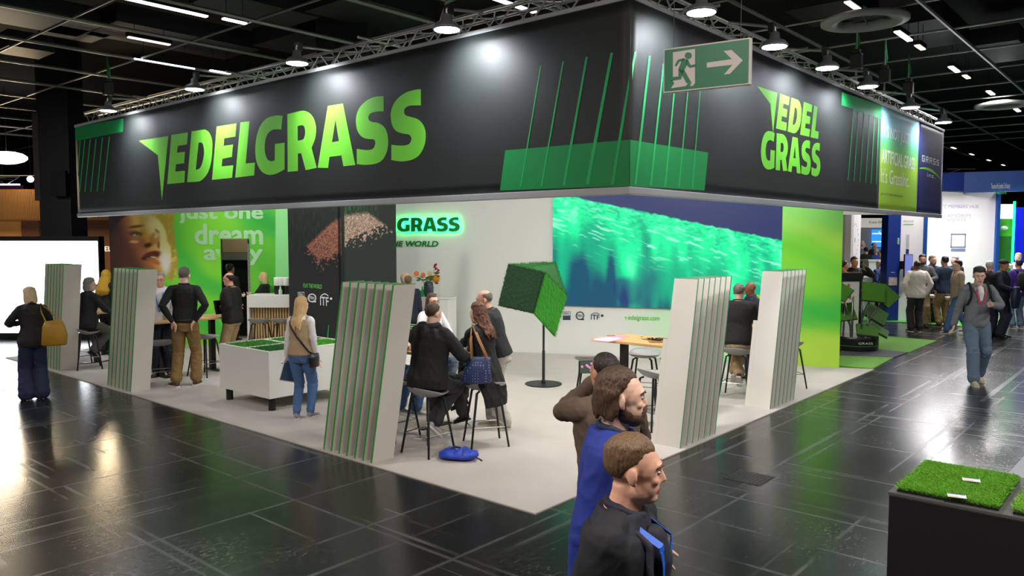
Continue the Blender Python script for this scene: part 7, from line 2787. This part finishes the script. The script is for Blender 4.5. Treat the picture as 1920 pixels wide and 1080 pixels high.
f = seated('woman with curly brown hair in a long black coat at the shared table', S2, 143, 1.70, sex='f', vox=.0075, lean=8, head=(8, 8, 0), skin='fair', bulk=1.10,
           arms={'l': {'world': W3(857, 655, 9.45), 'pole': (-.8, -.8, -.6)}, 'r': {'world': W3(880, 652, 9.75), 'pole': (.8, -.8, -.6)}},
           legs={'l': {'to': (-.05, .30, .33), 'toe': (0, 1, -.35)}, 'r': {'to': (.10, .46, .47), 'toe': (-.4, 1, -.5)}})
f.body(); f.hair(HR['auburn'], 'wavy', th=.020, length=.33)
def coat_tail(mb):
    mb.N = 20
    b0 = f.pel - f.f * .02
    mb.loft([(b0 + f.u * .02, f.r0 * .20, f.f0 * .15), (b0 - f.u0 * .10 - f.f0 * .06, f.r0 * .22, f.f0 * .12), (b0 - f.u0 * .28 - f.f0 * .13, f.r0 * .22, f.f0 * .06), (b0 - f.u0 * .40 - f.f0 * .14, f.r0 * .20, f.f0 * .04)])
f.top(C['black_cloth'], .026, 1.0, -.08, .02, 'coat', extra=coat_tail, vox=.009); f.trousers(C['olive_trousers'], 'straight', .008, .84); f.shoes(SHOEB)
sh = f.world(f.shoulder['l'])
t = thing('handbag', 'navy patterned handbag with tan straps on the arm of the curly haired woman', 'bag', W3(893, 693, 8.70) + np.array([0, 0, -.15]), math.radians(-8))
mb = MB(); mb.N = 18
mb.loft([((0, 0, 0), (.15, 0, 0), (0, .06, 0)), ((0, 0, .02), (.175, 0, 0), (0, .085, 0)), ((.01, 0, .14), (.155, 0, 0), (0, .08, 0)), ((.03, 0, .25), (.13, 0, 0), (0, .05, 0)), ((.04, 0, .29), (.125, 0, 0), (0, .03, 0))])
NB = bpy.data.materials.new('navy_monogram_canvas'); NB.use_nodes = True
nt = NB.node_tree; bs = nt.nodes['Principled BSDF']
vo = nt.nodes.new('ShaderNodeTexVoronoi'); vo.inputs['Scale'].default_value = 34; vo.inputs['Randomness'].default_value = .15
tc = nt.nodes.new('ShaderNodeTexCoord'); nt.links.new(tc.outputs['Object'], vo.inputs['Vector'])
cr = nt.nodes.new('ShaderNodeMapRange'); cr.inputs['From Min'].default_value = .18; cr.inputs['From Max'].default_value = .30
nt.links.new(vo.outputs['Distance'], cr.inputs['Value'])
mx = nt.nodes.new('ShaderNodeMix'); mx.data_type = 'RGBA'; mx.inputs['A'].default_value = (*lin('#8e9cc0'), 1); mx.inputs['B'].default_value = (*lin('#2a3a66'), 1)
nt.links.new(cr.outputs['Result'], mx.inputs['Factor']); nt.links.new(mx.outputs['Result'], bs.inputs['Base Color']); bs.inputs['Roughness'].default_value = .5
mb.build('bag_body', NB, t, smooth=True)
TAN = mat('tan_leather', '#b07a48', .5)
q_ = Matrix.Translation(t.location) @ Matrix.Rotation(t.rotation_euler[2], 4, 'Z')
sl = np.array(q_.inverted() @ Vector(sh + np.array([.0, 0, .085])))
for e in (-.035, .035):
    MB().tube([(-.05, e, .27), (sl[0] * .6 - .03, sl[1] * .4 + e, .27 + (sl[2] - .27) * .55), sl + np.array([.0, e, 0]), (sl[0] * .7 + .07, sl[1] * .4 + e, .27 + (sl[2] - .27) * .55), (.13, e, .27)], .010, 7).build('handle', TAN, t, smooth=True)

p = ground(938, 803)
f = Fig('balding man in a black sweater and pale trousers leaning over towards the curly haired woman', p, 176, 1.77, CZ, vox=.0075, lean=15, head=(6, 10, 0), skin='ruddy', bulk=1.05,
        arms={'l': {'to': (-.16, .36, 1.00), 'pole': (-.8, -.6, -.5)}, 'r': {'to': (.12, .30, 1.02), 'pole': (.7, -.7, -.5)}}, legs={'l': {'to': (-.11, -.08, .085), 'toe': (-.3, 1, 0)}, 'r': {'to': (.11, .10, .085), 'toe': (.1, 1, 0)}})
f.body(); f.eyes(); f.brows(HR['salt']); f.hair(HR['salt'], 'bald', th=.007)
f.top(C['soft_black'], .028, 1.0, -.03, .0, 'sweater', collar=C['soft_black']); f.trousers(C['light_trousers'], 'straight', .012, 1.0, .03); f.shoes(SHOEW, SOLEW)

# ---- two men at the reception counter
p = at_depth(766, 600, 15.10)
f = Fig('dark haired man in a dark suit with his back turned at the reception counter', p, 100, 1.66, CZ, vox=.010, skin='fair', bulk=1.1)
f.body(); f.hair(HR['lightbrown'], 'short', th=.008); f.top(C['dark_blue_coat'], .026, 1.0, -.11, .01, 'suit_jacket', collar=C['dark_blue_coat']); f.trousers(C['black_cloth']); f.shoes(SHOEB)
p = at_depth(769, 600, 15.56)
f = Fig('bald man in black standing by the flower vase at the reception counter', p, 205, 1.72, CZ, vox=.010, skin='fair', head=(10, 12, 0), lean=6, bulk=1.1)
f.body(); f.top(C['black_cloth'], .022, 1.0, -.08, 0, 'sweater', collar=C['black_cloth']); f.trousers(C['black_cloth']); f.shoes(SHOEB)

# ---- two men between the white partitions
f = seated('man in a black sweater with khaki trousers and maroon trainers seated between the white partitions', S8, 72, 1.84, vox=.009, lean=9, head=(-10, 6, 0), skin='fair', bulk=1.08, cross=True,
           arms={'l': {'to': (-.10, .44, 1.0), 'pole': (-1, -.5, -.5)}, 'r': {'world': W3(1421, 610, 12.25), 'pole': (1, -.6, -.5)}})
f.body(); f.hair(HR['salt'], 'bald', th=.012); f.hair(HR['salt'], 'thin', th=.004, name='crown_hair')
f.top(C['black_cloth'], .026, 1.0, -.06, .004, 'sweater', collar=C['black_cloth']); f.trousers(C['stone_chino'], 'straight', .012, .82); f.shoes(SHOERED, SOLEW)
f = Fig('bald brown skinned man in a dark navy shirt at the table between the white partitions', (4.07, 13.12), 188, 1.66, CZ, vox=.009, skin='brown', head=(-4, 8, 0), lean=6, bulk=1.15,
        arms={'l': {'to': (-.16, .36, 1.06), 'pole': (-1, -.5, -.6)}, 'r': {'to': (.2, .3, 1.06), 'pole': (1, -.5, -.6)}})
f.body(); f.eyes(); f.top(C['dark_blue_coat'], .024, 1.0, -.08, 0, 'shirt', collar=C['dark_blue_coat']); f.trousers(C['dark_jeans']); f.shoes(SHOEB)

# ---- walking man across the aisle
p = ground(1826, 718)
f = Fig('young man in a grey overshirt and jeans with a backpack walking towards the camera', p, -100, 1.925, vox=.008, head=(-12, 14, 0), skin='fair', lean=2,
        arms={'r': {'to': (.30, -.02, .86), 'pole': (.6, -1, 0)}, 'l': {'to': (-.08, .30, 1.20), 'pole': (-1, -.5, -.5), 'curl': 1.3, 'thumb': (.6, .2, 1)}},
        legs={'r': {'to': (.08, .20, .085), 'toe': (.1, 1, 0)}, 'l': {'to': (-.10, -.12, .12), 'toe': (-.15, 1, -.35)}}, bulk=.90)
f.body(); f.eyes(); f.brows(HR['dark']); f.hair(HR['dark'], 'short', th=.017, top=1.3)
mb = MB(); limb(mb, [f.chest(0, .50, .008), f.chest(0, .43, .016), f.chest(0, .33, .016)], [.045, .045, .022], 12)
f.sc(mb); remesh(mb, 'white_tee', [C['white_shirt']], f.root, .009, 2)
f.top(C['grey_jacket'], .026, 1.0, -.06, .006, 'overshirt', cuff=.008, neckline=.48)
mb = MB()
for q in (-1, 1):
    limb(mb, [f.neck - f.f * .06 + f.r * q * .02, f.neck + f.r * q * .070 - f.u * .002, f.chest(q * .075, .47, .030), f.chest(q * .045, .38, .030)], [.018, .020, .022, .010], 8)
f.sc(mb); remesh(mb, 'collar', [C['grey_jacket']], f.root, .009, 2)
f.trousers(C['washed_jeans'], 'straight', .016, 1.0, .06, 'jeans'); f.shoes(SHOEW, SOLEW)
f.lanyard(RED_L, .040, .30, .009)
LIPPED.append(f)
bpk = f.world(f.pel + f.u * .30 - f.f * .26)
t = thing('backpack', 'black backpack on the young man in the grey overshirt', 'backpack', bpk, f.rz)
mb = MB(); mb.N = 16
mb.loft([((0, 0, -.22), (.13, 0, 0), (0, .05, 0)), ((0, 0, -.20), (.15, 0, 0), (0, .08, 0)), ((0, 0, .10), (.15, 0, 0), (0, .08, 0)), ((0, 0, .20), (.12, 0, 0), (0, .05, 0))])
mb.build('pack_body', C['black_cloth'], t, smooth=True)
for q in (-1, 1):
    P = [np.array([q * .10, .03, .16])]
    for pt in (f.pel + f.u * .555 + f.r * q * .125 - f.f * .05, f.pel + f.u * .575 + f.r * q * .125, f.chest(q * .125, .46, .055), f.chest(q * .135, .36, .05), f.chest(q * .155, .26, .03)):
        P.append((pt - (f.pel + f.u * .30 - f.f * .26)) * f.k)
    P.append(np.array([q * .13, .05, -.14]))
    MB().tube(P, .020, 7).build('strap', C['black_cloth'], t, smooth=True)

# ---- visitors across the aisle
def bystander(label, px, face, y=None, py=None, h=1.8, z=0.0, sex='m', hair='dark', hs='short', th=.012, topm='black_cloth', tname='sweater', trous='dark_jeans', skin='fair', shoes=None, vox=.013, inf=.024, sit=None, sleeves=1.0, **kw):
    p = ground(px, py) if y is None else at_depth(px, 500, y)
    k_len = kw.pop('length', .2)
    lan = kw.pop('lan', None)
    gl = kw.pop('glass', False)
    eyes = kw.pop('eyes', False)
    brd = kw.pop('beard', None)
    if sit is not None:
        f = seated(label, p, face, h, sit, sex=sex, vox=vox, skin=skin, **kw)
    else:
        f = Fig(label, p, face, h, z, sex=sex, vox=vox, skin=skin, **kw)
    f.body()
    if eyes:
        f.eyes()
    if hs:
        f.hair(HR[hair], hs, th=th, length=k_len)
    if brd:
        f.beard(HR[brd])
    f.top(C[topm], inf, sleeves, -.09, .004, tname, collar=C[topm])
    f.trousers(C[trous], 'straight')
    f.shoes(shoes or SHOEB, SOLEW if shoes else None)
    if lan:
        f.lanyard(lan, .034, .18, .010)
    if gl:
        f.glasses()
    return f
pock = {'l': {'to': (-.22, .02, .93), 'pole': (-1, -.6, 0)}, 'r': {'to': (.22, .02, .93), 'pole': (1, -.6, 0)}}
bystander('man in a cream sweater and charcoal trousers seen from behind across the aisle', 1716, 84, py=622, h=1.83, hair='black', hs='bald', th=.006, topm='cream_sweater', trous='charcoal_cloth', skin='brown', arms=pock, bulk=1.12, shoes=SHOEB, inf=.03, z=0)
bystander('man in a grey suit with a short dark beard behind the man in cream', 1729, -112, y=21.0, h=1.95, z=.0, hair='black', topm='grey_suit', tname='suit_jacket', trous='stone_chino', skin='tan', eyes=True, beard='black', arms={'l': {'to': (-.12, .3, 1.15), 'pole': (-1, -.5, -.5)}})
bystander('man in a navy sweater and stone trousers seen from behind at the white table', 1772, 97, y=21.0, h=1.90, hair='black', topm='navy_jumper', trous='stone_chino', skin='tan', bulk=1.1, arms=pock, shoes=SHOEBR)
bystander('grey bearded man peeking out beside the man in the navy sweater', 1747, -70, y=22.0, h=1.9, hair='salt', topm='dark_blue_coat', tname='suit_jacket', trous='black_cloth', skin='tan', eyes=True, beard='salt')
bystander('grey haired man in a navy jacket beyond the white bar table', 1791, 200, y=22.4, h=1.87, hair='grey', topm='dark_blue_coat', tname='suit_jacket', trous='black_cloth', skin='fair')
bystander('dark haired man in a beige jumper and jeans stepping past the white bar table', 1797, 172, y=19.5, h=1.84, hair='black', topm='beige_jumper', tname='jumper', trous='mid_jeans', skin='fair', shoes=SHOEBR, legs={'l': {'to': (-.1, .25, .085)}, 'r': {'to': (.1, -.3, .12)}}, eyes=True)
bystander('grey haired man in a black jacket turned towards the man in the cap', 1855, 35, y=19.0, h=1.84, hair='white', hs='short', th=.008, topm='soft_black', tname='jacket', trous='dark_jeans', skin='ruddy', bulk=1.15)
f = bystander('man in a dark cap and navy coat carrying a puffer jacket', 1880, -50, y=18.8, h=1.88, hair='grey', hs='bald', topm='dark_blue_coat', tname='coat', trous='dark_jeans', skin='tan', bulk=1.1, eyes=True, arms={'r': {'to': (.16, .28, 1.08), 'pole': (1, -.5, -.5)}})
mb = MB()
mb.ball(f.hp(0, -.01, .055), .088, .106, .075, f.H, 18)
limb(mb, [f.hp(-.035, .12, .05), f.hp(0, .145, .045), f.hp(.035, .12, .05)], [.014, .014, .014], 8)
f.sc(mb); remesh(mb, 'cap', [mat('dark_cap', '#23271f', .8)], f.root, .010, 3)
w = f.world(f.wrist['r'])
t = thing('puffer_jacket', 'navy puffer jacket folded over the arm of the man in the cap', 'jacket', w + np.array([0, -.05, -.1]), f.rz)
mb = MB()
mb.N = 16
rings = []
for k in range(15):
    t_ = k / 14
    w_ = .10 + .05 * math.sin(math.pi * t_) + .008 * (k % 2)
    rings.append(((-.04 + .03 * t_, .02, .18 - .50 * t_), (w_ + .02, 0, 0), (0, .06 + .03 * math.sin(math.pi * t_) + .006 * (k % 2), 0)))
mb.loft(rings)
mb.build('quilted_body', mat('navy_quilt', '#1a2440', .45), t, smooth=True)
f = bystander('person in a purple shirt with a black backpack at the very picture edge', 1911, 88, y=20.6, h=1.83, hair='black', topm='purple_shirt', tname='shirt', trous='washed_jeans', skin='tan', shoes=SHOEG)
t = thing('backpack', 'black backpack on the person in the purple shirt', 'backpack', f.world(f.pel + f.u * .30 - f.f * .21), f.rz)
mb = MB(); mb.N = 14
mb.loft([((0, 0, -.22), (.14, 0, 0), (0, .06, 0)), ((0, 0, -.19), (.16, 0, 0), (0, .09, 0)), ((0, 0, .12), (.16, 0, 0), (0, .09, 0)), ((0, 0, .22), (.12, 0, 0), (0, .05, 0))])
mb.build('pack_body', C['black_cloth'], t, smooth=True)
for q in (-1, 1):
    MB().tube([(q * .1, .05, .18), (q * .12, .12, .27), (q * .12, .24, .27), (q * .13, .32, .16)], .018, 6).build('strap', C['black_cloth'], t, smooth=True)
bystander('fair haired person in a white blouse reaching over the demonstration counter', 1909, -150, y=23.2, h=1.95, sex='f', hair='blond', topm='white_shirt', tname='blouse', trous='black_cloth', skin='light', arms={'r': {'world': W3(1884, 497, 22.9), 'pole': (0, -1, -.5)}}, eyes=True)
# behind the turf display
bystander('man in a black shirt with a red lanyard behind the black case', 1601, -88, y=19.75, h=1.92, hair='dark', topm='black_cloth', tname='shirt', trous='black_cloth', skin='tan', lan=RED_L, eyes=True, bulk=1.1, arms={'l': {'to': (-.2, .2, 1.5), 'pole': (-1, 0, -1)}})
bystander('dark haired person in an orange patterned shirt half hidden by the lime panel', 1581, 10, y=19.3, h=1.84, hair='dark', topm='orange_shirt', tname='shirt', trous='black_cloth', skin='tan')
bystander('bald man in a blue polo shirt seated on a white stool with his back turned', 1650, 120, y=23.35, h=1.82, hair='grey', hs=None, topm='blue_polo', tname='polo_shirt', trous='dark_jeans', skin='fair', sit=.79, bulk=1.15, sleeves=.45)
bystander('dark haired man in profile beyond the bald man in the blue polo shirt', 1656, 190, y=24.6, h=1.98, hair='dark', topm='charcoal_cloth', trous='black_cloth', skin='tan', vox=.016)
# raised platform of the distant stand
q0, q1 = at_depth(1600, 480, 28.0), at_depth(1672, 480, 28.0)
t = thing('stand_podium', 'raised floor of the distant stand under the blue court screen', 'podium', (q0[0], 28.0, 0), 0)
MB().box(0, q1[0] - q0[0], 0, 3.9, 0, .42).build('deck', mat('podium_grey', '#8d8b88', .7), t)
for px, y, face, h, hair, hs, top_, lab in ((1614, 28.6, -10, 1.86, 'white', 'short', 'sky_shirt', 'white haired man in a pale blue shirt at the distant stand'),
                                            (1623, 28.3, 95, 1.62, 'dark', 'short', 'black_cloth', 'dark haired person in black seen from behind at the distant stand'),
                                            (1637, 30.0, -60, 1.80, 'dark', 'bald', 'black_cloth', 'man in a black suit before the blue court screen'),
                                            (1642, 28.4, 90, 1.58, 'white', 'short', 'cobalt_shirt', 'white haired man in a cobalt blue shirt at the distant stand'),
                                            (1655, 28.6, 200, 1.60, 'blond', 'short', 'cream_sweater', 'fair haired person in a cream top near the navy column at the distant stand')):
    bystander(lab, px, face, y=y, h=h, z=.42, hair=hair, hs=hs, topm=top_, tname='shirt', trous='black_cloth', vox=.018)

bake_people()
for f in LIPPED:
    paint_lips(f)
